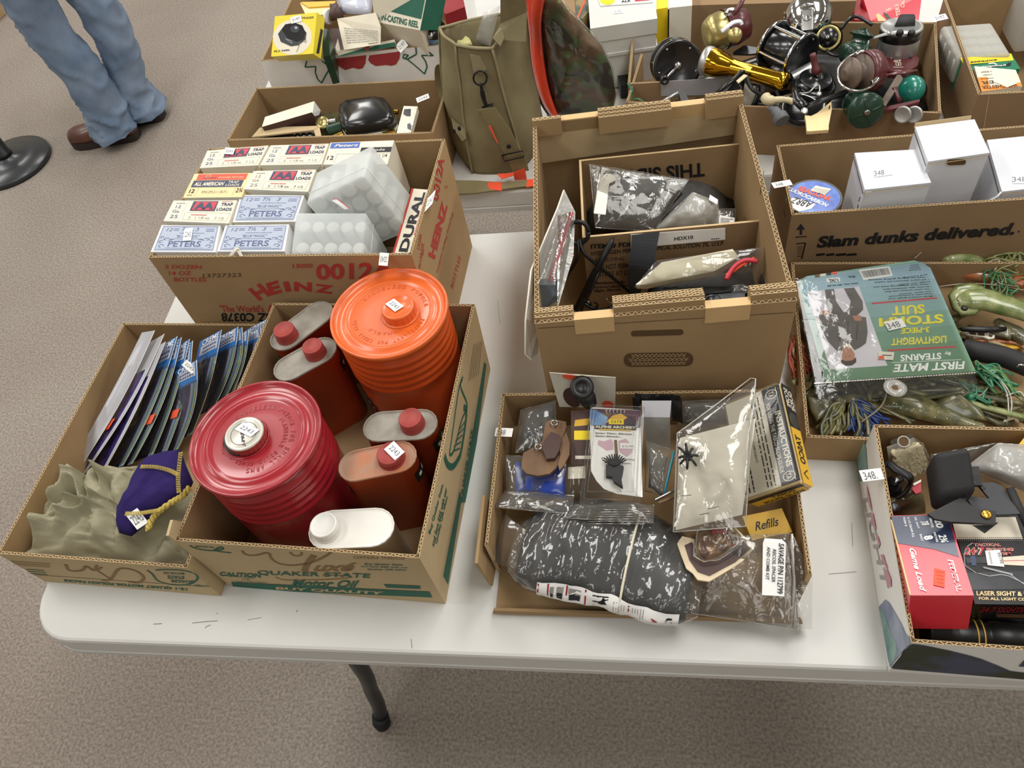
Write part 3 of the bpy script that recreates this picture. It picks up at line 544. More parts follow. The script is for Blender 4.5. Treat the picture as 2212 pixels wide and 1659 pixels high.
def flatcan(label,ctr,L,wd,ang,z1,body,top,capu,capr,caph,capm,z0=.0045,ends=True,capt=None,dz=0):
    c_=V(ctr); u=V((math.cos(ang),math.sin(ang),0)); M=Matrix.Translation((c_.x,c_.y,TZ))@Matrix.Rotation(ang,4,'Z')
    o=thing('flat_can',label,'can',(c_.x,c_.y,TZ+z0),'flat screw-top cans in the motor oil carton')
    def rg(ins,z): return [(x,y,z) for x,y in stadium(L-2*ins,wd-2*ins,9)]
    g=G(); g.rings([rg(.0022,z0),rg(.001,z0+.002),rg(.0012,z1-.004),rg(.0004,z1-.0035)],body,M=M,cap=(True,False)); g.build('can_body',o)
    g=G(); g.rings([rg(.0,z1-.0035),rg(-.0004,z1-.0015),rg(.0,z1),rg(.001,z1),rg(.0018,z1-.002)],body if top=='canwhite' else top,M=M,cap=(False,False)); g.rings([rg(.0018,z1-.002),rg(.0035,z1-.0026),rg(.006,z1-.0024)],top,M=M,cap=(False,True)); g.build('can_top',o)
    k=c_+u*capu; cp=cap(o,V((k.x,k.y,0)),capr,caph,z1-.0024,capm,capt or capm,0)
    if ends:
        for s in (1,-1):
            g=G()
            for a0,a1,z_0,z_1,mm in ((-.9,.9,.72,.86,'blackp'),(-.6,-.3,.77,.81,'cream'),(-.1,.2,.77,.81,'cream'),(.4,.7,.77,.81,'cream')):
                rr=wd/2-.0008 if mm=='blackp' else wd/2-.0006; g.grid(lambda x,y:M@V((s*(L/2-wd/2)+s*rr*math.cos(a0+(a1-a0)*x),rr*math.sin(a0+(a1-a0)*x),z1*(z_0+(z_1-z_0)*y))),6,1,mm)
            g.build('end_label',o)
    return o,cp
d=math.radians
flatcan('flat orange can with grey top in the back left corner of the motor oil carton',(-.484,.708,0),.104,.046,d(49.4),.16,'canred','rustygrey',-.026,.0152,.018,'capred')
flatcan('flat orange can with grey top, tilted beside the back left corner can',(-.4635,.646,0),.0945,.0455,d(37.5),.16,'canred','rustygrey',.0165,.0145,.018,'capred')
flatcan('flat orange can with stained grey top, right next to the orange canister',(-.308,.5345,0),.0975,.0455,d(3),.158,'canred','rustygrey',.017,.0152,.018,'capred')
o4,_=flatcan('flat orange can with rusty brown top and a sticker across its red cap',(-.3295,.4835,0),.1,.045,d(13),.155,'canred','rustytop',.0185,.0165,.014,'capred')
q_=zz(380,560,.31645); sticker(o4,PZ(.1672),q_(1420,1297),q_(1495,1372),q_(1487,1240),'2243')
ow,_=flatcan('white flat can with a white screw cap at the carton front wall',(-.356,.4045,0),.108,.052,d(3.6),.128,'canwhite','canwhite',-.031,.0172,.016,'capwhite',ends=False)
# ---------------------------------------------------------------- low carton: packets, cloth, pouch
def pillow(g,pts,h,m,rings=7,amp=.15,f=40,n=None,p=.5,seed=0):
    """a soft closed shape over a boundary loop: both sides bulge"""
    pts=[V(p_) for p_ in pts]; c=sum(pts,V())/len(pts); N=V((0,0,0))
    for i in range(len(pts)): N+=pts[i].cross(pts[(i+1)%len(pts)])
    N=V(n) if n is not None else N.normalized(); N.normalize()
    if N.z<0 and n is None: N=-N
    R=[]
    for i in range(rings):
        t=i/rings; k=(1-t**2)**0+0
        s=1-t; hh=h*(1-s**2)**p
        R.append([c+(q-c)*s+N*(hh*(1+amp*fbm((q-c)*s*f+V((seed,0,0))))) for q in pts])
    low=[c+(q-c)*.96-N*h*.12 for q in pts]; low2=[c+(q-c)*.5-N*h*.3 for q in pts]
    g.rings([low2,low]+R,m,cap=(True,True)); return g
mat('packblue','2b71b8',.3,var=.05,coat=.3); mat('packpale','b9bccb',.35,var=.08,coat=.3); mat('wormpurple','231c40',.25,var=.3,scale=60,col2='3d2f6b',thr=(.4,.6),coat=.6); mat('packyellow','d3d95a',.4,var=.05,coat=.3); mat('packlilac','b7aed4',.35,var=.06,coat=.4); mat('packteal','2f8fa8',.35,var=.1,coat=.4); mat('pricered','ee5736',.5,var=.03); mat('packgrey','a9a8ad',.35,var=.1,scale=12,coat=.3)
film('clearwrap','e8e8ea',haze=.04,gloss=1.0,rough=.1,bump=.5,bscale=45)
z7=zz(0,680,.3736)
packs=[((895,90),(450,905),1,'grey-backed lure packet leaning at the left end of the row'),((950,110),(485,925),1,'second lure packet from the left, edge-on, with a red price label'),((957,155),(590,925),1,'third lure packet from the left, dark with purple worms'),((1025,124),(712,872),0,'blue-headed lure packet, fourth from the left'),((1049,130),(765,860),0,'blue-headed lure packet, fifth from the left'),((1096,140),(885,806),0,'blue-headed lure packet, sixth from the left'),((1114,150),(962,795),0,'blue-headed lure packet just left of the one with a white sticker'),((1136,262),(1030,775),0,'lure packet with white sticker and bright yellow curved stripe'),((1281,86),(1110,690),0,'lure packet whose whole blue header with white letters shows'),((1376,68),(1232,545),0,'blue lure packet right of the fully visible header'),((1399,72),(1292,500),0,'thin blue lure packet, fifth from the right end'),((1438,85),(1345,455),0,'blue lure packet, fourth from the right end'),((1506,74),(1405,390),0,'blue lure packet, third from the right end'),((1529,70),(1440,340),0,'second blue lure packet from the right end'),((1556,18),(1478,262),0,'last lure packet, pressed against the motor oil carton')]
N=len(packs)
for i,(tp,bt,grey,lb) in enumerate(packs):
    t=i/(N-1); T=W(*z7(*tp),.140-.01*t); B_=W(*z7(*bt),.035+.045*max(0,(t-.5)*2)); 
    wd=V((-.05,.002,-.028)) if i else V((-.024,.0,-.004)); ln=(B_-T)
    o=thing('lure_packet',lb,'packet',(B_.x,B_.y,TZ+.006),'lure packets leaning in the low carton')
    def S(u,v,e=0.):   # u 0 at the free right edge .. 1 left, v 0 top .. 1 bottom
        b=math.sin(pi*v)*(.011+.004*math.sin(i*2.1)); p=T+ln*v+wd*u+V((b*(1-.4*u),0,b*.25)); return p+V((.5,-.1,.86))*(e+.003*math.sin(pi*min(1,u*1.3))*math.sin(pi*v))
    g=G(); g.grid(lambda u,v:S(u,.0+v*.25),5,4,'packgrey' if grey else 'packblue'); g.build('header_card',o)
    g=G(); us=[0,.05,.1,.17,.27 if not grey else (.45 if i==0 else .2),1] ; ms=['packgrey','packgrey','packgrey' if i==0 else 'packpale','packgrey' if i==0 else 'wormpurple','packgrey' if i==0 else 'wormpurple'] if grey else ['packblue','packyellow','packteal','packlilac','wormpurple']
    for a,b,mm in zip(us,us[1:],ms): g.grid(lambda u,v:S(a+(b-a)*u,.25+.75*v),2 if b<1 else 6,12,mm)
    g.build('lure_window',o)
    g=G(); g.tube([S(0,v/14) for v in range(15)],.0006,'white',4); g.build('card_edge',o)
    if not grey:
        g=G(); g.grid(lambda u,v:S(.08+.8*u,.07+.1*v,.0006),4,1,'packpale'); g.build('name_panel',o)
        vs,fs=textgeo('CREME',.02); g=G(); g.add([S(.86-.78*x,.012+.055*(1-y),.0012) for x,y in vs],fs,'white'); g.build('lettering',o)
        g=G()
        for r_ in range(2): 
            for k in range(6): g.grid(lambda u,v:S(.75-.1*k-.07*u,.095+.04*r_+.02*v,.0012),1,1,'slate')
        g.build('small_print',o)
    if i>2: g=G(); g.grid(lambda u,v:S(u,.22+v*.76,.0028+.0012*fbm((u*4+i,v*9,i))),6,16,'clearwrap'); g.build('clear_cover',o)
    if i in (1,4,6): 
        a,b={1:(.60,.34),4:(.62,.1),6:(.62,.1)}[i]
        g=G(); g.grid(lambda u,v:S(b+.3*(1-u),a+.075*v,.005),2,1,'pricered'); g.build('price_label',o)
    if i==7: sticker(o,Pl(S(.3,.1,.006),(.5,-.4,.8)),z7(1050,290),z7(1110,342),z7(1080,258),'2243')
# khaki cloth
mat('khaki','9a957c',.92,var=.06,scale=60,bump=.25,bscale=900,spec=.1); mat('purplecloth','2d2159',.85,var=.08,scale=60,bump=.3,bscale=700,spec=.15); mat('goldthread','b9a451',.7,var=.2,scale=300)
ridges=[([(300,840),(285,960),(300,1040),(430,1110),(560,1100),(600,1090)],.045,.018),([(310,850),(420,900),(560,960),(640,930),(820,860),(850,850)],.04,.022),([(70,1250),(130,1225),(250,1245),(330,1230),(430,1150),(520,1130)],.05,.017),([(60,1320),(110,1380),(250,1400),(360,1420),(460,1330),(540,1260),(530,1170)],.045,.02),([(600,960),(620,1080),(640,1180),(690,1290)],.06,.03),([(400,1400),(520,1340),(700,1400),(730,1420)],.034,.013),([(520,1300),(640,1330),(760,1400)],.042,.014),([(760,1400),(800,1290),(900,1210),(1010,1150)],.05,.017),([(850,1440),(950,1380),(1050,1300),(1080,1350),(1110,1420)],.04,.018),([(1000,1170),(1060,1150),(1100,1100)],.045,.014),([(180,1180),(190,1080),(250,1000),(330,900)],.03,.02),([(620,900),(760,1000),(740,1100)],.05,.03)]
RD=[([W(*z7(*p),.07) for p in pl],h,wd) for pl,h,wd in ridges]
def segd(p,a,b):
    ab=b-a; t=max(0,min(1,((p.x-a.x)*ab.x+(p.y-a.y)*ab.y)/max(1e-9,ab.x**2+ab.y**2))); return math.hypot(p.x-a.x-ab.x*t,p.y-a.y-ab.y*t)
cb=[W(*z7(*p),.078) for p in ((-40,1400),(1125,1440),(1110,1020),(850,845),(640,880),(560,960),(290,830),(120,1150))]
for p in cb: p.x=max(p.x,-.848)
cc=sum(cb,V())/len(cb)
out=[]
for a,b in zip(cb,cb[1:]+cb[:1]):
    for k in range(34): out.append(a.lerp(b,k/34))
g=G(); R=[]
for i in range(80):
    s=1-max(0,i-1)/79; ring=[]
    for k,p in enumerate(out):
        x=cc+(p-cc)*s; wob=V((fbm(x*18),fbm(x*18+V((3,3,3))),0))*.012; y=x+wob; q0=x+V((fbm(x*9),fbm(x*9+V((9,9,9))),0))*.03; h=.062+.010*fbm(x*14)+min(1,(1-s)*2.2)**1.5*.046*(max(0,1-2.0*abs(noise.noise(V((q0.x*17,q0.y*9,1.5)))))**1.5)+min(1,(1-s)*2.2)**1.5*.030*(max(0,1-2.6*abs(noise.noise(V((q0.x*12,q0.y*28,7.5)))))**1.6)
        for pl,hh,wd in RD:
            dd=min(segd(y,a,b) for a,b in zip(pl,pl[1:])); q=dd/wd
            if q<2: h=max(h,.052+(hh*.95)*math.exp(-q*q*1.2)*min(1,.3+(1-s)*2.5))
        edge=min(1,.5+(1-s)*2.2); ring.append(V((x.x,x.y,TZ+.004+(h*(.8+.2*edge) if i else .004)+.0015*noise.noise(x*150))))
    R.append(ring)
g.rings(R,'khaki',cap=(False,True)); ct=props(g.build('khaki_trousers'),'rumpled khaki cotton trousers heaped at the front of the low carton','clothing')
g=G()
for pl in ([(1,),],): pass
P0=[z7(*p) for p in ((640,1275),(690,1262),(760,1282),(840,1215),(905,1148),(1000,1082),(1085,1045),(1118,968),(1075,870),(1045,782),(960,786),(870,812),(812,868),(772,940),(742,1020),(715,1080),(682,1130),(672,1210))][1:]
po=[W(*p,.085+.02*(1-abs(i-9)/9)) for i,p in enumerate(P0)]; po=[p+(V((0,0,HC+TZ))-p)*.03 for p in po]; dn=[]
for a,b in zip(po,po[1:]+po[:1]): dn+=[a,a.lerp(b,.33),a.lerp(b,.66)]
pch=thing('cloth_pouch','purple cloth drawstring pouch with gold stitching lying on the khaki trousers','pouch',(sum(po,V())/len(po))-V((0,0,.02)))
g=G(); pillow(g,dn,.022,'purplecloth',rings=10,amp=.35,f=30,n=(.05,-.25,.95),seed=4); g.build('pouch_body',pch)
for pl in ([(815,878),(900,880),(980,900),(1030,925)],[(1045,795),(1035,880),(1030,960),(1035,1030)],[(725,1150),(800,1148),(870,1138),(930,1128)]):
    g=G(); pp=spline([W(*z7(*p),.147) for p in pl],6)
    for a,b in zip(pp,pp[1:]):
        m_=(a+b)/2; dr=(b-a).normalized(); s_=dr.cross(V((0,0,1))).normalized()*.0028
        g.tube([a-s_,a+dr*.0+s_,b-s_],.0006,'goldthread',4); g.tube([m_+s_,m_-s_],.0006,'goldthread',4)
    g.build('stitching',pch)
pp=spline([W(*z7(*p),.138) for p in ((855,1242),(880,1180),(930,1130),(1000,1080),(1050,1050),(1095,1000))],10)
for ph in (0,pi):
    g=G(); tw=[]
    for i,p in enumerate(pp):
        dr=(pp[min(i+1,len(pp)-1)]-pp[max(0,i-1)]).normalized(); a=dr.cross(V((0,0,1))).normalized(); b=a.cross(dr); an=i*.75+ph; tw.append(p+a*.0022*math.cos(an)+b*.0022*math.sin(an))
    g.tube(tw,.0024,'goldthread',6); g.build('drawstring',pch)
sticker(pch,Pl(W(*z7(790,1180),.137),(.0,-.4,.9)),z7(793,1243),z7(858,1200),z7(728,1160),'2243',tb=(.1,.9,.25,.8))
# ---------------------------------------------------------------- file carton details and contents
zA=zz(1120,200,.3919); zB=zz(1200,440,.2351)
film('clearbag','ecebe6',haze=.06,gloss=1.0,rough=.1,bump=.55,bscale=38); film('milkbag','e4e2da',haze=.38,gloss=.8,rough=.16,bump=.5,bscale=34); film('clearhard','ffffff',haze=.02,gloss=.4,rough=.06,bump=.04)
def sheet(g,cs,nu,nv,amp,f,m,seed=0,bulge=0.,n=None,edge=.25):
    a,b,c,dd=[V(p) for p in cs]; N=V(n).normalized() if n else (b-a).cross(dd-a).normalized()
    if N.z<0 and n is None: N=-N
    def F(u,v):
        p=a*(1-u)*(1-v)+b*u*(1-v)+c*u*v+dd*(1-u)*v; k=16*u*(1-u)*v*(1-v); w_=fbm(p*f+V((seed,seed*.7,0)),4); r_=1-abs(2*noise.noise(p*f*.8+V((0,seed,3))))
        return p+N*(bulge*k**.6+amp*(w_*.6+r_*.5)*(edge+(1-edge)*min(1,k*1.5)))
    return g.grid(F,nu,nv,m)
def bag(name,label,cs,h,m='clearbag',amp=.006,f=28,seed=0,cat='bag',group=None,n=24,nn=None,seal=True):
    """a clear bag: crinkled top film, flatter bottom film, heat-sealed edge"""
    c=sum((V(p) for p in cs),V())/4; zmin=min(p.z for p in cs); o=thing(name,label,cat,(c.x,c.y,zmin),group)
    g=G(); sheet(g,cs,n,n,amp,f,m,seed,h,nn); g.build('front_film',o)
    g=G(); N=V(nn).normalized() if nn else V((0,0,1)); sheet(g,[p-N*.0015 for p in cs],8,8,amp*.4,f,m,seed+5,-.001,nn); g.build('rear_film',o)
    if seal:
        g=G(); g.tube([V(p) for p in list(cs)+[cs[0]]],.0008,m,4); g.build('sealed_edge',o)
    return o
# folded, torn rim of the file carton: layers of board with tan paper hinges between
for side,segs_ in ((0,[(0,.155,.006,3),(.155,.31,-.012,0),(.31,.66,.012,4),(.66,.83,-.012,0),(.83,1,.012,3)]),(2,[(0,.17,.016,3),(.17,.335,.0,0),(.335,.68,.014,4),(.68,.86,-.0,0),(.86,1.,.01,2)])):
    j=(side+1)%4; a,b=HX.T[side],HX.T[j]; nn=(HX.Ti[side]-a); q_=(b-a).normalized(); nn=(nn-q_*nn.dot(q_)).normalized(); L_=(b-a).length
    for u0,u1,hh,ly in segs_:
        p0,p1=a+q_*L_*u0,a+q_*L_*u1
        if ly==0:
            g=G(); U=V((0,0,1)); A=[p0-nn*.0012-U*.018,p1-nn*.0012-U*.018,p1+nn*.0,p0+nn*.0]
            g.hexa([p0-nn*.001-U*.026,p1-nn*.001-U*.026,p1+nn*.012-U*.02,p0+nn*.012-U*.02,p0-nn*.001+U*(.002),p1-nn*.001+U*(.002),p1+nn*.012+U*.002,p0+nn*.012+U*.002],'tape'); o=g.build('paper_hinge',HX.pan[side]); o['label']='smooth tan paper hinge'
        else:
            for k in range(ly):
                U=V((0,0,1)); o0=nn*(.0065+k*.0056); h1=hh-.0022*abs(k-1); wv=.0; g=G()
                g.hexa([p0+o0-U*.02,p1+o0-U*.02,p1+o0+nn*.005-U*.02,p0+o0+nn*.005-U*.02,p0+o0+U*h1,p1+o0+U*h1,p1+o0+nn*.005+U*h1,p0+o0+nn*.005+U*h1],'card'); g.m[-5]='edge_dark'
                l2=(p1-p0).length; N_=max(3,int(l2/.004)); zg=[p0+o0+q_*(l2*i/N_)+nn*(.0008 if i%2 else .0042)+U*(h1+.0004) for i in range(N_+1)]; g.line(zg,.0011,'card_edge',(0,0,1))
                for e_ in (.0004,.0046): g.line([p0+o0+nn*e_+U*(h1+.0004),p1+o0+nn*e_+U*(h1+.0004)],.0008,'card_edge',(0,0,1))
                g.build('folded_layer',HX.pan[side])
# inner fold on the back wall, slots in the side walls, hand slots in front
a,b=HX.Ti[2],HX.Ti[3]; g=G(); U=V((0,0,1)); nn=(-HX.n)
g.hexa([b-U*.075+nn*.001,a-U*.062+nn*.001,a-U*.062+nn*.006,b-U*.075+nn*.006,b+nn*.001,a+nn*.001,a+nn*.006,b+nn*.006],'card_lt'); g.build('inner_fold',HX.pan[2])
P=HX.front; g=G()
def slot(cx,cy,L_,h_,ang,m,e): 
    return [zA(cx+(x*math.cos(ang)-y*math.sin(ang)),cy+(x*math.sin(ang)+y*math.cos(ang))) for x,y in stadium(L_,h_,6)]
g.ppoly(P,slot(765,1325,290,32,-.03,'',0),'edge_dark',.0005); g.ppoly(P,slot(772,1472,385,76,-.015,'',0),'edge_dark',.0005)
for k,yy in enumerate((1448,1470,1492)):
    L_=330-30*abs(k-1); g.pline(P,[zA(772-L_/2+L_*i/26,yy+(6 if i%2 else -6)-.015*(L_*i/26)) for i in range(27)],.0009,'card_edge',.0008); g.pline(P,[zA(772-L_/2,yy+10),zA(772+L_/2,yy+4)],.0008,'card_edge',.0008)
g.pline(P,[zA(108,1300),zA(1515,1212)],.001,'edge_dark',.0005); HX.deco(g,'hand_slot')
for pl,pts in ((Pl.tri(HX.Ti[1],HX.Ti[2],HX.B[2]+(HX.Ti[1]-HX.T[1])*0-HX.u*.006),[(1353,432),(1340,500),(1330,560)]),(Pl.tri(HX.Ti[0],HX.Ti[3],HX.B[3]+HX.u*.006),[(165,545),(180,610),(190,665)])):
    g=G(); g.pline(pl,[zA(*p) for p in pts],.0022,'edge_dark',.0006); g.build('cut_slot',HX.pan[1])
sticker(HX.ob,Pl(W(*zA(1440,505),.222),(.1,-.3,.9)),zA(1410,527),zA(1512,508),zA(1393,498),'348',tb=(.15,.55,.25,.75))
IC=CB('inner_carton','smaller flap-top carton with black print standing inside the file carton',zA(352,800),zA(1352,708),zA(1238,276),.17,z0=.012,wb=.99,t=.0035,flute=False,out='card_dk')
P=IC.front; g=G()
for t,a,b,c,of in [('ITEM # FDP',(325,420),(715,398),(322,374),.04),('HYDROGEN PEROXIDE TOPICAL SOLUTION 3%, U.S.P.',(330,484),(1548,388),(328,440),.015),('4 FL OZ (118 mL)',(365,548),(632,528),(363,505),.01),('DO NOT PERMIT TO FREEZE',(385,610),(945,575),(383,562),.01),('STORE AT CONTROLLED',(400,672),(940,640),(398,626),.01),('Manufactured By',(358,750),(640,738),(356,718),.03),('Hydrox Laboratories',(355,786),(700,770),(353,756),.03),('Elgin, Illinois',(358,818),(600,806),(356,790),.03)]: g.ptext(P,t,zB(*a),zB(*b),zB(*c),'ink',off=of,e=.0006)
IC.deco(g)
g=G(); g.slab([P.hit(*zB(*p),.0012) for p in ((690,410),(1560,330),(1560,226),(690,285))],.0008,'white',P.n); g.ptext(P,'HDX10',zB(1092,342),zB(1265,324),zB(1090,308),'ink',.0016,off=.02); g.ptext(P,'----',zB(1430,330),zB(1505,325),zB(1430,322),'ink',.0016); g.build('paper_label',IC.pan[0])
P=Pl(IC.Ti[2],-IC.n); g=G(); g.ptext(P,'THIS SIDE UP',zA(1025,385),zA(430,440),zA(1027,463),'ink',.0005,off=.03); IC.deco(g,side=2)
# bags in the inner carton
mat('darkstuff','3a3a3c',.6,var=.3,scale=40,col2='55534f'); mat('greystuff','6c6862',.7,var=.2,scale=30)
o=bag('zip_bag','crinkled clear bag of dark grey material with a ragged white paper strip',[W(*zA(*p),z) for p,z in (((425,745),.15),((745,765),.13),((938,478),.16),((392,395),.19))],.018,amp=.007,seed=2)
g=G(); pillow(g,[W(*zA(*p),z-.01) for p,z in (((470,700),.145),((740,740),.13),((905,560),.15),((840,470),.165),((540,470),.18))],.016,'darkstuff',amp=.5,f=60); g.build('grey_contents',o)
g=G(); g.slab([W(*zA(*p),.178) for p in ((415,665),(480,672),(500,500),(540,480),(520,450),(450,452))],.001,'offwhite',(0,0,1)); g.build('paper_strip',o)
g=G(); g.tube([W(*zA(457,400),.192),W(*zA(415,660),.165)],.0012,'milkbag',5); g.build('zip_seal',o)
o=bag('crumpled_bag','crumpled empty milky plastic bag beside the grey bag in the inner carton',[W(*zA(*p),z) for p,z in (((735,765),.125),((1105,735),.13),((1100,600),.15),((960,550),.165))],.03,'milkbag',amp=.012,f=34,seed=9)
g=G(); g.slab([W(*zA(*p),.168) for p in ((1050,590),(1095,615),(1100,590),(1055,562))],.001,'white'); g.build('torn_tab',o)
o=bag('label_bag','small clear bag with a white label at the right end of the inner carton',[W(*zA(*p),z) for p,z in (((1100,735),.115),((1200,728),.115),((1195,640),.12),((1095,640),.12))],.006,amp=.003,f=50,seed=3,n=12)
g=G(); g.slab([W(*zA(*p),.128) for p in ((1103,722),(1188,728),(1192,690),(1108,675))],.0006,'white'); k=Card(g,*[W(*zA(*p),.1285) for p in ((1106,720),(1186,725),(1188,692),(1110,680))]); k.greek(.08,.1,.7,.9,4,'grey_ink'); k.greek(.72,.7,.95,.9,1,'ink'); g.build('paper_label',o)
g=G(); pillow(g,[W(*zA(*p),.06) for p in ((370,760),(1180,735),(1190,560),(360,600))],.05,'darkstuff',amp=.6,f=50); props(g.build('dark_cloth'),'dark bundled cloth under the bags in the inner carton','cloth')
# strap, tongs, rod, prongs, wrapped block, camera
mat('webbing','26272b',.85,var=.15,scale=8,stretch=(1,1,90),bump=.6,bscale=700); mat('gun','1a1b1d',.4,metal=.4,var=.2); mat('cameragrey','4a5056',.45,var=.08); mat('creamblock','dcd4ba',.5,var=.04)
st=[(W(*zA(*a),z),W(*zA(*b),z)) for a,b,z in (((625,785),(778,765),.176),((620,850),(760,860),.168),((606,940),(742,960),.15),((600,1010),(700,1040),.12),((612,1090),(672,1095),.09),((632,1160),(660,1160),.06))]
g=G(); sp0=spline([a for a,b in st],5); sp1=spline([b for a,b in st],5); o1=V((0,-.001,-.0016))
g.rings([[a,b,b+o1,a+o1] for a,b in zip(sp0,sp1)],'webbing',sm=False); props(g.build('webbing_strap'),'black webbing strap hanging over the front of the inner carton','strap')
o=thing('tongs','black steel tongs with a finger ring at the top, leaning in the file carton','tool',W(*zA(420,1100),.03))
g=G(); rp=W(*zA(327,772),.185); g.tube([rp+V((.0165*math.cos(t),.002*math.sin(t)*0,.0165*math.sin(t)))@Matrix.Rotation(0,3,'X') if 0 else rp+V((.0155*math.cos(t),.0155*.55*math.sin(t),.0155*.85*math.sin(t))) for t in [2*pi*i/28 for i in range(29)]],.0031,'gun',8); g.build('finger_ring',o)
g=G(); g.tube(spline([W(*zA(325,812),.175),W(*zA(330,880),.165),W(*zA(312,940),.15),W(*zA(268,1010),.12),W(*zA(238,1090),.08)],6),.0026,'gun',7); g.build('arm',o)
g=G(); g.tube(spline([W(*zA(335,812),.175),W(*zA(358,880),.165),W(*zA(408,930),.15),W(*zA(500,1005),.12),W(*zA(600,1090),.075),W(*zA(622,1112),.06)],6),.0026,'gun',7); g.build('arm',o)
o=thing('steel_rod','round black steel rod with a pointed tip slanting across the tongs','tool',W(*zA(330,1190),.0))
g=G(); g.tube([W(*zA(525,800),.172),W(*zA(510,830),.17),W(*zA(410,1010),.13),W(*zA(318,1195),.07)],[.0018,.0042,.005,.005],'gun',12); g.build('shaft',o)
g=G(); g.tube([W(*zA(455,960),.13),W(*zA(345,1200),.06)],.0032,'darksteel',8); g.build('side_bar',o)
g=G(); bp=[W(*zA(360,1158),.09),W(*zA(400,1185),.085),W(*zA(470,1200),.083),W(*zA(560,1165),.085),W(*zA(620,1135),.085)]; g.tube(spline(bp,5),.003,'gun',7)
for i,(x,y) in enumerate(((372,1160),(395,1170),(430,1185),(500,1180),(545,1150),(575,1140),(600,1135),(520,1165))): 
    p=W(*zA(x,y),.086); h=(.012,.014,.02,.024,.012,.014,.012,.01)[i]; g.tube(spline([p,p+V((.002,-.003,h*.5)),p+V((-.003,-.006,h))],4),[.0017]*4+[.0015]*4+[.0005],'steel' if i%2 else 'gun',6)
props(g.build('prong_rake'),'curved black bar set with small upright prongs at the foot of the steel rod','tool')
o=thing('wrapped_block','cream angular block in clear wrap lying across the front of the file carton','package',W(*zA(900,1080),.1))
g=G(); g.slab([W(*zA(*p),z) for p,z in (((645,1058),.135),((790,935),.15),((1180,862),.165),((1215,905),.162),((1080,985),.15),((700,1058),.137))],.016,'creamblock',(0,-.1,1)); g.build('block',o)
g=G(); sheet(g,[W(*zA(*p),z) for p,z in (((635,1075),.135),((1330,1060),.125),((1425,840),.165),((760,925),.158))],40,26,.005,30,'clearbag',4,.012); g.build('clear_wrap',o)
g=G(); g.tube(spline([W(*zA(1145,1030),.15),W(*zA(1190,960),.158),W(*zA(1250,925),.16),W(*zA(1320,930),.16)],6),.0035,'aared',6); g.tube(spline([W(*zA(1145,1010),.152),W(*zA(1230,950),.156),W(*zA(1300,915),.158)],6),.003,'pricered',6); g.build('red_cord',o)
o=thing('camera','grey plastic camera lying behind the front wall of the file carton','camera',W(*zA(1090,1150),.09))
g=G(); D=W(*zA(930,1170),.12); rbox(g,W(*zA(930,1180),.085),W(*zA(1245,1150),.085),W(*zA(1240,1060),.085),W(*zA(930,1180),.085)+V((0,0,.035)),.006,'cameragrey') if 0 else g.slab([W(*zA(*p),.125) for p in ((925,1185),(1245,1165),(1250,1095),(1180,1070),(930,1105))],.04,'cameragrey',(0,0,1)); g.build('body',o)
g=G(); k=W(*zA(1068,1150),.126); g.lathe([(.012,0),(.012,.002),(.009,.003),(.0085,.001),(.001,.0)],'darksteel',24,Matrix.Translation(k)); g.build('lens',o)
g=G(); g.slab([W(*zA(*p),.128) for p in ((935,1118),(1175,1095),(1170,1068),(940,1075))],.003,'blackp',(0,0,1)); g.build('top_panel',o)
for i,cs in enumerate((((745,1150),(925,1135),(910,1080),(790,1090)),((1175,1105),(1330,1100),(1300,1065),(1175,1065)))):
    o=bag('dark_bag','crinkled bag of dark twine '+('left of the camera' if i==0 else 'right of the camera, under the wrapped block'),[W(*zA(*p),.125) for p in cs],.006,amp=.004,f=60,seed=i,n=14); g=G(); pillow(g,[W(*zA(*p),.115) for p in cs],.01,'darkstuff',amp=.8,f=90); g.build('twine',o)
g=G(); pillow(g,[W(*zA(*p),.11) for p in ((1330,1110),(1415,1115),(1425,960),(1380,930),(1320,1040))],.02,'blackm',amp=.3,f=30); props(g.build('black_pouch'),'soft black pouch squeezed in the front right corner of the file carton','pouch')
g=G(); pillow(g,[W(*zA(*p),.05) for p in ((700,1170),(1400,1120),(1380,980),(720,1060))],.03,'blackm',amp=.5,f=30); props(g.build('black_fill'),'black lumpy mass over the bottom of the file carton in front of the inner carton','cloth')  # plain black mound laid over the carton floor
# clear pack hanging over the left wall
o=thing('hanging_pack','clear blister pack with a grey block, hanging over the left wall of the file carton','package',W(*zA(120,1300),.06))
cs=[(250,540),(215,640),(70,980),(40,1250),(38,1440),(70,1472),(100,1440),(115,1280),(205,1270),(215,1180),(300,900),(310,660)]; zs=[.2,.205,.215,.2,.14,.13,.135,.18,.2,.205,.195,.19]
g=G(); R=[W(*zA(*p),z) for p,z in zip(cs,zs)]; k=len(R)
g.rings([R,[p+V((.001,-.001,.0015)) for p in R]],'milkbag',sm=False); g.build('backing_sheet',o)
g=G(); g.tube([R[0],R[1],R[2],R[3],R[4],R[5],R[6],R[7]],.0016,'offwhite',6); g.build('sealed_edge',o)
g=G(); sheet(g,[W(*zA(*p),z) for p,z in (((100,1060),.225),((200,1060),.225),((310,700),.2),((235,660),.205))],10,16,.002,30,'clearbag',2,.004); g.build('front_film',o)
g=G(); D=W(*zA(92,1268),.172); rbox(g,D,W(*zA(198,1262),.172),W(*zA(92,1050),.214)-V((0,0,0)),D+V((.0,.02,-.012)),.004,'cameragrey'); g.build('grey_block',o)
g=G(); g.tube([W(*zA(285,660),.2),W(*zA(225,850),.21),W(*zA(165,1040),.218)],.0014,'redpaint',5); g.tube([W(*zA(300,660),.199),W(*zA(240,850),.209),W(*zA(180,1040),.217)],.0012,'aared',5); g.build('red_zip',o)
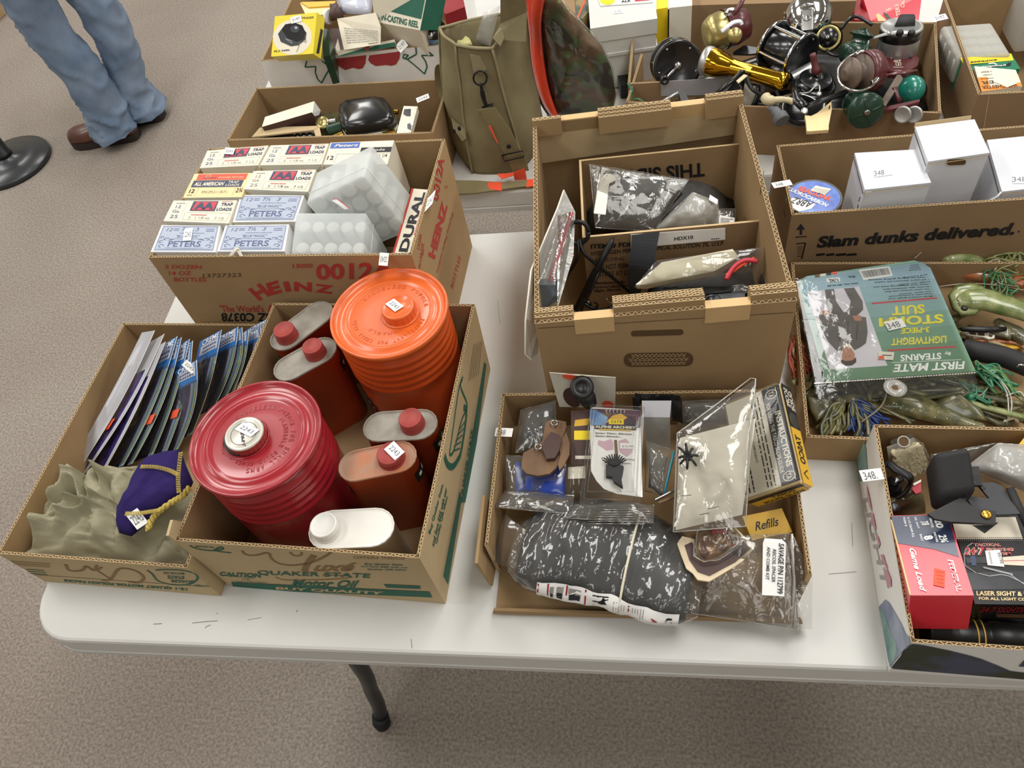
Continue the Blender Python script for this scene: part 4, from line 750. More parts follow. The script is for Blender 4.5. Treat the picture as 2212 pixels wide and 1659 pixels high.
# ---------------------------------------------------------------- shallow tray of parts
zC=zz(1020,790,.3557)
WC=lambda x,y,z:W(*zC(x,y),z)
mat('alloy2','dcdcd4',.2,metal=.55,var=.1); mat('leather','6f5339',.6,var=.2,scale=30,bump=.2,bscale=300); mat('leather_dk','4a3430',.5,var=.15); mat('bluepack','2946a8',.25,var=.06,coat=.5); mat('rubberblk','1b1c20',.45,var=.2,scale=12,col2='303136',bump=.15,bscale=60); mat('skyblue','3566a8',.4,var=.25,scale=40,col2='8fb3d6'); mat('tabyellow','f2d51f',.5,var=.02); mat('alpine','241a2c',.5,var=.3,scale=60,col2='6b3550'); mat('gold_ink','dcae35',.5,var=.05); mat('pink_ink','c9a7b4',.5,var=.05)
# torn left wall pieces
g=G(); g.slab([TR.T[3].lerp(TR.T[0],.55)+V((-.012,0,-.004)),TR.T[0].lerp(TR.T[3],.12)+V((-.01,0,0)),TR.B[0].lerp(TR.B[3],.12)+V((-.006,0,.01)),TR.B[0].lerp(TR.B[3],.45)+V((-.002,0,.002))],.004,'card',(-1,0,.1)); g.build('torn_flap',TR.ob)
g=G(); g.slab([TR.B[0]+V((0,.0,.004)),TR.B[1]+V((0,0,.004)),TR.B[1]+V((-.004,.0,.016)),TR.B[0]+V((.004,.0,.016))],.004,'card_in',(0,-1,.2)); g.build('front_lip',TR.ob)
sticker(TR.ob,Pl(WC(190,410,.078),(-.1,-.3,.95)),zC(135,428),zC(240,432),zC(145,376),'348',tb=(.08,.6,.2,.8))
def content(o,pts,z,h,m,name='contents',**k): g=G(); pillow(g,[WC(x,y,z) for x,y in pts],h,m,**k); g.build(name,o)
# 1 hang card with black dial
o=thing('hang_card','grey hang card with orange oval and round black dial at the tray back wall','package',WC(690,200,.03))
A=[WC(530,250,.085),WC(868,255,.085),WC(872,72,.145),WC(468,42,.15)]; g=G(); g.slab([A[0],A[1],A[2],WC(650,62,.148),A[3]],.001,'box_grey',(0,-1,.3)); g.build('card_back',o)
g=G(); k=Card(g,*A); k.ell(.32,.93,.13,.09,'pricered'); k.greek(.22,.88,.42,.96,2,'ink'); k.ell(.87,.1,.1,.13,'pricered'); k.ell(.28,.3,.16,.3,'leather_dk'); k.rect(.38,.05,.44,.95,'packgrey',.0004); g.build('card_print',o)
g=G(); M=fr(WC(665,140,.135),(.1,-.45,.9)); g.lathe([(.0,.0),(.0145,.0),(.0155,.004),(.0155,.012),(.013,.014),(.008,.014),(.007,.011),(.0005,.011)][1:],'blackp',28,M); g.tube([WC(680,165,.13),WC(700,200,.12),WC(720,240,.11)],[.011,.012,.009],'blackp',10); g.build('dial',o)
# 2 black crinkled bag
o=bag('black_part_bag','crinkled clear bag of black parts in the back left corner of the tray',[WC(260,530,.06),WC(500,520,.07),WC(510,210,.085),WC(295,270,.08)],.014,amp=.008,seed=12); content(o,[(280,510),(490,500),(500,240),(320,290)],.055,.018,'blackm',amp=.6,f=40)
# 17 dark bag at back right
o=bag('dark_part_bag','crinkled bag of dark parts at the tray back wall behind the white paper',[WC(1250,360,.055),WC(1600,350,.055),WC(1560,205,.075),WC(1280,215,.075)],.012,amp=.007,seed=13); content(o,[(1270,350),(1580,340),(1540,230),(1300,235)],.05,.014,'darkstuff',amp=.6,f=40)
# 3 leather finger tab
o=thing('finger_tab','brown leather archery finger tab with two silver eyelets, on the blue packet','leather tab',WC(430,520,.07))
g=G(); g.slab([WC(x,y,.088) for x,y in ((300,590),(310,530),(380,490),(425,455),(435,400),(445,345),(480,325),(520,330),(570,340),(572,370),(555,420),(545,470),(535,560),(510,620),(470,655),(400,668),(330,655),(302,625))],.004,'leather',(0,-.2,1)); g.build('leather_flap',o)
g=G(); g.slab([WC(x,y,.092) for x,y in ((530,480),(570,400),(592,470),(590,540),(560,600),(530,635),(520,600),(535,540))],.003,'leather',(0,-.2,1)); g.build('leather_flap',o)
g=G(); g.slab([WC(x,y,.096) for x,y in ((425,500),(440,450),(480,400),(530,420),(540,460),(525,520),(500,560),(450,565))],.007,'leather_dk',(0,-.2,1)); g.build('finger_spacer',o)
for x,y in ((500,346),(402,492)):
    g=G(); k=WC(x,y,.094); g.tube([k+V((.0042*math.cos(t),.0042*math.sin(t),0)) for t in [2*pi*i/16 for i in range(17)]],.0014,'steel',6); g.build('eyelet',o)
# 4 blue packet
o=bag('blue_part_packet','small clear packet with a bright blue insert under the leather tab',[WC(215,845,.05),WC(572,810,.05),WC(568,560,.07),WC(205,545,.07)],.005,amp=.003,f=40,seed=21)
g=G(); cs=[WC(262,805,.052),WC(566,800,.052),WC(560,600,.068),WC(262,585,.068)]; sheet(g,cs,12,12,.004,30,'bluepack',2,.004); g.build('blue_insert',o)
# 5 clear tube bag across
o=bag('clear_sleeve','empty crinkled clear plastic sleeve lying across the middle of the tray',[WC(130,860,.07),WC(600,900,.085),WC(620,790,.075),WC(200,760,.06)],.008,amp=.006,seed=33)
o=bag('clear_sleeve','wrinkled clear tube below the archery card, its right end cut square',[WC(565,925,.09),WC(1100,955,.095),WC(1105,845,.09),WC(600,850,.085)],.012,amp=.006,seed=34)
g=G()
for i in range(7): x=1040+i*9; g.tube([WC(700+i*8,960-i*14,.103),WC(x+10,960-i*15,.108)],.0007,'clearbag',4)
g.build('rib',o)
# 6 yellow and black card plus clear blister behind
o=thing('blister_card','yellow and black card in a clear blister, left of the archery card','package',WC(640,550,.07))
g=G(); A=[WC(600,600,.075),WC(730,600,.075),WC(725,270,.1),WC(600,272,.1)]; g.slab(A,.001,'leather_dk',(0,-.3,1)); k=Card(g,*A); k.rect(.15,.45,.95,.62,'tabyellow'); k.poly([(.15,.7),(.8,.72),(.95,.85),(.2,.82)],'gold_ink'); k.rect(.2,.1,.95,.16,'offwhite'); g.build('card_back',o)
g=G(); A=[WC(572,815,.07),WC(700,820,.07),WC(700,590,.082),WC(575,600,.082)]; sheet(g,A,8,8,.002,40,'clearhard',1,.008); k=Card(g,*[p+V((0,0,-.003)) for p in A]); k.rect(.05,.62,.9,.95,'offwhite'); g.build('blister',o)
# 7 archery blister card
o=thing('archery_blister','clear blister with a white ALPINE ARCHERY card and a black rubber star part','package',WC(850,550,.08))
A=[WC(800,780,.098),WC(1035,800,.098),WC(1018,265,.115),WC(715,255,.115)]
g=G(); o8=[WC(1035,798,.0985),WC(1018,268,.115),WC(730,252,.115),WC(714,268,.1145),WC(722,640,.104),WC(755,700,.1015),WC(800,748,.1),WC(880,778,.099)]; g.slab(o8,.0008,'white',(0,-.1,1)); g.build('card_back',o)
g=G(); A=[WC(745,780,.0992),WC(1034,795,.0992),WC(1018,268,.1158),WC(714,262,.1158)]; k=Card(g,*A)
k.poly([(.0,.8),(1.0,.78),(1,1),(0,1)],'alpine'); k.poly([(0,.8),(.3,.8),(.36,.9),(.1,.99),(0,.99)],'skyblue',.0001); k.poly([(.3,.83),(.45,.86),(.6,.84),(.75,.9),(.62,.95),(.45,.92)],'gold_ink',.0002); k.poly([(.27,.93),(.36,.9),(.42,.93),(.35,.97)],'leather',.0002)
for i in range(6): k.line([(.34+i*.07,.955),(.32+i*.075,.985),(.36+i*.07,.99)],.0007,'cream',.0004)
k.rect(.07,.755,.93,.8,'ink',.0003); k.text('ALPINE ARCHERY',.09,.765,.91,.797,'cream',.04,e=.0005); k.rect(.18,.742,.82,.757,'gold_ink',.0003)
k.rect(.37,.815,.67,.875,'tabyellow',.0006); k.text('5078',.42,.828,.63,.862,'ink',.0,e=.0009,sp=1.3)
k.text('String Thing, Silicone',.08,.69,.82,.715,'ink',.02,sh=.15); k.text('String Silencer...',.08,.655,.62,.68,'ink',.02,sh=.15)
k.poly([(.14,.62),(.12,.57),(.3,.5),(.44,.52),(.44,.6),(.4,.64),(.25,.61)],'pink_ink'); k.poly([(.55,.62),(.7,.65),(.8,.58),(.82,.5),(.7,.44),(.56,.5)],'pink_ink'); k.poly([(.46,.63),(.52,.63),(.53,.4),(.47,.4)],'leather',.0001)
k.rect(.58,.53,.86,.595,'white',.0005); k.text('$10.99',.62,.54,.84,.57,'grey_ink',e=.0008); k.text('Fade      -lasting.',.18,.395,.88,.42,'ink',.01,sh=.15); k.text('Re           -poon...',.24,.35,.82,.375,'ink',.01,sh=.15); g.build('card_print',o)
g=G(); ctr=WC(862,610,.112)
for i in range(11): a=.5+i*.21; g.tube([ctr,ctr+V((math.cos(a)*.017,math.sin(a)*.017,.001))],[.0016,.0007],'blackm',5)
g.slab([WC(x,y,.112) for x,y in ((812,600),(860,585),(920,610),(912,650),(905,680),(915,735),(860,700),(850,672),(812,668))],.007,'blackm',(0,0,1)); g.build('rubber_star',o)
for pts,h_ in ((((685,755),(990,840),(1035,250),(720,245)),.0),):
    g=G(); A=[WC(655,860,.094),WC(1018,868,.094),WC(1045,255,.117),WC(720,240,.117)]
    sheet(g,[p+V((0,0,.003)) for p in A],10,10,.0006,20,'clearhard',1,.003); g.build('blister',o)
    g=G(); 
    for ins,zr in ((0,.0015),(.06,.006),(.12,.009)):
        pp=[A[0].lerp(A[2],ins)+V((0,0,zr)),A[1].lerp(A[3],ins)+V((0,0,zr)),A[2].lerp(A[0],ins)+V((0,0,zr)),A[3].lerp(A[1],ins)+V((0,0,zr))]; g.tube(pp+[pp[0]],.0007,'clearhard',4)
    g.build('blister_edge',o)
# 8 chrome box in black bag
o=thing('chrome_case','chrome-fronted case with a pale woven top, standing in an open black bag','case',WC(1120,400,.03))
g=G(); a,b,c,dd=WC(1033,312,.105),WC(1200,314,.105),WC(1210,212,.112),WC(1030,212,.112); g.hexa([p-V((0,0,.02)) for p in (a,b,c,dd)]+[a,b,c,dd],'packgrey'); g.build('woven_top',o)
g=G(); e1,e2=WC(1062,500,.052),WC(1205,505,.052); g.hexa([e1,e2,e2+V((0,.035,0)),e1+V((0,.035,0)),a-V((0,0,.001)),b-V((0,0,.001)),b+V((0,.03,-.01)),a+V((0,.03,-.01))],'alloy2'); g.build('chrome_body',o)
g=G(); sheet(g,[WC(980,330,.07),WC(1010,330,.08),WC(1025,175,.118),WC(975,195,.11)],8,10,.006,40,'blackp',3); sheet(g,[WC(1215,330,.08),WC(1280,350,.07),WC(1270,195,.11),WC(1205,170,.118)],8,10,.006,40,'blackp',4); sheet(g,[WC(1000,230,.1),WC(1250,230,.1),WC(1265,180,.118),WC(985,165,.118)],14,6,.006,40,'blackp',5); g.build('black_bag',o)
# 9 small zip bag with green line
o=bag('zip_bag','small clear zip bag with a green seal line, between archery card and white paper bag',[WC(1050,760,.08),WC(1165,790,.085),WC(1240,520,.1),WC(1050,455,.1)],.01,amp=.006,seed=41)
g=G(); g.tube([WC(1165,780,.095),WC(1225,520,.112)],.0016,'packteal',5); g.build('zip_seal',o); content(o,[(1070,740),(1140,760),(1190,560),(1080,500)],.08,.008,'greystuff',amp=.6,f=60)
o=thing('arrow_parts','bundle of thin metal and wooden arrow ends poking out under the white paper bag','arrow parts',WC(1170,790,.08)); 
for i,(a,b,mm) in enumerate((((1110,815),(1240,750),'steel'),((1130,835),(1245,790),'leather'),((1100,735),(1150,780),'blackp'))): g=G(); g.cyl(WC(*a,.1),WC(*b,.1),.0022,mm,8); g.build('shaft',o)
# 10 big white paper bag
o=thing('paper_filled_bag','big clear bag holding a white paper, propped against the yellow-edged guide box','bag',WC(1450,600,.1))
A=[WC(1235,1000,.11),WC(1640,905,.12),WC(1722,320,.15),WC(1260,440,.13)]; g=G(); sheet(g,A,24,24,.003,22,'offwhite',6,.004); g.build('paper_sheet',o)
g=G(); sheet(g,[WC(1222,1010,.113),WC(1660,975,.118),WC(1722,80,.175),WC(1245,410,.14)],30,34,.005,24,'clearbag',7,.008); g.build('clear_film',o)
g=G(); g.tube([WC(1222,1010,.113),WC(1660,975,.118),WC(1690,500,.145),WC(1722,80,.175),WC(1690,75,.174),WC(1450,260,.158),WC(1245,410,.14),WC(1235,700,.125),WC(1222,1010,.113)],.001,'milkbag',5); g.build('sealed_edge',o)
g=G(); 
for a,b,c_,d_ in ((1270,790,1330,785),(1430,870,1500,855),(1380,905,1440,895)): g.line([WC(a,b,.132),WC(c_,d_,.134)],.0008,'ink',(0,0,1))
g.build('pen_mark',o)
# 11 rubber spider silencer
g=G(); ctr=WC(1308,555,.142); g.lathe([(.004,-.002),(.006,0),(.004,.003),(.0005,.004)],'blackm',10,Matrix.Translation(ctr))
for i,(x,y) in enumerate(((1250,495),(1295,470),(1340,500),(1375,548),(1362,608),(1305,630),(1262,600),(1255,560))): g.tube(spline([ctr,lerp(ctr,WC(x,y,.15),.5)+V((0,0,.003)),WC(x,y,.142)],4),[.002]*4+[.0016]*4+[.0008],'blackm',6)
props(g.build('rubber_spider'),'small black rubber spider-shaped string silencer on the white paper bag','archery part')
# 12 guide box
o=thing('guide_box','clear-lidded box with black and cream INSTRUCTIONS sheet and yellow sides, leaning on the tray edge','box',WC(1850,500,.05))
D,A_,B_,C_=WC(1985,702,.125),WC(1848,92,.147),WC(1630,822,.088),WC(2072,742,.098)
g=G(); rbox(g,D+(C_-D)*.15,A_+(C_-D)*.15,B_+(C_-D)*.15,C_,.003,'butter'); g.build('box_body',o)
g=G(); rbox(g,D-(C_-D)*.03,A_-(C_-D)*.03,B_-(C_-D)*.03,D+(C_-D)*.75,.004,'clearhard'); g.build('clear_lid',o)
g=G(); v1=(A_-D);v2=(B_-D);v3=(C_-D); n_=-v3.normalized(); BL,BR,TR_,TL=D+v1*.02+v3*.13,D+v1*.98+v3*.13,D+v2*.98+v1*.98+v3*.13,D+v2*.98+v1*.02+v3*.13
# face frame: u runs along the long side from near to far, v from outer edge inwards -> lettering reads from far to near
k=Card(g,TR_,TL,BL,BR,.0006); sgn=1 if k.n.z>0 else -1
if sgn<0: k.e=-.0006; k.n=-k.n; k.e=.0006
k.rect(0,0,1,1,'cream'); k.rect(0,.68,1,1,'ink',.0002); k.line([(.02,.93),(.98,.93)],.0006,'steel',.0005)
k.text('INSTRUCTIONS',.27,.83,.84,.93,'cream',.03,e=.0006); k.text('FOR USING THE TASCO SCOPE-GUIDE',.16,.71,.88,.78,'cream',.01,e=.0006)
for u in (.08,.93): k.ring(u,.84,.045,.1,.0009,'cream',.0006); k.text('TA',u-.03,.79,u+.03,.88,'cream',.02,e=.0006)
k.greek(.05,.45,.97,.64,3,'black_ink',5,.35); k.text('COMPONENTS',.48,.34,.7,.38,'black_ink',e=.0004); k.greek(.5,.05,.97,.28,3,'black_ink',6,.35); k.rect(.22,.0,.42,.36,'box_grey',.0003); k.ell(.32,.16,.06,.12,'ink',.0004); g.build('instruction_sheet',o)
g=G(); fc=Card(g,A_+v3*1.,D+v3*1.,D+v3*.2,A_+v3*.2,.0012)
if fc.n.x<0: fc.n=-fc.n
fc.rect(.45,.08,1,.95,'gold_ink'); fc.rect(.0,.08,.45,.95,'ink'); fc.ell(.37,.5,.08,.42,'steel',.0003); fc.text('TASCO',.52,.3,.8,.75,'ink',.03,e=.0004); fc.text('SCOPE',.04,.5,.24,.85,'cream',.02,e=.0004); fc.text('GUIDE',.05,.15,.26,.45,'cream',.02,e=.0004); fc.line([(.85,.3),(.9,.7),(.94,.4)],.0015,'ink',.0004); g.build('side_print',o)
g=G(); fc=Card(g,B_+v3*1.,D+v3,D+v3*.2,B_+v3*.2,.0012)
if fc.n.y>0: fc.n=-fc.n
fc.rect(.05,.05,.95,.95,'gold_ink'); fc.rect(.05,.7,.98,.98,'ink',.0002); fc.text('TASCO',.4,.45,.8,.68,'ink',.03,e=.0004); fc.text('SCOPE-GUIDE',.2,.12,.9,.36,'ink',.02,e=.0004); g.build('end_print',o)
# 13 refills packet
o=thing('refill_box','yellow packet lettered Refills in the front right of the tray','packet',WC(1780,950,.03)); A=[WC(1700,1060,.05),WC(1945,1010,.05),WC(1880,865,.06),WC(1640,915,.06)]; g=G(); g.hexa([p-V((0,0,.02)) for p in A]+A,'gold_ink'); g.build('carton_body',o)
g=G(); Q_=Pl.tri(A[0],A[1],A[2]); g.ptext(Q_,'Refills',zC(1722,1003),zC(1865,970),zC(1712,950),'ink',.0006,off=.01,sh=.3); g.build('front_print',o)
# 14 rolled black pad in clear bag
o=thing('rolled_pad','black rubber pad rolled up in a clear bag with a red and white printed strip','package',WC(800,1150,.03))
a,b=WC(320,1110,.05),WC(1330,1350,.05); ax=(b-a).normalized(); sd=ax.cross(V((0,0,1))).normalized()
def roll(u,t,s=1.,rz=.033,ry=.045): 
    c_=a.lerp(b,u)+V((0,.02*math.sin(pi*u),0)); k=1-.35*abs(2*u-1)**4; w_=1+.06*fbm((u*9,t*2,1)); return c_+(-sd)*(ry*1.35*math.cos(t)*k*s*w_)+V((0,0,rz*math.sin(t)*k*s*w_))
g=G(); g.rings([[roll(u/30,2*pi*j/28,1) for j in range(28)] for u in range(31)],'rubberblk',cap=(True,True)); g.build('pad',o)
g=G(); g.grid(lambda u,v:roll(-.06+1.12*u,pi*1.12-1.28*pi*v,1.1)+V((0,0,.002+.004*(1-abs(2*noise.noise((u*24,v*9,2))))+.003*fbm((u*30,v*12,5)))),60,30,'clearbag'); g.build('clear_film',o)
g=G(); sheet(g,[WC(105,1190,.03),WC(300,1250,.05),WC(330,1000,.07),WC(200,900,.06)],14,14,.006,26,'clearbag',3,.004); g.build('film_tail',o)
def strip(u,v,e=0): 
    t=pi*1.0+.06-.55*(v)+0; c_=roll(.19+.78*u,2*pi-(-.0)-0,1) if 0 else roll(.17+.8*u,pi*1.02-.62*v,1.13); return c_+V((0,-.002,.0045+e))
g=G(); g.grid(lambda u,v:strip(u,v),24,6,'white'); g.build('paper_strip',o)
g=G()
def srect(u0,v0,u1,v1,m,e=.0008,n=3): g.grid(lambda x,y:strip(u0+(u1-u0)*x,v0+(v1-v0)*y,e),n,2,m)
for u0 in (.005,.08,.22,.36): srect(u0,.05,u0+.012,.95,'redpaint')
for u0,u1 in ((.1,.13),(.15,.2),(.24,.33)): srect(u0,.3,u1,.8,'grey_ink'); srect(u0+.005,.15,u1-.004,.5,'black_ink',.0011)
srect(.42,.12,.53,.88,'blackp'); srect(.67,.1,.68,.9,'redpaint')
for i in range(5): srect(.57+.018*i,.15,.574+.018*i,.8,'grey_ink',.0009,1); srect(.7+.018*i,.15,.704+.018*i,.85,'grey_ink',.0009,1)
for t,u0,u1,v0,v1,mm in (('A',.83,.87,.25,.6,'redpaint'),('U',.92,.96,.25,.7,'ink')):
    vs,fs=textgeo(t,.04); g.add([strip(u0+(u1-u0)*y,v1-(v1-v0)*x,.0014) for x,y in vs],fs,mm)
g.build('strip_print',o)
g=G(); g.tube(spline([roll(.66,t,1.16)+V((0,0,.003)) for t in (2.9,2.5,2.0,1.5,1.1,.8)],4),.0016,'creamblock',5); g.build('rubber_band',o)
# 15 gem blister
mat('gems','8d6b3c',.35,var=.4,scale=90,col2='4c2a22',thr=(.35,.65),coat=.6); mat('tornpaper','d9c7a8',.7,var=.1)
o=thing('torn_blister','torn brown and cream card with a domed clear blister of small red and gold parts','package',WC(1480,1130,.06))
g=G(); g.slab([WC(x,y,.085) for x,y in ((1245,1080),(1275,1035),(1340,1050),(1400,1000),(1600,985),(1680,1060),(1712,1110),(1650,1180),(1600,1215),(1500,1275),(1440,1310),(1370,1300),(1340,1260),(1300,1230),(1270,1150))],.003,'tornpaper',(0,0,1)); g.slab([WC(x,y,.0865) for x,y in ((1290,1090),(1345,1065),(1600,1020),(1690,1110),(1600,1190),(1440,1275),(1370,1250),(1320,1180))],.001,'leather_dk',(0,0,1)); g.build('card_back',o)
g=G(); pillow(g,[WC(x,y,.088) for x,y in ((1350,1150),(1345,1040),(1400,985),(1560,975),(1600,1040),(1590,1110),(1500,1180),(1400,1200))],.014,'gems',amp=.7,f=90); g.build('small_parts',o)
g=G(); pillow(g,[WC(x,y,.089) for x,y in ((1335,1170),(1330,1030),(1390,970),(1580,965),(1650,1050),(1630,1120),(1500,1200),(1400,1215))],.021,'clearhard',amp=.35,f=50,p=.35); g.build('blister_dome',o)
g=G(); pillow(g,[WC(x,y,.101) for x,y in ((1440,1000),(1550,985),(1560,1020),(1460,1030))],.006,'redpaint',amp=.8,f=90); g.build('red_part',o)
# 16 kit bag with label
o=bag('kit_bag','large clear zip bag with white part-number label hanging over the tray corner',[WC(1330,1500,.035),WC(1985,1600,.035),WC(1935,1020,.085),WC(1500,1040,.095)],.012,amp=.008,seed=51,n=36)
A=[WC(1760,1395,.079),WC(1895,1402,.079),WC(1905,1080,.1),WC(1775,1050,.1)]; g=G(); g.slab([p+V((0,0,.001)) for p in (A[0],A[1],A[2],WC(1880,1058,.1),A[3],WC(1765,1080,.098))],.0006,'white',(0,0,1)); k=Card(g,*[p+V((0,0,.0012)) for p in A],.0006); 
k.text('SAVAGE P/N 112799',.66,.04,.92,.97,'ink',.02,up='R'); k.text('RECOIL SPACER',.4,.24,.56,.84,'ink',.015,up='R',sh=.15); k.text('AND COMB KIT',.13,.27,.28,.86,'ink',.015,up='R'); g.build('paper_label',o)
g=G(); g.tube([WC(1940,1020,.088),WC(1955,1300,.062),WC(1945,1590,.038)],.0022,'milkbag',6); g.build('zip_seal',o)
g=G(); sheet(g,[WC(1950,1590,.03),WC(2060,1600,.02),WC(2065,1290,.06),WC(1940,1010,.086)],12,20,.006,30,'clearbag',8); g.build('bag_mouth',o)
# ---------------------------------------------------------------- long shoe carton
zD=zz(1650,230,.25407); WD=lambda x,y,z:W(*zD(x,y),z)
mat('boxwhite','d6d8de',.6,var=.015); mat('inkblack','17171a',.55,var=.05); mat('spoolblue','2440a8',.35,var=.3,scale=70,col2='4a7fd0',coat=.4); mat('spoolrim','6d6a66',.45,var=.1)
P=SL.front; g=G()
g.ptext(P,'Slam dunks delivered.',zD(450,1205),zD(2126,1092),zD(446,1106),'inkblack',.0006,off=.045,sh=.22)
g.ppoly(P,[zD(*p) for p in ((315,996),(352,1046),(326,1048),(326,1090),(306,1092),(306,1050),(274,1050))],'inkblack',.0005); g.pline(P,[zD(270,1112),zD(365,1106)],.0022,'inkblack'); g.pline(P,[zD(*p) for p in ((275,1168),(354,1160),(322,1296))],.0022,'inkblack')
for i in range(5): g.pline(P,[zD(284,1195+i*20),zD(330-i*3,1192+i*20)],.0012,'inkblack')
for a,b in ((445,520),(530,600),(612,700),(705,790)): g.ppoly(P,[zD(a,1272),zD(b,1266),zD(b,1246),zD(a,1254)],'inkblack',.0005)
g.pell(P,zD(2168,1063),(2.2,0),(0,2.2),'inkblack'); SL.deco(g)
sticker(SL.ob,SL.rimpl,(0,0),(1,0),(0,1),'') if 0 else None
def whitebox(lb,FL,FR,BR,BL,z,kind):
    T=[WD(*p,z) for p in (FL,FR,BR,BL)]; c=sum(T,V())/4; o=thing('white_box',lb,'box',(c.x,c.y,TZ+.005),'white cardboard boxes in the shoe carton')
    Bm=[V((p.x,p.y,TZ+.005)) for p in T]; g=G(); g.hexa(Bm+[p-V((0,0,.0045)) for p in T],'boxwhite'); g.build('carton_body',o)
    g=G(); ins=[lerp(p,c,-.008) for p in T]; g.hexa([p-V((0,0,.004)) for p in ins]+ins,'boxwhite'); g.build('lid',o)
    g=G(); n_=V((-1,0,0)); 
    g.line([T[3]-V((.0012,0,.006)),T[0]-V((.0012,0,.008))],.0012,'inkblack',(-1,0,.3)); g.line([T[0]+V((0,-.0012,-.0052)),T[1]+V((0,-.0012,-.0052))],.001,'card_edge',(0,-1,.3)); g.build('lid_seam',o)
    Fp=Pl.tri(Bm[0],Bm[1],T[1]); 
    return o,Fp,T
o,Fp,T=whitebox('white box with a small 348 sticker on its lid, next to the line spool',(860,706),(1420,646),(1297,366),(775,396),.176,0)
sticker(o,PZ(.1762),zD(940,600),zD(1095,578),zD(935,540),'348',tb=(.0,.55,.15,.85)); g=G()
for k in range(2): g.line([T[3]-V((.0016,.002,.002+.006*k)),T[0]-V((.0018,-.004,.012+.008*k))],.0007,'grey_ink',(-1,0,.3))
g.slab([T[0]+V((.001,-.002,-.003)),T[0]+V((.009,-.002,-.003)),T[0]+V((.001,-.003,-.012))],.001,'box_grey',(0,-1,.2)); g.build('tuck_tab',o)
g=G(); g.pline(Fp,[zD(818,770),zD(806,808)],.0012,'inkblack'); g.pline(Fp,[zD(803,835),zD(796,872)],.0012,'inkblack'); g.build('slit',o)
o,Fp,T=whitebox('middle white box, with an oval finger hole below its lid',(1398,467),(1918,392),(1790,110),(1290,174),.196,1)
g=G(); g.ppoly(Fp,[zD(1636+x,474+y-.045*x) for x,y in stadium(168,52,6)],'edge_dark',.0008); g.pline(Fp,[zD(1636+x,474+y-.045*x) for x,y in stadium(172,56,6)+stadium(172,56,6)[:1]],.001,'box_grey',.001); g.build('finger_hole',o)
g=G(); a,b=T[3],T[2]; g.slab([a+V((-.001,.001,-.002)),b+V((-.004,.001,-.002)),b+V((-.004,.004,.004)),a+V((.0,.004,.004))],.0015,'card_lt',(0,-.3,1)); g.build('inner_flap',o)
o,Fp,T=whitebox('white box cut by the right picture edge, its front corner torn and curled',(2026,722),(2560,662),(2400,236),(1900,286),.152,2)
sticker(o,PZ(.1522),zD(2118,652),zD(2260,652),zD(2114,588),'348',tb=(.0,.8,.2,.85)); g=G(); c_=T[0]
g.tube(spline([c_+V((-.001,0,-.001)),c_+V((-.006,-.004,-.006)),c_+V((-.012,-.002,-.014)),c_+V((-.006,-.003,-.018))],4),.0016,'boxwhite',6,flat=.4); g.tube(spline([c_+V((-.001,-.002,-.003)),c_+V((-.007,-.005,-.009)),c_+V((-.009,-.002,-.016))],4),.0012,'inkblack',5,flat=.4); g.build('torn_corner',o)
o=thing('line_spool','round fishing line spool with a blue printed face in the shoe carton','spool',WD(425,770,.105))
zt=.14; k=WD(425,772,zt); R=(WD(662,745,zt)-k).length; M=Matrix.Translation((k.x,k.y,TZ)); g=G(); g.lathe([(R*.97,zt-.032),(R,zt-.03),(R,zt-.027),(R*.93,zt-.025),(R*.93,zt-.004),(R,zt-.002),(R,zt),(R*.96,zt+.0005),(R*.955,zt-.001),(.0005,zt-.001)],'spoolrim',48,M); g.build('flange',o)
P=PZ(zt-.0005); g=G(); g.add([V((k.x+R*.93*math.cos(2*pi*i/40),k.y+R*.93*math.sin(2*pi*i/40),TZ+zt-.0004)) for i in range(40)],[tuple(range(40))],'spoolblue')
g.ptext(P,'SEAGUAR',zD(285,712),zD(560,806),zD(300,672),'pricered',.0006,off=.04,sh=.2); g.ptext(P,'FLUOROCARBON',zD(180,700),zD(530,856),zD(205,676),'paper',.0006,off=.03,sh=.2); g.ppoly(P,[zD(*p) for p in ((210,830),(240,775),(330,790),(440,830),(400,870),(300,895),(240,875))],'paper',.0005); g.ptext(P,'ABRZ',zD(430,815),zD(250,765),zD(395,865),'inkblack',.0009,off=.01,sh=.3)
g.ppoly(P,[zD(*p) for p in ((395,712),(440,672),(575,700),(520,752))],'offwhite',.0008); 
for i in range(4): g.pline(P,[zD(425+i*5-4,690+i*13),zD(550-i*8,716+i*9)],.0008,'grey_ink',.001)
g.build('face_print',o)
# ---------------------------------------------------------------- lure tray
zE=zz(1690,500,.3014); WE=lambda x,y,z:W(*zE(x,y),z)
mat('squidgreen','5f7038',.35,var=.3,scale=55,col2='a3a672',thr=(.35,.7),coat=.6,bump=.2,bscale=120,detail=6); mat('squidolive','454a30',.35,var=.3,scale=60,col2='867c50',thr=(.35,.7),coat=.6,bump=.2,bscale=120,detail=6); mat('squidorange','b9552d',.35,var=.25,scale=50,col2='8d6a42',thr=(.3,.7),coat=.6,detail=5); mat('squiddark','4a4a38',.3,var=.3,scale=60,col2='77704e',thr=(.4,.7),coat=.6,detail=6); mat('glitter','e9e3b8',.3,metal=.4,var=0)
mat('strandgreen','49773f',.35,var=.2,coat=.4); mat('strandteal','24704e',.35,var=.2,coat=.4); mat('strandblue','28407c',.35,var=.25,coat=.4); mat('strandred','9a4229',.4,var=.3,scale=30); mat('strandolive','7c7a48',.35,var=.3,scale=30,coat=.3); film('mono','e6e2cc',haze=.55,gloss=.6,rough=.2,bump=0)
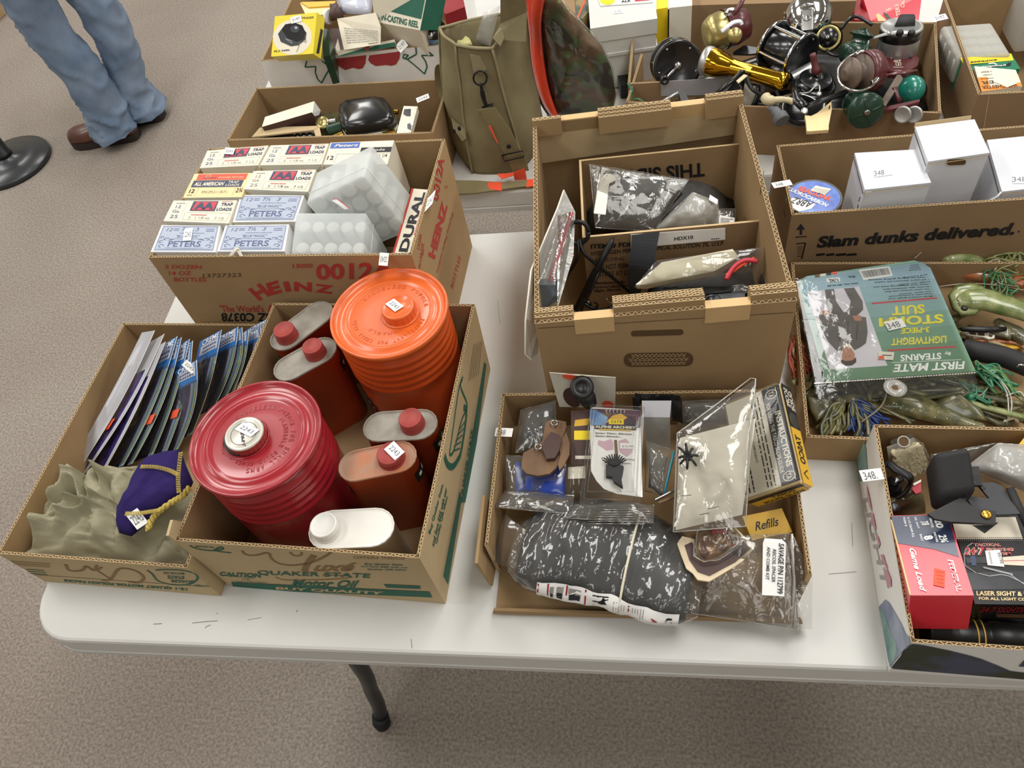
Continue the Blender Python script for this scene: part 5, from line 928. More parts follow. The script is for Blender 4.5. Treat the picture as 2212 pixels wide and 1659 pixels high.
def glit(o,fn,n,seed,s=.0015):
    r=random.Random(seed); g=G()
    for i in range(n): p=fn(r); g.add([p+V((s*r.uniform(-1,1),s*r.uniform(-1,1),.0003)) for _ in range(3)],[(0,1,2)],'glitter')
    props(g.build('glitter',o),None,None,None,'stuff')
def squid(lb,P,R_,fin,m,mf=None,eye=None,seed=0,flat=.75,name='squid_lure'):
    pts=[WE(x,y,z) for x,y,z in P]; o=thing(name,lb,'fishing lure',pts[len(pts)//2]-V((0,0,.02)),'rubber squid lures in the shallow tray')
    sp=spline(pts,8); rr=[lerp(R_[min(int(i/8),len(R_)-2)],R_[min(int(i/8)+1,len(R_)-1)],(i%8)/8) if i<len(sp)-1 else R_[-1] for i in range(len(sp))]
    g=G(); g.tube(sp,rr,m,20,flat=flat); g.build('body',o)
    glit(o,lambda r:(lambda i:sp[i]+V((r.uniform(-.8,.8)*rr[i],r.uniform(-.8,.2)*rr[i],rr[i]*flat*.75)))(r.randrange(2,len(sp)-1)),160,seed)
    if fin:
        g=G(); q=[WE(x,y,z) for x,y,z in fin]; dn=[]
        for a,b in zip(q,q[1:]+q[:1]): dn+=[a,a.lerp(b,.33),a.lerp(b,.66)]
        pillow(g,dn,.004,mf or m,amp=.4,f=60,rings=5); g.build('fin',o)
    if eye: g=G(); k=WE(*eye); g.lathe([(.0045,0),(.0045,.002),(.002,.0035),(.0004,.0036)],'blackp',14,Matrix.Translation(k)); g.build('eye',o)
    return o
def strands(name,lb,root,ends,n,r,mats_,seed=0,parent=None,z=.03,spread=.012,curl=.02):
    rd=random.Random(seed); g=G()
    for i in range(n):
        e=ends[i%len(ends)]; a=WE(*root)+V((rd.uniform(-1,1),rd.uniform(-1,1),rd.uniform(0,1)))*spread*.4; b=WE(*e)+V((rd.uniform(-1,1),rd.uniform(-1,1),rd.uniform(-.3,.5)))*spread
        m1=a.lerp(b,.35)+V((rd.uniform(-1,1),rd.uniform(-1,1),rd.uniform(0,.5)))*curl; m2=a.lerp(b,.7)+V((rd.uniform(-1,1),rd.uniform(-1,1),rd.uniform(0,.4)))*curl
        g.tube(spline([a,m1,m2,b],5),r*rd.uniform(.7,1.2),rd.choice(mats_),5,flat=.5)
    o=g.build(name,parent) 
    if parent is not None: o['kind']='stuff'
    else: props(o,lb,'lure strands',None,'stuff')
    return o
s1=squid('pale green squid lure with pointed fin at the lure tray back wall',[(1130,170,.032),(1200,190,.034),(1320,190,.034),(1440,225,.03),(1560,250,.026)],[.004,.014,.013,.007,.003],[(1100,140,.035),(1180,112,.04),(1280,120,.04),(1330,160,.036),(1290,235,.03),(1200,250,.03),(1140,215,.03)],'squidgreen',seed=1)
strands('tentacles',None,(1440,230,.03),[(1730,200,.035),(1732,260,.03),(1700,190,.035)],18,.0018,['strandolive','squidgreen','mono'],2,s1)
s2=squid('orange squid lure with an olive head lying under the pale green one',[(1150,268,.022),(1230,285,.026),(1400,305,.028),(1560,325,.028),(1732,370,.026),(1800,385,.024)],[.003,.009,.0125,.0125,.011,.008],[(1140,262,.026),(1260,255,.03),(1370,280,.03),(1420,345,.024),(1250,325,.022)],'squidorange','squidolive',seed=3)
strands('tentacles',None,(1530,300,.042),[(1470,480,.03),(1640,470,.03),(1600,260,.045),(1700,430,.03),(1560,420,.03),(1450,380,.03)],26,.0016,['strandgreen','strandteal','strandolive','mono'],5,s2,curl=.014)
s3=squid('large bright green squid lure with broad fin and black eye in mid tray',[(1250,505,.045),(1330,490,.048),(1450,490,.05),(1570,525,.05),(1680,555,.05),(1800,600,.048)],[.01,.0165,.0175,.016,.015,.014],[(1185,460,.05),(1240,385,.055),(1350,365,.058),(1440,390,.058),(1480,440,.055),(1430,560,.045),(1380,605,.04),(1280,605,.04),(1215,560,.042)],'squidgreen',eye=(1303,553,.0615),seed=4)
s4=squid('brown olive squid lure partly under the clear rain wear packet',[(700,1240,.03),(850,1235,.034),(980,1260,.036),(1120,1310,.032),(1300,1370,.026),(1440,1400,.02)],[.008,.0165,.0175,.014,.009,.005],[(1060,1240,.035),(1210,1165,.045),(1270,1160,.045),(1420,1270,.035),(1475,1360,.028),(1300,1350,.028)],'squidolive',seed=6)
s5=squid('slim olive squid lure crossing behind the black point at the right picture edge',[(1540,640,.022),(1600,690,.026),(1680,730,.028),(1760,780,.028)],[.006,.011,.012,.011],[(1480,730,.03),(1560,650,.035),(1650,700,.035),(1640,780,.03)],'squiddark',seed=8)
s6=squid('dark brown squid head with triangular fin in the lure tray corner',[(180,1190,.02),(260,1250,.022),(300,1310,.02)],[.012,.014,.006],[(165,1170,.035),(320,1200,.036),(415,1235,.034),(330,1310,.03),(245,1368,.026),(200,1290,.03)],'squiddark',seed=9)
sk=thing('jig_skirt','blue and olive rubber skirt strands hanging down in front of the rain wear packet','fishing lure',WE(550,1220,.02)); g=G(); g.tube([WE(430,1190,.03),WE(500,1215,.034),WE(560,1225,.03)],[.006,.009,.007],'squidolive',12); g.build('collar',sk)
strands('skirt',None,(520,1225,.036),[(480,1430,.02),(560,1450,.02),(620,1440,.02),(740,1370,.024)],46,.0024,['strandblue','strandblue','strandolive','squidolive'],11,sk,spread=.01,curl=.006); strands('skirt',None,(430,1215,.036),[(330,1440,.02),(270,1450,.02),(420,1430,.02)],20,.0026,['strandolive','squidolive'],12,sk,spread=.01,curl=.008)
strands('skirt',None,(600,1230,.034),[(860,1320,.03),(930,1365,.03)],6,.0026,['squidolive'],13,sk,spread=.004,curl=.004)
rk=thing('jig_skirt','rust orange rubber skirt strands between packet and lure tray left wall','fishing lure',WE(140,900,.02)); g=G(); g.tube([WE(80,770,.03),WE(140,830,.034),WE(190,870,.03)],.007,'squidorange',10); g.build('collar',rk)
strands('skirt',None,(90,800,.036),[(190,1080,.02),(150,1120,.02),(230,1000,.025),(120,980,.025)],44,.0022,['strandred','strandred','squidorange','squiddark'],14,rk,spread=.01,curl=.01)
gk=thing('jig_skirt','bright green rubber skirt strands in front of the black hose grip','fishing lure',WE(1500,1050,.02)); g=G(); g.tube([WE(1330,1180,.03),WE(1360,1210,.03)],.007,'strandteal',10); g.build('collar',gk)
strands('skirt',None,(1400,1000,.036),[(1640,1160,.03),(1620,1060,.03),(1700,1140,.03),(1580,1120,.03)],16,.0022,['strandteal','strandgreen'],15,gk,spread=.01,curl=.016); strands('skirt',None,(1340,1150,.03),[(1420,1230,.02),(1390,1220,.02)],12,.002,['strandteal'],16,gk,spread=.006)
for i,pl in enumerate([[(1390,960,.035),(1500,1010,.04),(1600,1140,.036),(1620,1280,.03),(1610,1360,.02)],[(1400,980,.035),(1530,1040,.04),(1630,1160,.036),(1640,1290,.03),(1605,1370,.02)],[(950,190,.05),(1060,110,.055),(1200,110,.05)],[(1060,255,.04),(1200,270,.04),(1400,250,.04),(1560,250,.04),(1732,290,.03)],[(1120,395,.04),(1300,375,.045),(1500,380,.04),(1732,420,.035)],[(1600,1180,.035),(1700,1150,.03),(1740,1200,.03)],[(1480,1000,.035),(1470,1120,.035),(1400,1190,.03)],[(560,1370,.03),(700,1260,.05),(745,1160,.06),(740,1060,.075)]]):
    g=G(); g.tube(spline([WE(*p) for p in pl],7),.0011 if i!=7 else .0013,'mono',6); props(g.build('leader_line'),['clear leader line curving down to the white swivel knot','second clear leader line beside the first, near the swivel knot','clear line arching from the back wall over the pale green lure','clear line running along the orange lure','clear line running above the large green lure','short clear loop at the right picture edge of the tray','short clear loop beside the green skirt','clear line showing through the hang hole end of the packet'][i],'fishing line')
g=G(); pillow(g,[WE(x,y,.018) for x,y in ((1580,1370),(1660,1350),(1700,1375),(1640,1300),(1600,1310))],.006,'offwhite',amp=.6,f=80); props(g.build('swivel_knot'),'small white plastic swivel knot at the tray front wall','fishing part')
o=thing('hose_grip','thick matt black rubber grip running off the right picture edge','grip',WE(1550,880,.01)); g=G(); g.tube(spline([WE(1300,840,.03),WE(1400,860,.034),WE(1560,890,.034),WE(1680,935,.032),WE(1800,985,.03)],6),.0142,'blackm',20); g.build('grip_sleeve',o); g=G(); g.tube(spline([WE(1680,970,.046),WE(1700,955,.05),WE(1732,960,.05)],4),.0012,'chrome',6); g.build('wire_ring',o)
o=thing('plastic_point','black plastic point with a white pierced plate beneath it','fishing part',WE(1420,700,.02)); g=G(); g.tube([WE(1265,700,.036),WE(1290,700,.036),WE(1440,705,.038),WE(1500,703,.038),WE(1600,700,.036)],[.001,.0035,.0052,.0045,.0035],'blackp',12); g.build('point',o)
g=G(); q=[WE(x,y,.03) for x,y in ((1290,720),(1470,718),(1525,735),(1520,765),(1480,770),(1440,755),(1330,740))]; g.slab(q,.002,'offwhite',(0,0,1)); 
for h_ in (((1335,722),(1385,722),(1390,742),(1350,738)),((1400,724),(1445,724),(1450,748),(1405,745)),((1480,738),(1510,742),(1500,758),(1480,752))): g.add([WE(x,y,.0305) for x,y in h_],[(0,1,2,3)],'edge_dark')
g.build('pierced_plate',o)
strands('worm_bed','orange and tan soft worms heaped at the bottom of the lure tray',(1330,770,.014),[(1732,800,.014),(1700,850,.014),(1600,780,.014),(1732,760,.016)],16,.004,['gold_ink','card_lt','squidorange','leather'],21,spread=.012,curl=.01)
strands('worm_bed','dark olive soft worms heaped below the rain wear packet at the tray left',(160,1110,.014),[(420,1180,.014),(700,1240,.014),(250,1060,.02)],26,.0045,['squiddark','squidolive','strandolive'],22,spread=.02,curl=.02)
strands('worm_bed','dark olive soft worms under the packet and the black grip',(700,1200,.012),[(1300,950,.012),(1250,700,.012),(1500,1180,.012),(1000,1150,.02),(1732,1250,.012)],50,.0045,['squiddark','squidolive','strandolive','squidgreen'],23,spread=.03,curl=.03)
# rain wear packet
cols=['9dbccb','93b3bd','86a9a9','7a9f93','6f9681','668e73','628a6a']
for i,c_ in enumerate(cols): mat('packet%d'%i,c_,.35,var=.02,scale=5,coat=.5)
mat('packyel','e9dc3c',.4,var=.02,coat=.5); mat('photopaper','d9d6de',.4,var=.03,coat=.5); mat('jacket','5b5450',.4,var=.2,scale=60,coat=.5); mat('skintone','b9846a',.45,var=.05,coat=.4); mat('hairbrown','3b2a22',.5,var=.1); film('vinyl','efefef',haze=.015,gloss=.55,rough=.07,bump=.25,bscale=45)
o=thing('rain_wear_packet','clear vinyl packet with upside-down STORM SUIT card showing a man in grey','packet',WE(800,650,.06))
A=[WE(310,1075,.076),WE(1385,1002,.066),WE(1030,235,.066),WE(128,345,.076)]; P=Pl.tri(A[0],A[1],A[2])
out=[(312,1076),(1386,1002),(1075,300),(1020,228),(945,207),(175,320),(128,345),(122,420)]
g=G(); g.slab([P.hit(*zE(*p),0) for p in out],.0012,'packet3',P.n); g.build('card_back',o)
g=G(); N_=28
Lp=[V(p) for p in ((122,345),(312,1076))]; Rp=[V(p) for p in ((1045,225),(1386,1002))]
k=7
def edge(t):
    l=Lp[0].lerp(Lp[1],t); r=Rp[0].lerp(Rp[1],t); return l,r
for i in range(21):
    t0,t1=i/21,(i+1)/21; a,b=edge(t0); c_,d_=edge(t1); 
    if i==0: a=V((180,322)); b=V((1000,222))
    mi=min(6,int(i/21*7)); g.ppoly(P,[zE(*a),zE(*b),zE(*d_),zE(*c_)],'packet%d'%mi,.0003)
T_=lambda t,a,b,c_,m,of=.02,e=.0007,sh=0: g.ptext(P,t,zE(*a),zE(*b),zE(*c_),m,e,off=of,sh=sh)
T_('FIRST MATE',(1308,928),(806,952),(1300,986),'paper',.03); T_('STEARNS',(1138,868),(846,884),(1140,915),'paper',.03); T_('By',(1206,856),(1162,858),(1206,886),'paper')
T_('LIGHTWEIGHT',(1176,746),(782,766),(1176,798),'packyel',.03); T_('3-PIECE',(1054,682),(850,694),(1054,722),'packyel',.03); T_('STORM',(1150,590),(690,620),(1158,655),'packyel',.035); T_('SUIT',(1016,520),(780,537),(1024,586),'packyel',.035)
for i,(t,x1) in enumerate([('• Made of heavy gauge vinyl',760),('• Detachable drawstring hood',770),('• Full zipper closure',850),('• Two patch pockets with flaps',745),('• Double cape ventilated back',735),('• Pants have drawstring waist and',675),('   snap on cuffs',860),('• All seams electronically sealed',690),('• Ideal for fishing, golfing, boating',650),('   and hunting',900)]): y=462-i*16.8; xo=-i*6.5; T_(t,(1098+xo,y-8+0),(x1+xo*.6,y+14),(1098+xo,y+4),'ink',.01)
T_('Item No. 80-44-86',(540,366),(322,386),(541,376),'ink',.02); T_('Size:',(522,316),(470,320),(523,330),'ink',.02)
g.ppoly(P,[zE(*p) for p in ((314,336),(412,328),(415,356),(318,364))],'paper',.0005); T_('L/XL',(400,336),(330,342),(402,355),'ink',.03,.0009)
for i,m_ in enumerate(('leather','offwhite','darksteel','pricered')): g.ppoly(P,[zE(x+i*42,y-i*7) for x,y in ((232,312),(266,308),(268,326),(234,330))],m_,.0005)
g.ppoly(P,[zE(*p) for p in ((545,276),(768,249),(792,318),(582,348))],'paper',.0005); r=random.Random(4); x=.06
while x<.92: w_=r.choice((.008,.014,.022)); a=lambda u,v:zE(545+37*v+(223+u*0-13*v)*u*1.0,276+72*v-27*u-3*u*v); g.ppoly(P,[a(x,.14),a(x+w_,.14),a(x+w_,.8),a(x,.8)],'ink',.0007); x+=w_+r.choice((.01,.016,.02))
for a,b,w_,m_ in (((640,516),(1108,476),.0028,'aared'),((752,853),(1245,825),.0028,'aared'),((785,940),(1282,918),.0008,'paper')): g.pline(P,[zE(*a),zE(*b)],w_,m_,.0005)
for i in range(4): g.pline(P,[zE(995-i*6,272-i*12),zE(905+i*4,280-i*12)],.0008,'ink',.0005)
g.ppoly(P,[zE(*p) for p in ((178,432),(550,393),(752,962),(340,990))],'photopaper',.0005)
for pts,m_,e_ in ((((305,418),(370,412),(385,500),(440,580),(480,550),(490,500),(440,408),(515,402),(575,500),(580,560),(540,600),(450,640),(340,620),(322,540)),'jacket',.0007),(((262,600),(300,590),(345,625),(430,590),(500,600),(600,615),(612,720),(600,800),(560,830),(500,860),(470,815),(430,855),(390,855),(330,790),(275,690)),'jacket',.0008),(((440,815),(478,800),(515,850),(510,870),(440,868)),'offwhite',.0009),(((425,860),(440,835),(470,822),(500,845),(520,880),(515,920),(470,935),(430,915)),'skintone',.001),(((420,915),(450,928),(500,925),(528,900),(530,935),(500,958),(455,960),(425,940)),'hairbrown',.0012),(((285,570),(335,565),(338,595),(290,600)),'skintone',.0009),(((500,605),(560,600),(570,640),(520,640)),'skintone',.001)): g.ppoly(P,[zE(*p) for p in pts],m_,e_)
for x,y in ((455,898),(480,895)): g.pell(P,zE(x,y),(1.3,0),(0,.8),'ink',.0013,8)
for a,b in (((470,640),(470,810)),((400,650),(410,780)),((540,660),(530,780))): g.pline(P,[zE(*a),zE(*b)],.0008,'ink',.0011)
g.build('card_print',o)
sticker(o,P,zE(762,712),zE(890,682),zE(726,650),'348',tb=(.05,.75,.15,.8),e=.0022); sticker(o,P,zE(683,915),zE(795,922),zE(690,858),'',name='price_label',m='offwhite',e=.002)
g=G(); g.ppoly(P,[zE(*p) for p in ((690,912),(730,914),(728,892),(692,892))],'pricered',.0026); g.pline(P,[zE(715,885),zE(785,888)],.001,'ink',.0026); g.build('price_print',o)
g=G(); vb=[P.hit(*zE(*p),.003) for p in ((262,1222),(1422,1136),(1050,205),(95,335))]; sheet(g,vb,44,44,.0012,35,'vinyl',4,.002,n=P.n); g.build('front_film',o)
g=G(); vb2=[p-P.n*.006 for p in vb]; sheet(g,vb2,10,10,.001,40,'vinyl',5,n=P.n); g.build('rear_film',o)
g=G(); g.line([P.hit(*zE(*p),.0045) for p in ((228,1088),(1390,1010))],.0016,'milkbag',P.n) ; 
for i in range(60): u=i/60; p=P.hit(*zE(228+1165*u,1092-78*u),.0048); g.add([p,p+V((.0016,0,0)),p+V((.0008,.0016,0))],[(0,1,2)],'offwhite')
g.build('heat_seam',o)
g=G(); k_=P.hit(*zE(806,1124),.004); g.lathe([(.0145,.001),(.0145,.0022),(.0045,.0022),(.004,.001)],'milkbag',28,fr(k_,P.n),cap=(False,False)); g.lathe([(.0042,.0005),(.0042,.0012)],'edge_dark',20,fr(k_,P.n)); g.build('hang_hole_ring',o)
# ---------------------------------------------------------------- landscape carton
zF=zz(1830,900,.3495); WF=lambda x,y,z:W(*zF(x,y),z)
mat('darkplate','35373b',.5,var=.1); mat('mtn','3d4460',.55,var=.5,scale=26,col2='27301f',thr=(.42,.6),detail=8); mat('mtn2','75809a',.55,var=.3,scale=22,col2='a5aec0',thr=(.35,.65),detail=8); mat('lakegreen','5f8580',.55,var=.3,scale=30,col2='8fb0a8',thr=(.35,.65),detail=8); mat('pinkpale','c98f9c',.6,var=.05); mat('greypale','a3a6aa',.6,var=.04)
P=FB.front; g=G(); g.ppoly(P,[zF(*p) for p in ((270,1552),(330,1480),(345,1450),(375,1425),(400,1408),(450,1412),(520,1425),(640,1450),(760,1480),(830,1500),(930,1540),(1010,1575),(1093,1585),(1300,1600),(1300,1640),(1093,1625),(290,1560))],'mtn',.0008); g.build('landscape_print',FB.pan[0])
g=G(); g.ppoly(P,[zF(*p) for p in ((1060,1545),(1093,1510),(1130,1500),(1130,1550))],'navy',.0009); g.build('printed_marks',FB.pan[0])
P=FB.left; g=G(); g.ppoly(P,[zF(*p) for p in ((195,1175),(235,1130),(260,1150),(300,1220),(330,1270),(360,1340),(385,1360),(388,1400),(350,1440),(300,1500),(265,1545),(250,1500))],'mtn2',.0008); g.ppoly(P,[zF(*p) for p in ((196,1178),(232,1220),(262,1320),(300,1400),(310,1450),(270,1540),(262,1548))],'lakegreen',.001)
g.ppoly(P,[zF(*p) for p in ((25,260),(60,200),(90,100),(115,190),(125,330),(95,400),(60,400),(40,350))],'lakegreen',.0008)
g.ptext(P,'LIGHT',zF(95,510),zF(215,1055),zF(128,500),'greypale',.0011,off=.01)
for cs in (((118,410),(132,470),(150,560),(152,590),(138,560),(122,480)),((140,590),(160,600),(178,690),(172,700),(150,640)),((170,720),(190,740),(205,790),(195,800)),((205,855),(222,850),(235,900),(250,930),(240,940),(215,890)),((230,950),(245,940),(270,1000),(272,1050),(255,1050),(240,1000))): g.ppoly(P,[zF(*p) for p in cs],'pinkpale',.0012)
g.build('landscape_print',FB.pan[3])
sticker(FB.ob,Pl(WF(120,360,.102),(-.25,-.3,.9)),zF(98,402),zF(232,386),zF(72,333),'348.',tb=(.12,.72,.12,.8))
# red and blue shell box
mat('fedred','d62f40',.35,var=.04,coat=.3); mat('fednavy','2b3550',.35,var=.08,coat=.3); mat('dkred','8e1a22',.4,var=.08)
o=thing('shell_box','red and navy Game Load shell box with an orange sticker','ammunition box',WF(400,900,.06))
D=WF(390,1105,.13); A_=WF(270,612,.103); B_=WF(783,1105,.138); C_=WF(372,1300,.076); C_=D+(C_-D)*1.05
g=G(); pbox(g,D,A_,B_,C_,'fedred'); g.build('carton_body',o); P=Pl.tri(D,A_,B_); g=G()
g.ppoly(P,[zF(*p) for p in ((272,614),(625,606),(692,868),(540,820),(300,780))],'fednavy',.0004)
T2=lambda t,a,b,c_,m='paper',of=.02,sh=0,e=.0008: g.ptext(P,t,zF(*a),zF(*b),zF(*c_),m,e,off=of,sh=sh)
T2('Game Load',(382,812),(452,1078),(420,815),of=.03,sh=.25); T2('FEDERAL',(620,882),(678,1082),(652,878),of=.035,sh=.3); T2('FEDERAL',(626,890),(682,1074),(646,886),'fedred',.0,.3,.0012)
T2('20',(535,630),(552,690),(582,628),of=.045); T2('GAUGE',(507,628),(522,686),(522,626),of=.03); T2('2¾',(560,732),(578,778),(610,730),of=.03); T2('INCHES',(533,715),(552,776),(546,713),of=.02)
T2('7/8',(447,648),(462,672),(498,645),of=.03); T2('OZ. SHOT',(414,620),(436,692),(426,618),of=.01); T2('8',(470,740),(480,765),(525,730),of=.05); T2('SHOT',(447,726),(458,770),(460,724),of=.02); T2('2-1/2 DRAM EQ.',(368,622),(402,748),(384,620),of=.01); T2('H200 8',(345,622),(358,678),(358,620),of=.01)
g.ppoly(P,[zF(*p) for p in ((538,935),(606,952),(602,1056),(533,1040))],'pricered',.0008); 
for i in range(4): g.pline(P,[zF(550+i*3,955+i*22),zF(596+i*0,962+i*22)],.0012,'orange_red',.0011)
g.build('front_print',o); P=Pl.tri(D,A_,C_); g=G(); g.ptext(P,'FEDERAL',zF(330,1095),zF(258,828),zF(352,1100),'paper',.0007,off=.03) if 0 else g.ptext(P,'FEDERAL',zF(262,825),zF(330,1102),zF(276,818),'paper',.0007,off=.03); g.ppoly(P,[zF(*p) for p in ((240,615),(268,615),(290,780),(252,780))],'fednavy',.0004); g.build('side_print',o)
g=G(); g.tube([WF(272,640,.106),D+V((0,.003,.0)),D],.001,'butter',5); g.build('worn_edge',o)
# laser sight box
o=thing('sight_box','black and cream laser sight box with red lettering, right of the red shell box','box',WF(950,900,.05))
A=[WF(790,1158,.095),WF(1330,1165,.095),WF(1250,610,.095),WF(640,600,.095)]; g=G(); g.hexa([p-V((0,0,.042)) for p in A]+A,'blackp'); g.build('carton_body',o); P=PZ(.0952); g=G()
g.ppoly(P,[zF(*p) for p in ((645,625),(1040,620),(1085,755),(675,755))],'cream',.0003)
for r_ in range(3):
    for i in range(34): x=672+r_*3+i*12.2; y=748+r_*9; g.ppoly(P,[zF(x,y-3.5+r_),zF(x+4.5-r_,y),zF(x,y+3.5-r_),zF(x-4.5+r_,y)],'blackp' if r_<1 else 'cream',.0005)
g.ppoly(P,[zF(*p) for p in ((750,655),(935,655),(850,722))],'blackp',.0005); g.pline(P,[zF(770,668),zF(915,668)],.0008,'cream',.0007); g.ppoly(P,[zF(*p) for p in ((690,965),(1093,955),(1150,1065),(745,1070))],'darksteel',.0003)
T3=lambda t,a,b,c_,m,of=.03,e=.0007,sh=0: g.ptext(P,t,zF(*a),zF(*b),zF(*c_),m,e,off=of,sh=sh)
for m_,of,e in (('cream',.06,.0006),('aared',.01,.0009)): T3('24·7',(724,858),(850,858),(722,806),m_,of+.01,e,.1); T3('TACTICAL',(782,802),(952,802),(780,782),m_,of,e); T3('SIGHTING',(858,832),(1030,832),(856,810),m_,of,e); T3('SYSTEM',(880,856),(1015,856),(878,838),m_,of,e)
T3('LASER SIGHT & INFRARED',(800,1105),(1290,1112),(798,1077),'butter'); T3('FOR ALL LIGHT CONDITIONS',(815,1132),(1270,1142),(813,1114),'butter')
g.ppoly(P,[zF(*p) for p in ((730,872),(860,868),(866,905),(740,905))],'darksteel',.0005); g.ppoly(P,[zF(*p) for p in ((760,862),(790,860),(800,920),(770,920))],'slate',.0006); g.ppoly(P,[zF(*p) for p in ((960,868),(1093,858),(1093,922),(970,915))],'cream',.0006); g.pline(P,[zF(960,892),zF(1093,888)],.0006,'aared',.0008)
g.ppoly(P,[zF(*p) for p in ((852,830),(944,822),(972,928),(868,918))],'paper',.001); T3('99198',(925,840),(948,908),(945,838),'grey_ink',.01,.0014); T3('00000',(872,835),(888,912),(884,833),'grey_ink',.0,.0014)
for pl in (((775,780),(745,800),(722,850),(728,920),(800,968)),((840,930),(920,950),(1000,970),(1093,1035)),((810,968),(880,985),(950,975),(1000,985),(1093,1030))): g.pline(P,[zF(*p) for p in pl],.001,'greypale',.0009)
for i in range(40): x=845+i*4.5; g.pline(P,[zF(x,926+i*1.1),zF(x+2,938+i*1.1)],.0006,'greypale',.001)
g.build('front_print',o); Pf=Pl.tri(A[0]-V((0,0,.04)),A[1]-V((0,0,.04)),A[1]); g=G(); g.ptext(Pf,'24·7 SIGHTING',zF(815,1210),zF(1150,1215),zF(830,1175),'dkred',.0006,off=.03,sh=.2); g.ppoly(Pf,[zF(*p) for p in ((920,1218),(1093,1222),(1093,1245),(925,1240))],'leather',.0005); g.build('side_print',o)
# black sight hood
o=thing('sight_hood','black plastic hood with a riveted side plate, resting on the laser sight box','sight part',WF(650,500,.1))
D=WF(470,480,.135); g=G(); rbox(g,WF(512,600,.1),WF(470,320,.125),WF(745,560,.112),WF(512,600,.1)+V((0,.0,.036)),.008,'blackm') ; g.build('hood_body',o)
g=G(); g.slab([WF(*p,.142) for p in ((640,306),(816,308),(812,400),(860,440),(840,455),(810,420),(725,440),(735,490),(700,400))],.003,'blackp',(0,0,1)); g.slab([WF(*p,.135) for p in ((500,600),(740,480),(730,520),(780,560),(850,580),(920,582),(918,662),(640,650),(540,630))],.004,'blackp',(0,0,1)); g.build('side_plate',o)
g=G(); g.slab([WF(*p,.122) for p in ((730,490),(880,505),(800,410),(900,405),(960,430),(1000,500),(1070,600),(930,605),(850,580),(780,565))],.003,'darkplate',(0,0,1)); g.build('grey_plate',o)
g=G(); g.lathe([(.0055,0),(.0055,.001),(.004,.002),(.0005,.0022)],'brass',18,Matrix.Translation(WF(860,605,.1355))); g.build('rivet',o); g=G(); g.box(-.01,.01,-.006,.006,0,.006,'blackm',fr(WF(757,402,.14),(0,-.2,1))); g.lathe([(.0035,.006),(.003,.0075),(.0004,.0075)],'steel',12,fr(WF(757,420,.14),(0,-.2,1))); g.build('slide_clip',o)
g=G(); g.tube([WF(1005,440,.125),WF(1060,560,.12),WF(1120,680,.115)],.005,'blackm',8,flat=.6); g.build('rear_strap',o)
# dark clamp
zG=zz(1840,930,.16272); WG=lambda x,y,z:W(*zG(x,y),z)
o=thing('dark_clamp','dark metal clamp with a square open loop and a bolt lever','clamp',WG(550,800,.03))
g=G(); g.tube(spline([WG(400,600,.07),WG(400,490,.085),WG(480,440,.09),WG(600,520,.095),WG(770,620,.095),WG(780,700,.085),WG(700,830,.075),WG(590,900,.07)],6),.0055,'gun',10,flat=.5); g.build('loop',o)
g=G(); pillow(g,[WG(x,y,.05) for x,y in ((380,820),(600,980),(660,880),(600,700),(480,640),(380,680))],.02,'gun',amp=.4,f=50); g.build('jaw',o)
g=G(); g.tube([WG(430,930,.075),WG(450,960,.078),WG(500,1020,.08)],.0034,'darksteel',10); g.lathe([(.006,0),(.0065,.004),(.005,.007),(.0005,.007)],'darksteel',16,fr(WG(550,1040,.075),(0,-.3,1))); g.build('bolt_lever',o)
g=G(); g.tube([WG(450,680,.075),WG(560,720,.078),WG(680,640,.08)],.003,'gun',8); g.slab([WG(*p,.086) for p in ((575,690),(592,620),(625,655))],.001,'paper',(0,0,1)); g.build('cross_pin',o)
g=G(); pillow(g,[WG(x,y,.035) for x,y in ((330,1080),(440,1180),(700,1120),(980,1090),(960,880),(700,880),(350,960))],.03,'squiddark',amp=.5,f=40); props(g.build('dark_cloth'),'dark olive cloth stuffed between clamp and black hood','cloth')
# pellet blister
o=thing('pellet_blister','clear hang-hole blister of cream foam plugs in the back of the landscape carton','package',WG(780,450,.05))
A=[WG(640,690,.055),WG(1100,500,.06),WG(950,170,.09),WG(580,300,.09)]; g=G(); g.slab([WG(*p,.091) for p in ((580,300),(510,150),(530,125),(800,35),(870,170))],.001,'clearhard',(0,-.5,1)); g.lathe([(.0075,0),(.0075,.001),(.0058,.001),(.0058,0)],'milkbag',24,fr(WG(688,150,.0925),(0,-.4,1)),cap=(False,False)); g.lathe([(.0056,0),(.0056,.0005)],'edge_dark',20,fr(WG(688,150,.0922),(0,-.4,1))); g.build('hang_tab',o)
g=G(); nn=(A[1]-A[0]).cross(A[3]-A[0]).normalized(); A2=[p-nn*.018 for p in A]; g.add(A2+A,[(4,5,6,7),(0,1,5,4),(3,0,4,7),(1,2,6,5)],'clearhard') ; g.build('blister_box',o)
g=G(); g.slab([p-nn*.0185 for p in A],.001,'box_grey',nn); g.build('card_back',o)
r=random.Random(7); mat('foamcream','e6dab8',.7,var=.04)
for j in range(9):
    for i in range(5):
        u=(i+.5+.25*(j%2))/5.6+r.uniform(-.02,.02); v=(j+.5)/9.4+r.uniform(-.02,.02)
        if v>.93: continue
        p=A2[0].lerp(A2[1],u).lerp(A2[3].lerp(A2[2],u),v)+nn*.012; g=G(); ax=(nn+V((r.uniform(-.8,.8),r.uniform(-.8,.8),0))*(1 if r.random()<.6 else .2)).normalized(); g.lathe([(.0042,-.004),(.0045,-.003),(.0045,.003),(.0042,.004)],'foamcream',10,fr(p,ax)); props(g.build('foam_plug'),'small cream foam plug inside the hang-hole blister','plug','foam plugs in the blister')
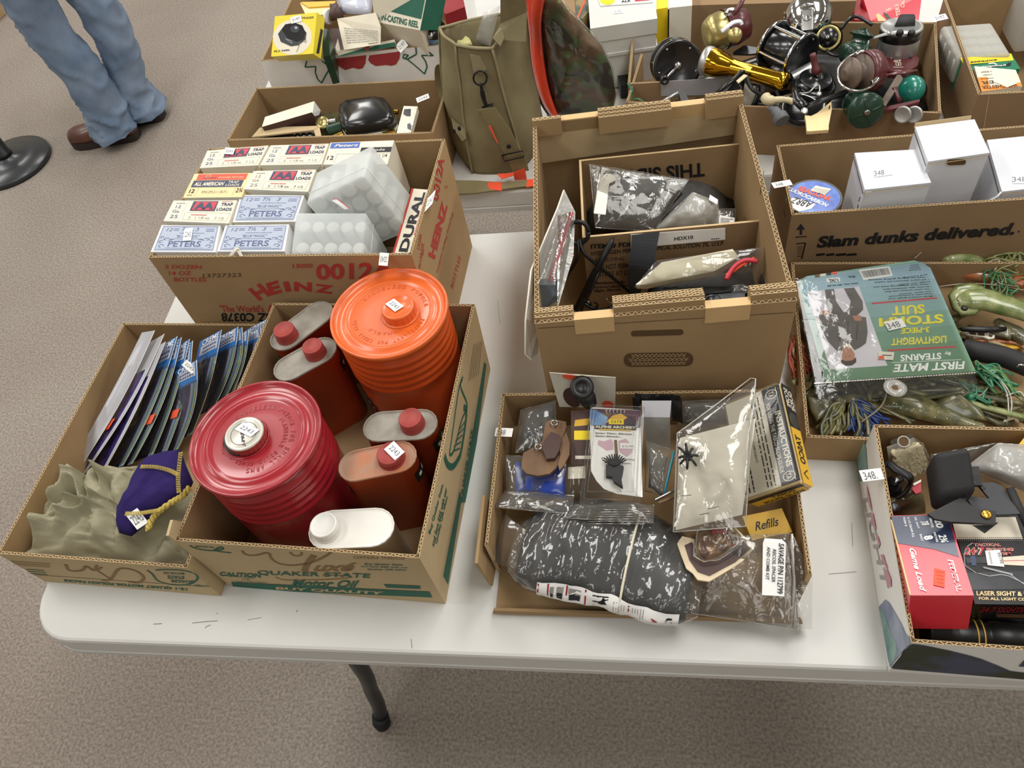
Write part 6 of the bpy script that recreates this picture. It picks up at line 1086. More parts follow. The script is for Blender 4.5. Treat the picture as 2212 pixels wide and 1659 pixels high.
g=G(); g.slab([WG(*p,.075) for p in ((800,780),(850,840),(920,820),(920,640),(820,720))],.003,'aared',(0,0,1)); g.slab([WG(*p,.077) for p in ((810,705),(920,650),(920,680),(830,730))],.002,'offwhite',(0,0,1)); props(g.build('red_wrapper'),'scrap of red and white wrapper between foam plugs and black hood','wrapper')
# small zip bag, foil bag, orange thing, scope
o=bag('zip_bag','small flat clear zip bag behind the black hood',[WF(525,300,.07),WF(800,300,.07),WF(915,165,.09),WF(520,235,.08)],.004,amp=.003,f=40,seed=61)
o=bag('foil_bag','crinkled silvery white plastic bag at the back right of the landscape carton',[WF(735,310,.08),WF(1180,500,.075),WF(1200,180,.1),WF(930,165,.105)],.024,'milkbag',amp=.012,f=26,seed=62); g=G(); sheet(g,[WF(760,320,.075),WF(1170,480,.072),WF(1180,200,.095),WF(935,180,.1)],26,20,.01,26,'packgrey',6,.02); g.build('silver_lining',o)
g=G(); g.slab([WF(*p,.1) for p in ((1045,190),(1150,270),(1200,120),(1110,110))],.02,'gold_ink',(0,0,1)); props(g.build('orange_box'),'orange box corner at the right picture edge behind the silvery bag','box')
o=thing('rifle_scope','black riflescope with ribbed eyepiece lying at the front wall of the landscape carton','scope',WF(780,1350,.01))
a,b=WF(470,1340,.034),WF(1400,1395,.034); ax=(b-a); Lx=ax.length; M=fr(a,ax)
g=G(); pr=[(.012,0),(.018,.001)]
for i in range(9): pr+=[(.019,.004+i*.003),(.0178,.0052+i*.003)]
pr+=[(.019,.034),(.019,.06),(.0165,.062),(.0165,.066),(.0185,.068),(.0185,.1),(.015,.104),(.0135,.112),(.0135,.15),(.017,.152),(.017,.175),(.0135,.18),(.0135,Lx*.9),(.02,Lx)]
g.lathe(pr,'blackp',32,M); g.build('tube_body',o); g=G(); 
for z_ in (.05,.0565): g.lathe([(.01935,z_),(.01935,z_+.0014)],'gold_ink',32,M,cap=(False,False))
g.build('gold_ring',o); g=G(); g.box(-.02,.02,-.02,.02,.125,.15,'blackm',M); g.build('turret_mount',o)
g=G(); pillow(g,[WF(x,y,.02) for x,y in ((420,1300),(1300,1300),(1280,1100),(760,1150),(700,1250))],.02,'blackm',amp=.3,f=30); props(g.build('black_fill'),'black cloth bunched between the riflescope and the laser sight box','cloth')
# ---------------------------------------------------------------- rear table: reels
zH=zz(1640,0,.18083); WH=lambda x,y,z:W(*zH(x,y),z); zI=zz(1340,0,.16275); WI=lambda x,y,z:W(*zI(x,y),z)
mat('reelgreen','1c3b2c',.28,var=.15,coat=.4); mat('reelmaroon','5a2428',.35,var=.15,coat=.3); mat('reelblack','16171a',.25,var=.2,coat=.4); mat('goldpale','b9ab72',.3,metal=.8,var=.08); mat('goldplate','d0a12c',.12,metal=1,var=.04); mat('teal','1f7d6c',.25,var=.1,coat=.5); mat('bone','c9bd97',.5,var=.08); mat('greyrubber','5e6164',.6,var=.1); mat('linewhite','cfc9ba',.7,var=.12,scale=200); mat('browngrey','6a5a4e',.4,var=.2,scale=40); mat('alloy','b9bab8',.35,metal=.7,var=.06)
def rl(name,lb,p,cat='fishing reel'): return thing(name,lb,cat,p-V((0,0,.02)),'old fishing reels' if cat=='fishing reel' else None)
def pt(o,name,fn,*a,**k): g=G(); fn(g,*a,**k); g.build(name,o)
def lathe_part(o,name,prof,m,M,n=32,cap=(True,True)): g=G(); g.lathe(prof,m,n,M,cap=cap); g.build(name,o)
def tube_part(o,name,pts,r,m,n=10,flat=1.,sp=5):
    q=spline(pts,sp) if sp and len(pts)>2 else pts
    if isinstance(r,list) and len(r)!=len(q): r=[lerp(r[int(i*(len(r)-1)/(len(q)-1)*.9999)],r[min(len(r)-1,int(i*(len(r)-1)/(len(q)-1)*.9999)+1)],(i*(len(r)-1)/(len(q)-1)*.9999)%1) for i in range(len(q))]
    g=G(); g.tube(q,r,m,n,flat=flat); g.build(name,o)
def box_part(o,name,M,sx,sy,sz,m): g=G(); g.box(-sx,sx,-sy,sy,-sz,sz,m,M); g.build(name,o)
def screw(o,M,r=.002): lathe_part(o,'screw',[(r,0),(r,.0008),(r*.6,.0014),(.0003,.0014)],'steel',M,12)
def loc(M,x,y,z): return M@V((x,y,z))
def drumreel(lb,p,ax,R,h,ms,handle=True,bars=4,name='casting_reel'):
    """two side plates joined by bars with a line spool between"""
    M=fr(p,ax); o=rl(name,lb,p); mp,mb,ml=ms
    for s in (0,1):
        z0=0 if s else -h; lathe_part(o,'side_plate',[(R*.97,z0-.003),(R,z0-.002),(R,z0+.002),(R*.96,z0+.0035),(R*.9,z0+.0035),(R*.88,z0+.0028),(.0005,z0+.0028)],mp,M,44); lathe_part(o,'plate_rim',[(R*1.01,z0-.0022),(R*1.03,z0),(R*1.01,z0+.0022)],mb,M,44,(False,False))
    lathe_part(o,'line_spool',[(R*.3,-h),(R*.8,-h+.003),(R*.72,-h+.005),(R*.74,-h/2),(R*.72,-.005),(R*.8,-.003),(R*.3,0)],ml,M,32)
    for i in range(bars): a=.5+2*pi*i/bars; g=G(); g.cyl(loc(M,R*.93*math.cos(a),R*.93*math.sin(a),-h),loc(M,R*.93*math.cos(a),R*.93*math.sin(a),0),.0026,mb,8); g.build('pillar',o)
    for i in range(5): a=.9+2*pi*i/5; screw(o,fr(loc(M,R*.8*math.cos(a),R*.8*math.sin(a),.003),ax),.0022)
    if handle:
        tube_part(o,'crank',[loc(M,R*.05,R*.1,.008),loc(M,-R*.3,-R*.2,.012),loc(M,-R*.6,-R*.45,.010)],.003,'chrome',8,.5); lathe_part(o,'crank_knob',[(.004,0),(.0075,.002),(.009,.008),(.0075,.013),(.004,.014),(.0035,.011),(.0004,.011)],'reelblack',fr(loc(M,-R*.6,-R*.45,.010),ax),18); lathe_part(o,'crank_hub',[(.007,.002),(.007,.008),(.004,.01),(.0004,.01)],'steel',M,16)
    return o,M
def spinreel(lb,p,ax,R,up,mb,ms='browngrey',bail=True,handle='reelblack',deep=1.):
    """open-face reel: skirted spool on a housing, wire bail, foot stem and crank"""
    M=fr(p,ax,up); o=rl('spinning_reel',lb,p)
    lathe_part(o,'spool',[(R*.15,.03*deep),(R*.3,.03*deep),(R*.32,.026*deep),(R*.7,.022*deep),(R*.78,.02*deep),(R*.74,.018*deep),(R*.5,.016*deep),(R*.5,.006),(R*.8,.004),(R*.86,.001),(R*.86,-.002)],ms,M,36)
    lathe_part(o,'rotor_cup',[(R*.9,.002),(R,0),(R*1.02,-.006),(R,-.02),(R*.8,-.028),(R*.4,-.032),(.0005,-.033)],mb,M,40)
    if bail:
        pts=[loc(M,R*1.05*math.cos(a),R*1.05*math.sin(a),.012+.02*math.sin(i/12*pi)) for i,a in enumerate([-.3+ (pi+.6)*j/12 for j in range(13)])]; tube_part(o,'bail_wire',pts,.0014,'chrome',8,1,3)
        for a in (-.3,pi+.3): box_part(o,'bail_arm',fr(loc(M,R*1.06*math.cos(a),R*1.06*math.sin(a),.004),M.to_3x3().col[2],V((math.cos(a),math.sin(a),0))),.003,.0045,.009,'chrome')
    tube_part(o,'foot_stem',[loc(M,0,-R*.5,-.024),loc(M,0,-R*1.3,-.026),loc(M,0,-R*1.9,-.02)],[.006,.0045,.004],mb,10,.6,0); g=G(); g.tube([loc(M,0,-R*1.92,-.05),loc(M,0,-R*1.95,-.02),loc(M,0,-R*1.92,.012)],[.002,.005,.002],mb,10,flat=.3); g.build('reel_foot',o)
    tube_part(o,'crank',[loc(M,-R*.8,0,-.02),loc(M,-R*1.5,.0,-.02),loc(M,-R*1.7,R*.5,-.012)],.0026,'darksteel',8); lathe_part(o,'crank_knob',[(.003,0),(.006,.002),(.0065,.01),(.004,.016),(.0004,.016)],handle,fr(loc(M,-R*1.7,R*.5,-.012),ax),14)
    return o,M
up_=V((0,0,1)); cam_=lambda p:(V((0,0,HC+TZ))-p).normalized()
# dark clutter below, its black also stands for the shade of the interior
for nm,lb,pts,z in (('dark_clutter','dark tangle of reel parts filling the bottom of the wide reel carton',[W(*p,.045) for p in ((1400,262),(1700,280),(2010,250),(1965,110),(1700,110),(1400,205))],.045),):
    g=G(); pillow(g,pts,.03,'reelblack',amp=.9,f=60,rings=14); props(g.build(nm),lb,'reel parts',None,'stuff')
# 1 chrome domed reel
p=WH(575,190,.165); ax=cam_(p)+V((-.2,.0,.25)); M=fr(p,ax,V((1,0,0))); o=rl('spincast_reel','large polished chrome domed reel with a raised thumb plate, on top of the pile',p); R=.038
lathe_part(o,'dome',[(R*1.03,-.006),(R*1.04,-.002),(R*.99,.0),(R*.93,.006),(R*.75,.013),(R*.4,.017),(.0005,.018)],'chrome',M,48); lathe_part(o,'rear_drum',[(R*.7,-.034),(R*1.0,-.03),(R*1.06,-.02),(R*1.06,-.008),(R,-.005)],'reelgreen',M,40,(True,False))
g=G(); rbox(g,loc(M,-.008,-.03,.008),loc(M,.014,-.03,.008),loc(M,-.008,.008,.012),loc(M,-.008,-.03,.022),.003,'chrome'); g.build('thumb_plate',o); lathe_part(o,'plate_boss',[(.008,.0),(.0075,.002),(.004,.001),(.0004,.0025)],'chrome',fr(loc(M,.003,-.006,.023),ax),24); tube_part(o,'wire_loop',[loc(M,-.01,.012,.016),loc(M,.0,.016,.02),loc(M,.014,.014,.016)],.0013,'chrome',8)
for i in range(4): screw(o,fr(loc(M,-R*1.08,-.012+.008*i,-.01),V((-1,0,.3))),.003)
# 2 black and chrome drum reel
p=WH(500,690,.145); ax=WH(500,690,.145)-WH(180,470,.155); o,M=drumreel('black casting reel with chrome frame bars lying on its side below the chrome domed reel',p,ax+V((0,.0,.01)),.041,.062,('reelblack','chrome','reelblack'),False,5)
lathe_part(o,'tension_knob',[(.006,0),(.0085,.003),(.0085,.009),(.006,.011),(.0004,.011)],'steel',fr(loc(M,.006,.02,-.066),-ax),20)
# 3 gold dial reel
p=WH(825,455,.15); ax=cam_(p)+V((-.1,0,.1)); M=fr(p,ax); o=rl('small_reel','small reel with gold ring dial and black knob beside the chrome domed reel',p)
lathe_part(o,'dial',[(.0205,-.004),(.0212,-.002),(.0212,.001),(.02,.002),(.0145,.002),(.015,.0014)],'goldpale',M,40,(True,False)); lathe_part(o,'dial_face',[(.0155,.001),(.0155,.0022),(.0004,.0022)],'reelblack',M,32); lathe_part(o,'centre_knob',[(.006,.002),(.0055,.012),(.0045,.0145),(.003,.0155),(.0004,.0155)],'blackp',M,20); lathe_part(o,'housing',[(.016,-.035),(.022,-.03),(.023,-.004)],'reelgreen',M,30,(True,False)); screw(o,fr(loc(M,0,0,.0155),ax),.0032)
tube_part(o,'crank',[loc(M,.02,.012,.0),loc(M,.04,.03,.004),loc(M,.07,.012,.006)],.003,'reelblack',8); 
g=G(); g.ptext(Pl(loc(M,0,0,.0024),ax),'MS',zH(895,490),zH(930,480),zH(890,455),'goldpale',.0003); g.build('dial_print',o)
# 4 green spinning reel
p=WH(1180,560,.14); o,M=spinreel('dark green spinning reel half hidden behind the maroon and brown one',p,V((.3,.5,.9)),.028,V((1,0,0)),'reelgreen','reelgreen',False)
for d_ in (-.004,.006): screw(o,fr(WH(1175+d_*2500,497,.172),V((0,-.2,1))),.0022)
# 5 silver drum reel
p=WH(1685,400,.15); ax=V((0,.12,1)); M=fr(p,ax,V((1,0,0))); o=rl('fly_reel','silver and black drum reel with a double-knobbed crank, above the maroon cover',p)
lathe_part(o,'drum',[(.031,-.034),(.034,-.031),(.0335,-.006)],'alloy',M,44,(True,False)); lathe_part(o,'black_band',[(.0335,-.006),(.034,-.005),(.034,.008),(.0335,.009)],'reelblack',M,44,(False,False)); lathe_part(o,'silver_rim',[(.0335,.009),(.0345,.010),(.034,.013),(.03,.0145),(.029,.013),(.0004,.012)],'alloy',M,44,(False,True))
tube_part(o,'crank',[loc(M,-.05,-.018,.004),loc(M,-.03,-.02,.01),loc(M,-.012,-.026,.014),loc(M,.004,-.03,.014)],[.003,.0045,.006,.006],'alloy',10,.4); 
for x,y in ((-.012,-.031),(.005,-.036)): lathe_part(o,'crank_knob',[(.003,0),(.0055,.003),(.006,.008),(.004,.012),(.0004,.0125)],'blackp',fr(loc(M,x,y,.012),V((0,-.5,.8))),16)
screw(o,fr(loc(M,-.026,-.024,.014),V((0,-.3,1))),.0035); g=G(); pillow(g,[loc(M,*q) for q in ((-.012,.0,.014),(.02,-.004,.014),(.026,.02,.014),(.0,.03,.014))],.012,'blackm',amp=.2,f=20); g.build('thumb_rest',o)
# 6 maroon foot plate
p=WH(1700,770,.12); o=thing('reel_cover','oval maroon reel side cover with small cream print, under the silver drum reel','reel cover',p-V((0,0,.02))); pts=[WH(x,y,.125) for x,y in ((1480,700),(1560,655),(1700,640),(1850,650),(1915,700),(1890,780),(1800,840),(1680,865),(1560,860),(1490,840))]; g=G(); g.slab(pts,.012,'reelmaroon',(0,0,1)); g.build('cover_plate',o)
P=PZ(.1255); g=G(); g.ptext(P,'630',zH(1695,710),zH(1610,718),zH(1690,735),'cream',off=.02); g.ptext(P,'SOUTH BEND',zH(1725,695),zH(1565,705),zH(1722,712),'cream') if 0 else g.pline(P,[zH(1570+i*12,690+.012*(i*12-70)**2*.1) for i in range(13)],.0012,'cream'); g.pline(P,[zH(*q) for q in ((1632,745),(1690,742),(1694,780),(1636,784),(1632,745))],.0009,'cream'); g.ptext(P,'Z',zH(1678,750),zH(1650,752),zH(1680,775),'cream',off=.03); g.pline(P,[zH(1600+i*10,795-.0015*(i*10-60)**2*.4+8) for i in range(13)],.0012,'cream'); g.pell(P,zH(1808,688),(3,0),(0,2),'reelblack'); g.build('cover_print',o)
# 7 maroon/brown spinning reel
p=WH(1240,860,.15); o,M=spinreel('worn maroon and brown open-face spinning reel with a shiny wire bail, centre of the pile',p,WH(1130,870,.16)-WH(1400,830,.15),.0335,V((.1,.5,.85)),'reelmaroon','browngrey',False,deep=1.3)
tube_part(o,'bail_wire',[WH(1200,625,.18),WH(1080,670,.182),WH(960,790,.184),WH(938,890,.184),WH(970,1000,.182),WH(1080,1070,.178),WH(1200,1085,.172),WH(1330,1040,.166),WH(1400,970,.165)],.0017,'chrome',8); tube_part(o,'bail_arm',[WH(1150,650,.182),WH(1190,620,.182),WH(1240,615,.18)],.004,'chrome',10,.7); tube_part(o,'bail_arm',[WH(1340,985,.17),WH(1380,975,.17),WH(1415,940,.17)],.0042,'chrome',10,.8)
# 8-10
p=WH(1790,1060,.1); o=rl('spincast_reel','small reel with a shiny teal bell cover near the right wall of the reel carton',p); M=fr(p,V((-.5,-.5,.6))); lathe_part(o,'bell_cover',[(.023,-.012),(.024,-.008),(.022,0),(.016,.008),(.006,.011),(.0004,.011)],'teal',M,36); lathe_part(o,'rear_drum',[(.015,-.032),(.022,-.028),(.0235,-.012)],'reelblack',M,30,(True,False))
o=thing('reel_mount','maroon T-shaped reel foot lying below the teal reel','reel part',WH(1680,1250,.08)); g=G(); g.slab([WH(x,y,.112) for x,y in ((1470,1280),(1920,1185),(1915,1215),(1600,1300),(1480,1320))],.006,'reelmaroon',(0,0,1)); g.build('foot_bar',o); tube_part(o,'foot_stem',[WH(1680,1215,.112),WH(1650,1140,.12),WH(1620,1050,.125)],[.006,.0035,.005],'reelmaroon',10,.6,0)
g=G(); g.slab([WH(x,y,.125) for x,y in ((1445,1225),(1510,1262),(1718,940),(1690,892),(1645,895))],.004,'browngrey',(0,0,1)); props(g.build('wooden_stick'),'flat grey-brown wooden slat leaning between maroon reel and teal reel','stick')
# 11 large green reel
p=WH(1275,1330,.115); ax=cam_(p)+V((.3,-.1,-.3)); M=fr(p,ax,V((1,0,0))); o=rl('spincast_reel','large dark green closed reel with crossed ribs and a centre screw, at the front wall',p); R=.03
lathe_part(o,'face_disc',[(R*.98,-.008),(R,-.005),(R*.98,0),(R*.9,.003),(R*.5,.0055),(.0005,.0065)],'reelgreen',M,48); lathe_part(o,'rear_drum',[(R*.6,-.05),(R*.86,-.046),(R*.9,-.036),(R*.86,-.033),(R*.9,-.03),(R*.86,-.027),(R*.9,-.024),(R*.88,-.02),(R*.93,-.01)],'reelgreen',M,40,(True,False)); lathe_part(o,'centre_screw',[(.0048,.006),(.0048,.0085),(.003,.0095),(.0003,.0085)],'steel',M,20)
for i in range(4): a=.35+i*pi/2; tube_part(o,'face_rib',[loc(M,.008*math.cos(a),.008*math.sin(a),.0065),loc(M,R*.5*math.cos(a),R*.5*math.sin(a),.006),loc(M,R*.8*math.cos(a),R*.8*math.sin(a),.0035)],.001,'reelgreen',6)
# 12 black spinning reel
p=WH(660,1010,.12); o,M=spinreel('black open spinning reel, cup upward, left of the maroon and brown one',p,V((.1,-.1,1)),.036,V((1,.2,0)),'reelblack','reelblack',False,deep=.6)
tube_part(o,'line_arm',[WH(480,1115,.14),WH(590,1105,.145),WH(660,1040,.15),WH(715,1020,.15),WH(722,1080,.145),WH(705,1130,.14)],.0015,'steel',8); lathe_part(o,'line_roller',[(.005,0),(.005,.002),(.002,.003)],'steel',fr(WH(712,1125,.14),V((0,-.3,1))),16)
p=WH(520,1250,.11); o=rl('spinning_reel','black spinning reel with a bright slotted screw, at the front left of the pile',p); lathe_part(o,'rotor_cup',[(.03,-.02),(.038,-.012),(.039,-.004),(.036,0),(.03,-.004),(.0004,-.006)],'reelblack',fr(p,V((-.1,-.2,1))),40); tube_part(o,'frame_arm',[WH(420,1000,.13),WH(420,1080,.13),WH(450,1200,.128),WH(560,1290,.125)],[.006,.006,.009,.01],'reelblack',12,.7,0); tube_part(o,'frame_arm',[WH(560,1290,.125),WH(760,1200,.13),WH(1050,1090,.135)],[.009,.006,.005],'gun',10,.6,0); screw(o,fr(WH(542,1325,.135),V((0,-.5,.8))),.006); tube_part(o,'bail_wire',[WH(240,1160,.12),WH(400,1130,.125),WH(560,1140,.125),WH(680,1200,.12)],.0013,'chrome',8)
# 13-17 knobs and handles
g=G(); g.tube(spline([WH(75,1160,.13),WH(110,1200,.13),WH(180,1195,.131),WH(280,1190,.13),WH(360,1200,.128),WH(410,1225,.125)],5),[.009]*5+[.008]*5+[.0055]*5+[.005]*5+[.0052]*5+[.003],'bone',12); props(g.build('bone_handle'),'cream curved handle lever pointing right at the left end of the reel pile','handle')
g=G(); g.tube(spline([WH(130,1290,.12),WH(190,1330,.12),WH(240,1390,.118),WH(280,1450,.115)],5),[.006]*5+[.0085]*5+[.013]*5+[.012],'greyrubber',16); props(g.build('rubber_paddle'),'pear-shaped grey rubber knob below the cream curved handle','knob')
g=G(); g.slab([WH(x,y,.118) for x,y in ((545,1375),(620,1385),(690,1350),(860,1210),(868,1300),(830,1500),(830,1550),(600,1568),(570,1565),(560,1450))],.006,'butter',(0,-.3,1)); props(g.build('tan_wedge'),'pale tan wedge-shaped leather scrap standing at the front wall of the reel carton','leather scrap')
for i,x in enumerate((1715,1850)):
    k=WH(x,1370,.105); M=fr(k,V((-.6,-.7,.3))); g=G(); g.lathe([(.013,-.003),(.014,-.001),(.014,.001),(.013,.003),(.011,.002),(.0004,.001)],'alloy' ,30,M); props(g.build('spool_ring'),'silver rimmed spool edge '+('left' if i==0 else 'right')+' of the pair at the front right corner','spool')
o=thing('crank_handle','maroon crank handle grip standing up beside the chrome tube','handle',WH(650,800,.12)); lathe_part(o,'grip',[(.0045,0),(.0065,.002),(.0075,.006),(.0075,.01),(.0055,.014),(.005,.03),(.0055,.036),(.0004,.037)][::1],'reelmaroon',fr(WH(690,890,.14),(WH(640,660,.17)-WH(690,890,.14))),18); tube_part(o,'pin',[WH(690,890,.14),WH(700,960,.13)],.0016,'steel',6,1,0)
g=G(); g.cyl(WH(390,935,.12),WH(650,800,.13),.0105,'alloy',20); props(g.build('metal_tube'),'short polished metal tube between brass flashlight tail and maroon grip','tube')
# small carton: big black reel, flashlight, maroon and gold reel
p=WI(760,870,.12); o,M=drumreel('big black casting reel with chrome rim, screws and crank, in the small reel carton',p,cam_(p)+V((.15,.0,-.15)),.044,.045,('reelblack','chrome','linewhite'),True,5)
o=thing('flashlight','brass-coloured metal flashlight with a flared silver head, lying across the small carton','flashlight',WI(1500,850,.1))
a,b=WI(1120,800,.135),WI(2190,1090,.135); ax=b-a; M=fr(a,ax); L_=ax.length; lathe_part(o,'head_rim',[(.02,-.001),(.0245,0),(.0255,.004),(.0255,.011),(.0245,.013)],'alloy',M,40,(True,False)); lathe_part(o,'head',[(.0245,.013),(.0242,.024),(.021,.036),(.0158,.05),(.0145,.056)],'goldplate',M,40,(False,False)); lathe_part(o,'barrel',[(.0145,.056),(.0145,L_*.92),(.0155,L_*.94),(.0155,L_),(.012,L_+.003),(.0004,L_+.003)],'goldplate',M,36,(False,True)); box_part(o,'switch_rail',fr(loc(M,0,0,L_*.55)+V((0,-.0085,.0125)),V((0,-.6,.8)),ax),.03,.003,.0012,'goldplate')
p=WI(1360,400,.15); ax=WI(1180,440,.16)-WI(1560,330,.16); M=fr(p,ax,V((0,0,1))); o=rl('maroon_reel','maroon reel with pale gold bell cover and white lever, behind the flashlight',p)
lathe_part(o,'bell_cover',[(.033,-.002),(.0335,.002),(.031,.02),(.024,.031),(.016,.034),(.0004,.034)],'goldpale',M,40); lathe_part(o,'housing',[(.012,-.05),(.026,-.045),(.034,-.02),(.0345,-.002)],'reelmaroon',M,40,(True,False)); tube_part(o,'thumb_lever',[WI(1345,420,.187),WI(1400,370,.192),WI(1500,300,.197),WI(1590,285,.197),WI(1615,330,.192)],.0055,'boxwhite',10,.45)
kk=WI(1520,470,.187); lathe_part(o,'oval_badge',[(.0125,0),(.0125,.001),(.0004,.0012)],'goldpale',fr(kk,cam_(kk)),30); tube_part(o,'foot_stem',[WI(1480,250,.17),WI(1500,180,.18),WI(1580,80,.19),WI(1650,-40,.2)],[.011,.009,.0075,.005],'reelmaroon',12,.6,0); tube_part(o,'chrome_clip',[WI(1400,190,.19),WI(1430,140,.192),WI(1510,130,.192)],.004,'chrome',8)
g=G(); g.slab([WI(x,y,.12) for x,y in ((1500,690),(1640,600),(1885,640),(1870,700),(1700,720),(1500,710))],.003,'darksteel',(0,0,1)); props(g.build('grey_plate'),'flat grey metal plate in the small reel carton behind the flashlight','reel part')
P=RA.front; g=G(); g.slab([P.hit(*zI(*q),.001) for q in ((535,1085),(1955,995),(1900,1250),(540,1275))],.0006,'packgrey',P.n); 
for i in range(5): g.pline(P,[zI(1730,1065+i*28),zI(1880,1055+i*28)],.0009,'grey_ink',.0014)
g.build('grey_label',RA.pan[0])
# in the gap before it
p=WI(1500,1230,.09); o,M=drumreel('casting reel with black angled frame and cream line drum, before the grey label',p,WI(1400,1100,.11)-WI(1650,1200,.09),.03,.034,('reelblack','darksteel','linewhite'),False,3); tube_part(o,'frame_arm',[WI(1160,1350,.1),WI(1350,1180,.13),WI(1500,1060,.14),WI(1610,950,.15),WI(1640,1010,.14)],.0055,'reelblack',10,.7); g=G(); g.slab([WI(x,y,.15) for x,y in ((1540,1070),(1640,985),(1690,1000),(1570,1100))],.002,'bone',(0,0,1)); g.build('reel_seat',o)
tube_part(o,'curved_lever',[WI(1680,1010,.14),WI(1700,1100,.135),WI(1760,1190,.13),WI(1880,1260,.12)],.004,'gun',8,.6)
o=thing('rod_handle','steel rod with a black square grip at the front left of the wide reel carton','rod part',WI(700,1300,.07)); tube_part(o,'rod',[WI(540,1360,.1),WI(790,1220,.11)],.003,'alloy',10,1,0); g=G(); g.slab([WI(x,y,.12) for x,y in ((770,1200),(800,1180),(850,1215),(930,1360),(800,1330))],.012,'blackp',(0,0,1)); g.build('grip',o)
g=G()
for i in range(4): g.tube(spline([WI(90+i*10,1110,.105),WI(140+i*9,1200,.1),WI(165-i*3,1290,.09),WI(150+i*8,1400,.08)],6),.0006,'strandteal',5)
for i in range(3): g.tube(spline([WI(170,1290+i*20,.09),WI(260,1330-i*12,.09),WI(380-i*20,1380,.08)],6),.0006,'strandgreen',5)
props(g.build('green_line'),'tangle of thin green fishing line over the left rim of the wide reel carton','fishing line',None,'stuff')
g=G(); P_=Pl(WI(170,390,.105),(0,-.5,.85)); sticker(RA.ob,P_,zI(90,436),zI(270,422),zI(80,355),'2197',e=.004)
# red cardboard box behind
o=thing('lure_box','red cardboard tackle box with cream lettering and a green bait drawing, behind the reel pile','box',W(1930,20,0)); A=[W(1832,120,.1),W(2000,60,.1),W(1990,-20,.1),W(1795,-20,.1)]
A=[W(*zH(*q),.1) for q in ((1270,430),(1900,330),(1960,-40),(1250,-120))]; A=[W(*zH(1330,250),.09),W(*zH(1900,290),.09),W(*zH(1945,-60),.12),W(*zH(1230,-60),.12)]
g=G(); g.hexa([p-V((0,0,.08)) for p in A]+A,'fedred'); g.build('carton_body',o); P=Pl.tri(A[0],A[1],A[2]); g=G(); 
for t,a,b,c in (('EMP',(1570,110),(1545,0),(1520,130)),('TER FIL',(1690,180),(1655,-10),(1640,195)),('CAS',(1735,90),(1735,0),(1692,90))): g.ptext(P,t,zH(*a),zH(*b),zH(*c),'cream',.0008,off=.02)
g.ppoly(P,[zH(*q) for q in ((1380,130),(1440,170),(1530,250),(1420,252))],'butter',.0008); g.ppoly(P,[zH(*q) for q in ((1480,145),(1530,165),(1610,262),(1550,258))],'reelgreen',.001); g.build('front_print',o)
g=G(); g.slab([W(*zH(x,y),.1) for x,y in ((1115,-40),(1215,-60),(1330,245),(1140,240))],.09,'dkred',(0,0,1)); props(g.build('red_box'),'darker red box standing left of the lettered red tackle box','box')
# ammunition carton
zJ=zz(1980,0,.18082); WJ=lambda x,y,z:W(*zJ(x,y),z)
mat('yellowbox','ecd62c',.45,var=.03,coat=.2); mat('greenbox','1f7a58',.45,var=.04,coat=.2); mat('orangebox','f08a2e',.5,var=.03)
def lidbox(lb,pts,z,h): 
    o=thing('frosted_shell_box',lb,'plastic box',WJ(*pts[0],z-h),'frosted plastic shell boxes'); T=[WJ(*q,z) for q in pts]; a=T[0]-V((0,0,h)); g=G(); rbox(g,a,T[1]-V((0,0,h)),T[3]-V((0,0,h)),T[0],.006,'frost2'); g.build('clear_shell',o)
    for i in range(5):
        for j in range(4):
            u,v=(i+.5)/5,(j+.5)/4; p=T[0].lerp(T[1],u).lerp(T[3].lerp(T[2],u),v)-V((0,0,.012)); g=G(); g.lathe([(.009,-.03),(.0095,0),(.0085,.002)],'shell_white',12,Matrix.Translation(p)); props(g.build('shotgun_shell'),'pale shell seen through the '+lb.split(' with')[0],'shell','shells in the '+lb.split(' ')[0]+' frosted box of the rear carton')
    return o
film('frost2','dcdad2',haze=.72,gloss=.25,rough=.4,bump=.03)
lidbox('flat frosted box with rounded lid in the shell box carton',[(500,690),(1140,650),(930,268),(290,305)],.115,.05); lidbox('tall frosted box at the right picture edge of the shell box carton',[(1170,700),(1500,640),(1400,80),(1010,95)],.125,.07) if 0 else None
o=thing('frosted_shell_box','tall frosted shell box cut by the right picture edge in the rear carton','plastic box',WJ(1200,500,.02)); a=WJ(1150,640,.05); g=G(); rbox(g,WJ(1150,640,.05),WJ(1650,590,.05),WJ(960,280,.05),WJ(1150,640,.05)+V((0,.0,.085)),.006,'frost2'); g.build('clear_shell',o)
o=thing('shell_box','green and yellow EXPRESS shell box under an orange one in the rear carton','ammunition box',WJ(900,750,.05)); T=[WJ(620,900,.1),WJ(1240,820,.1),WJ(1130,640,.112),WJ(520,690,.112)]; g=G(); g.hexa([p-V((0,0,.055)) for p in T]+T,'greenbox'); g.build('carton_body',o); P=Pl.tri(T[0],T[1],T[2]); g=G(); g.ppoly(P,[zJ(*q) for q in ((520,690),(1130,640),(1160,720),(560,775))],'yellowbox',.0004); g.ptext(P,'EXPRESS',zJ(955,705),zJ(640,735),zJ(958,722),'ink',.0008,off=.03); g.ppoly(P,[zJ(*q) for q in ((765,815),(1120,785),(1135,745),(1100,750),(1070,768),(770,798))],'blackp',.0006); g.ptext(P,'Remington',zJ(1068,790),zJ(775,808),zJ(1070,768),'paper',.001,off=.03,sh=.1); g.pline(P,[zJ(*q) for q in ((860,760),(920,752),(960,772))],.002,'paper',.0008); g.build('top_print',o)
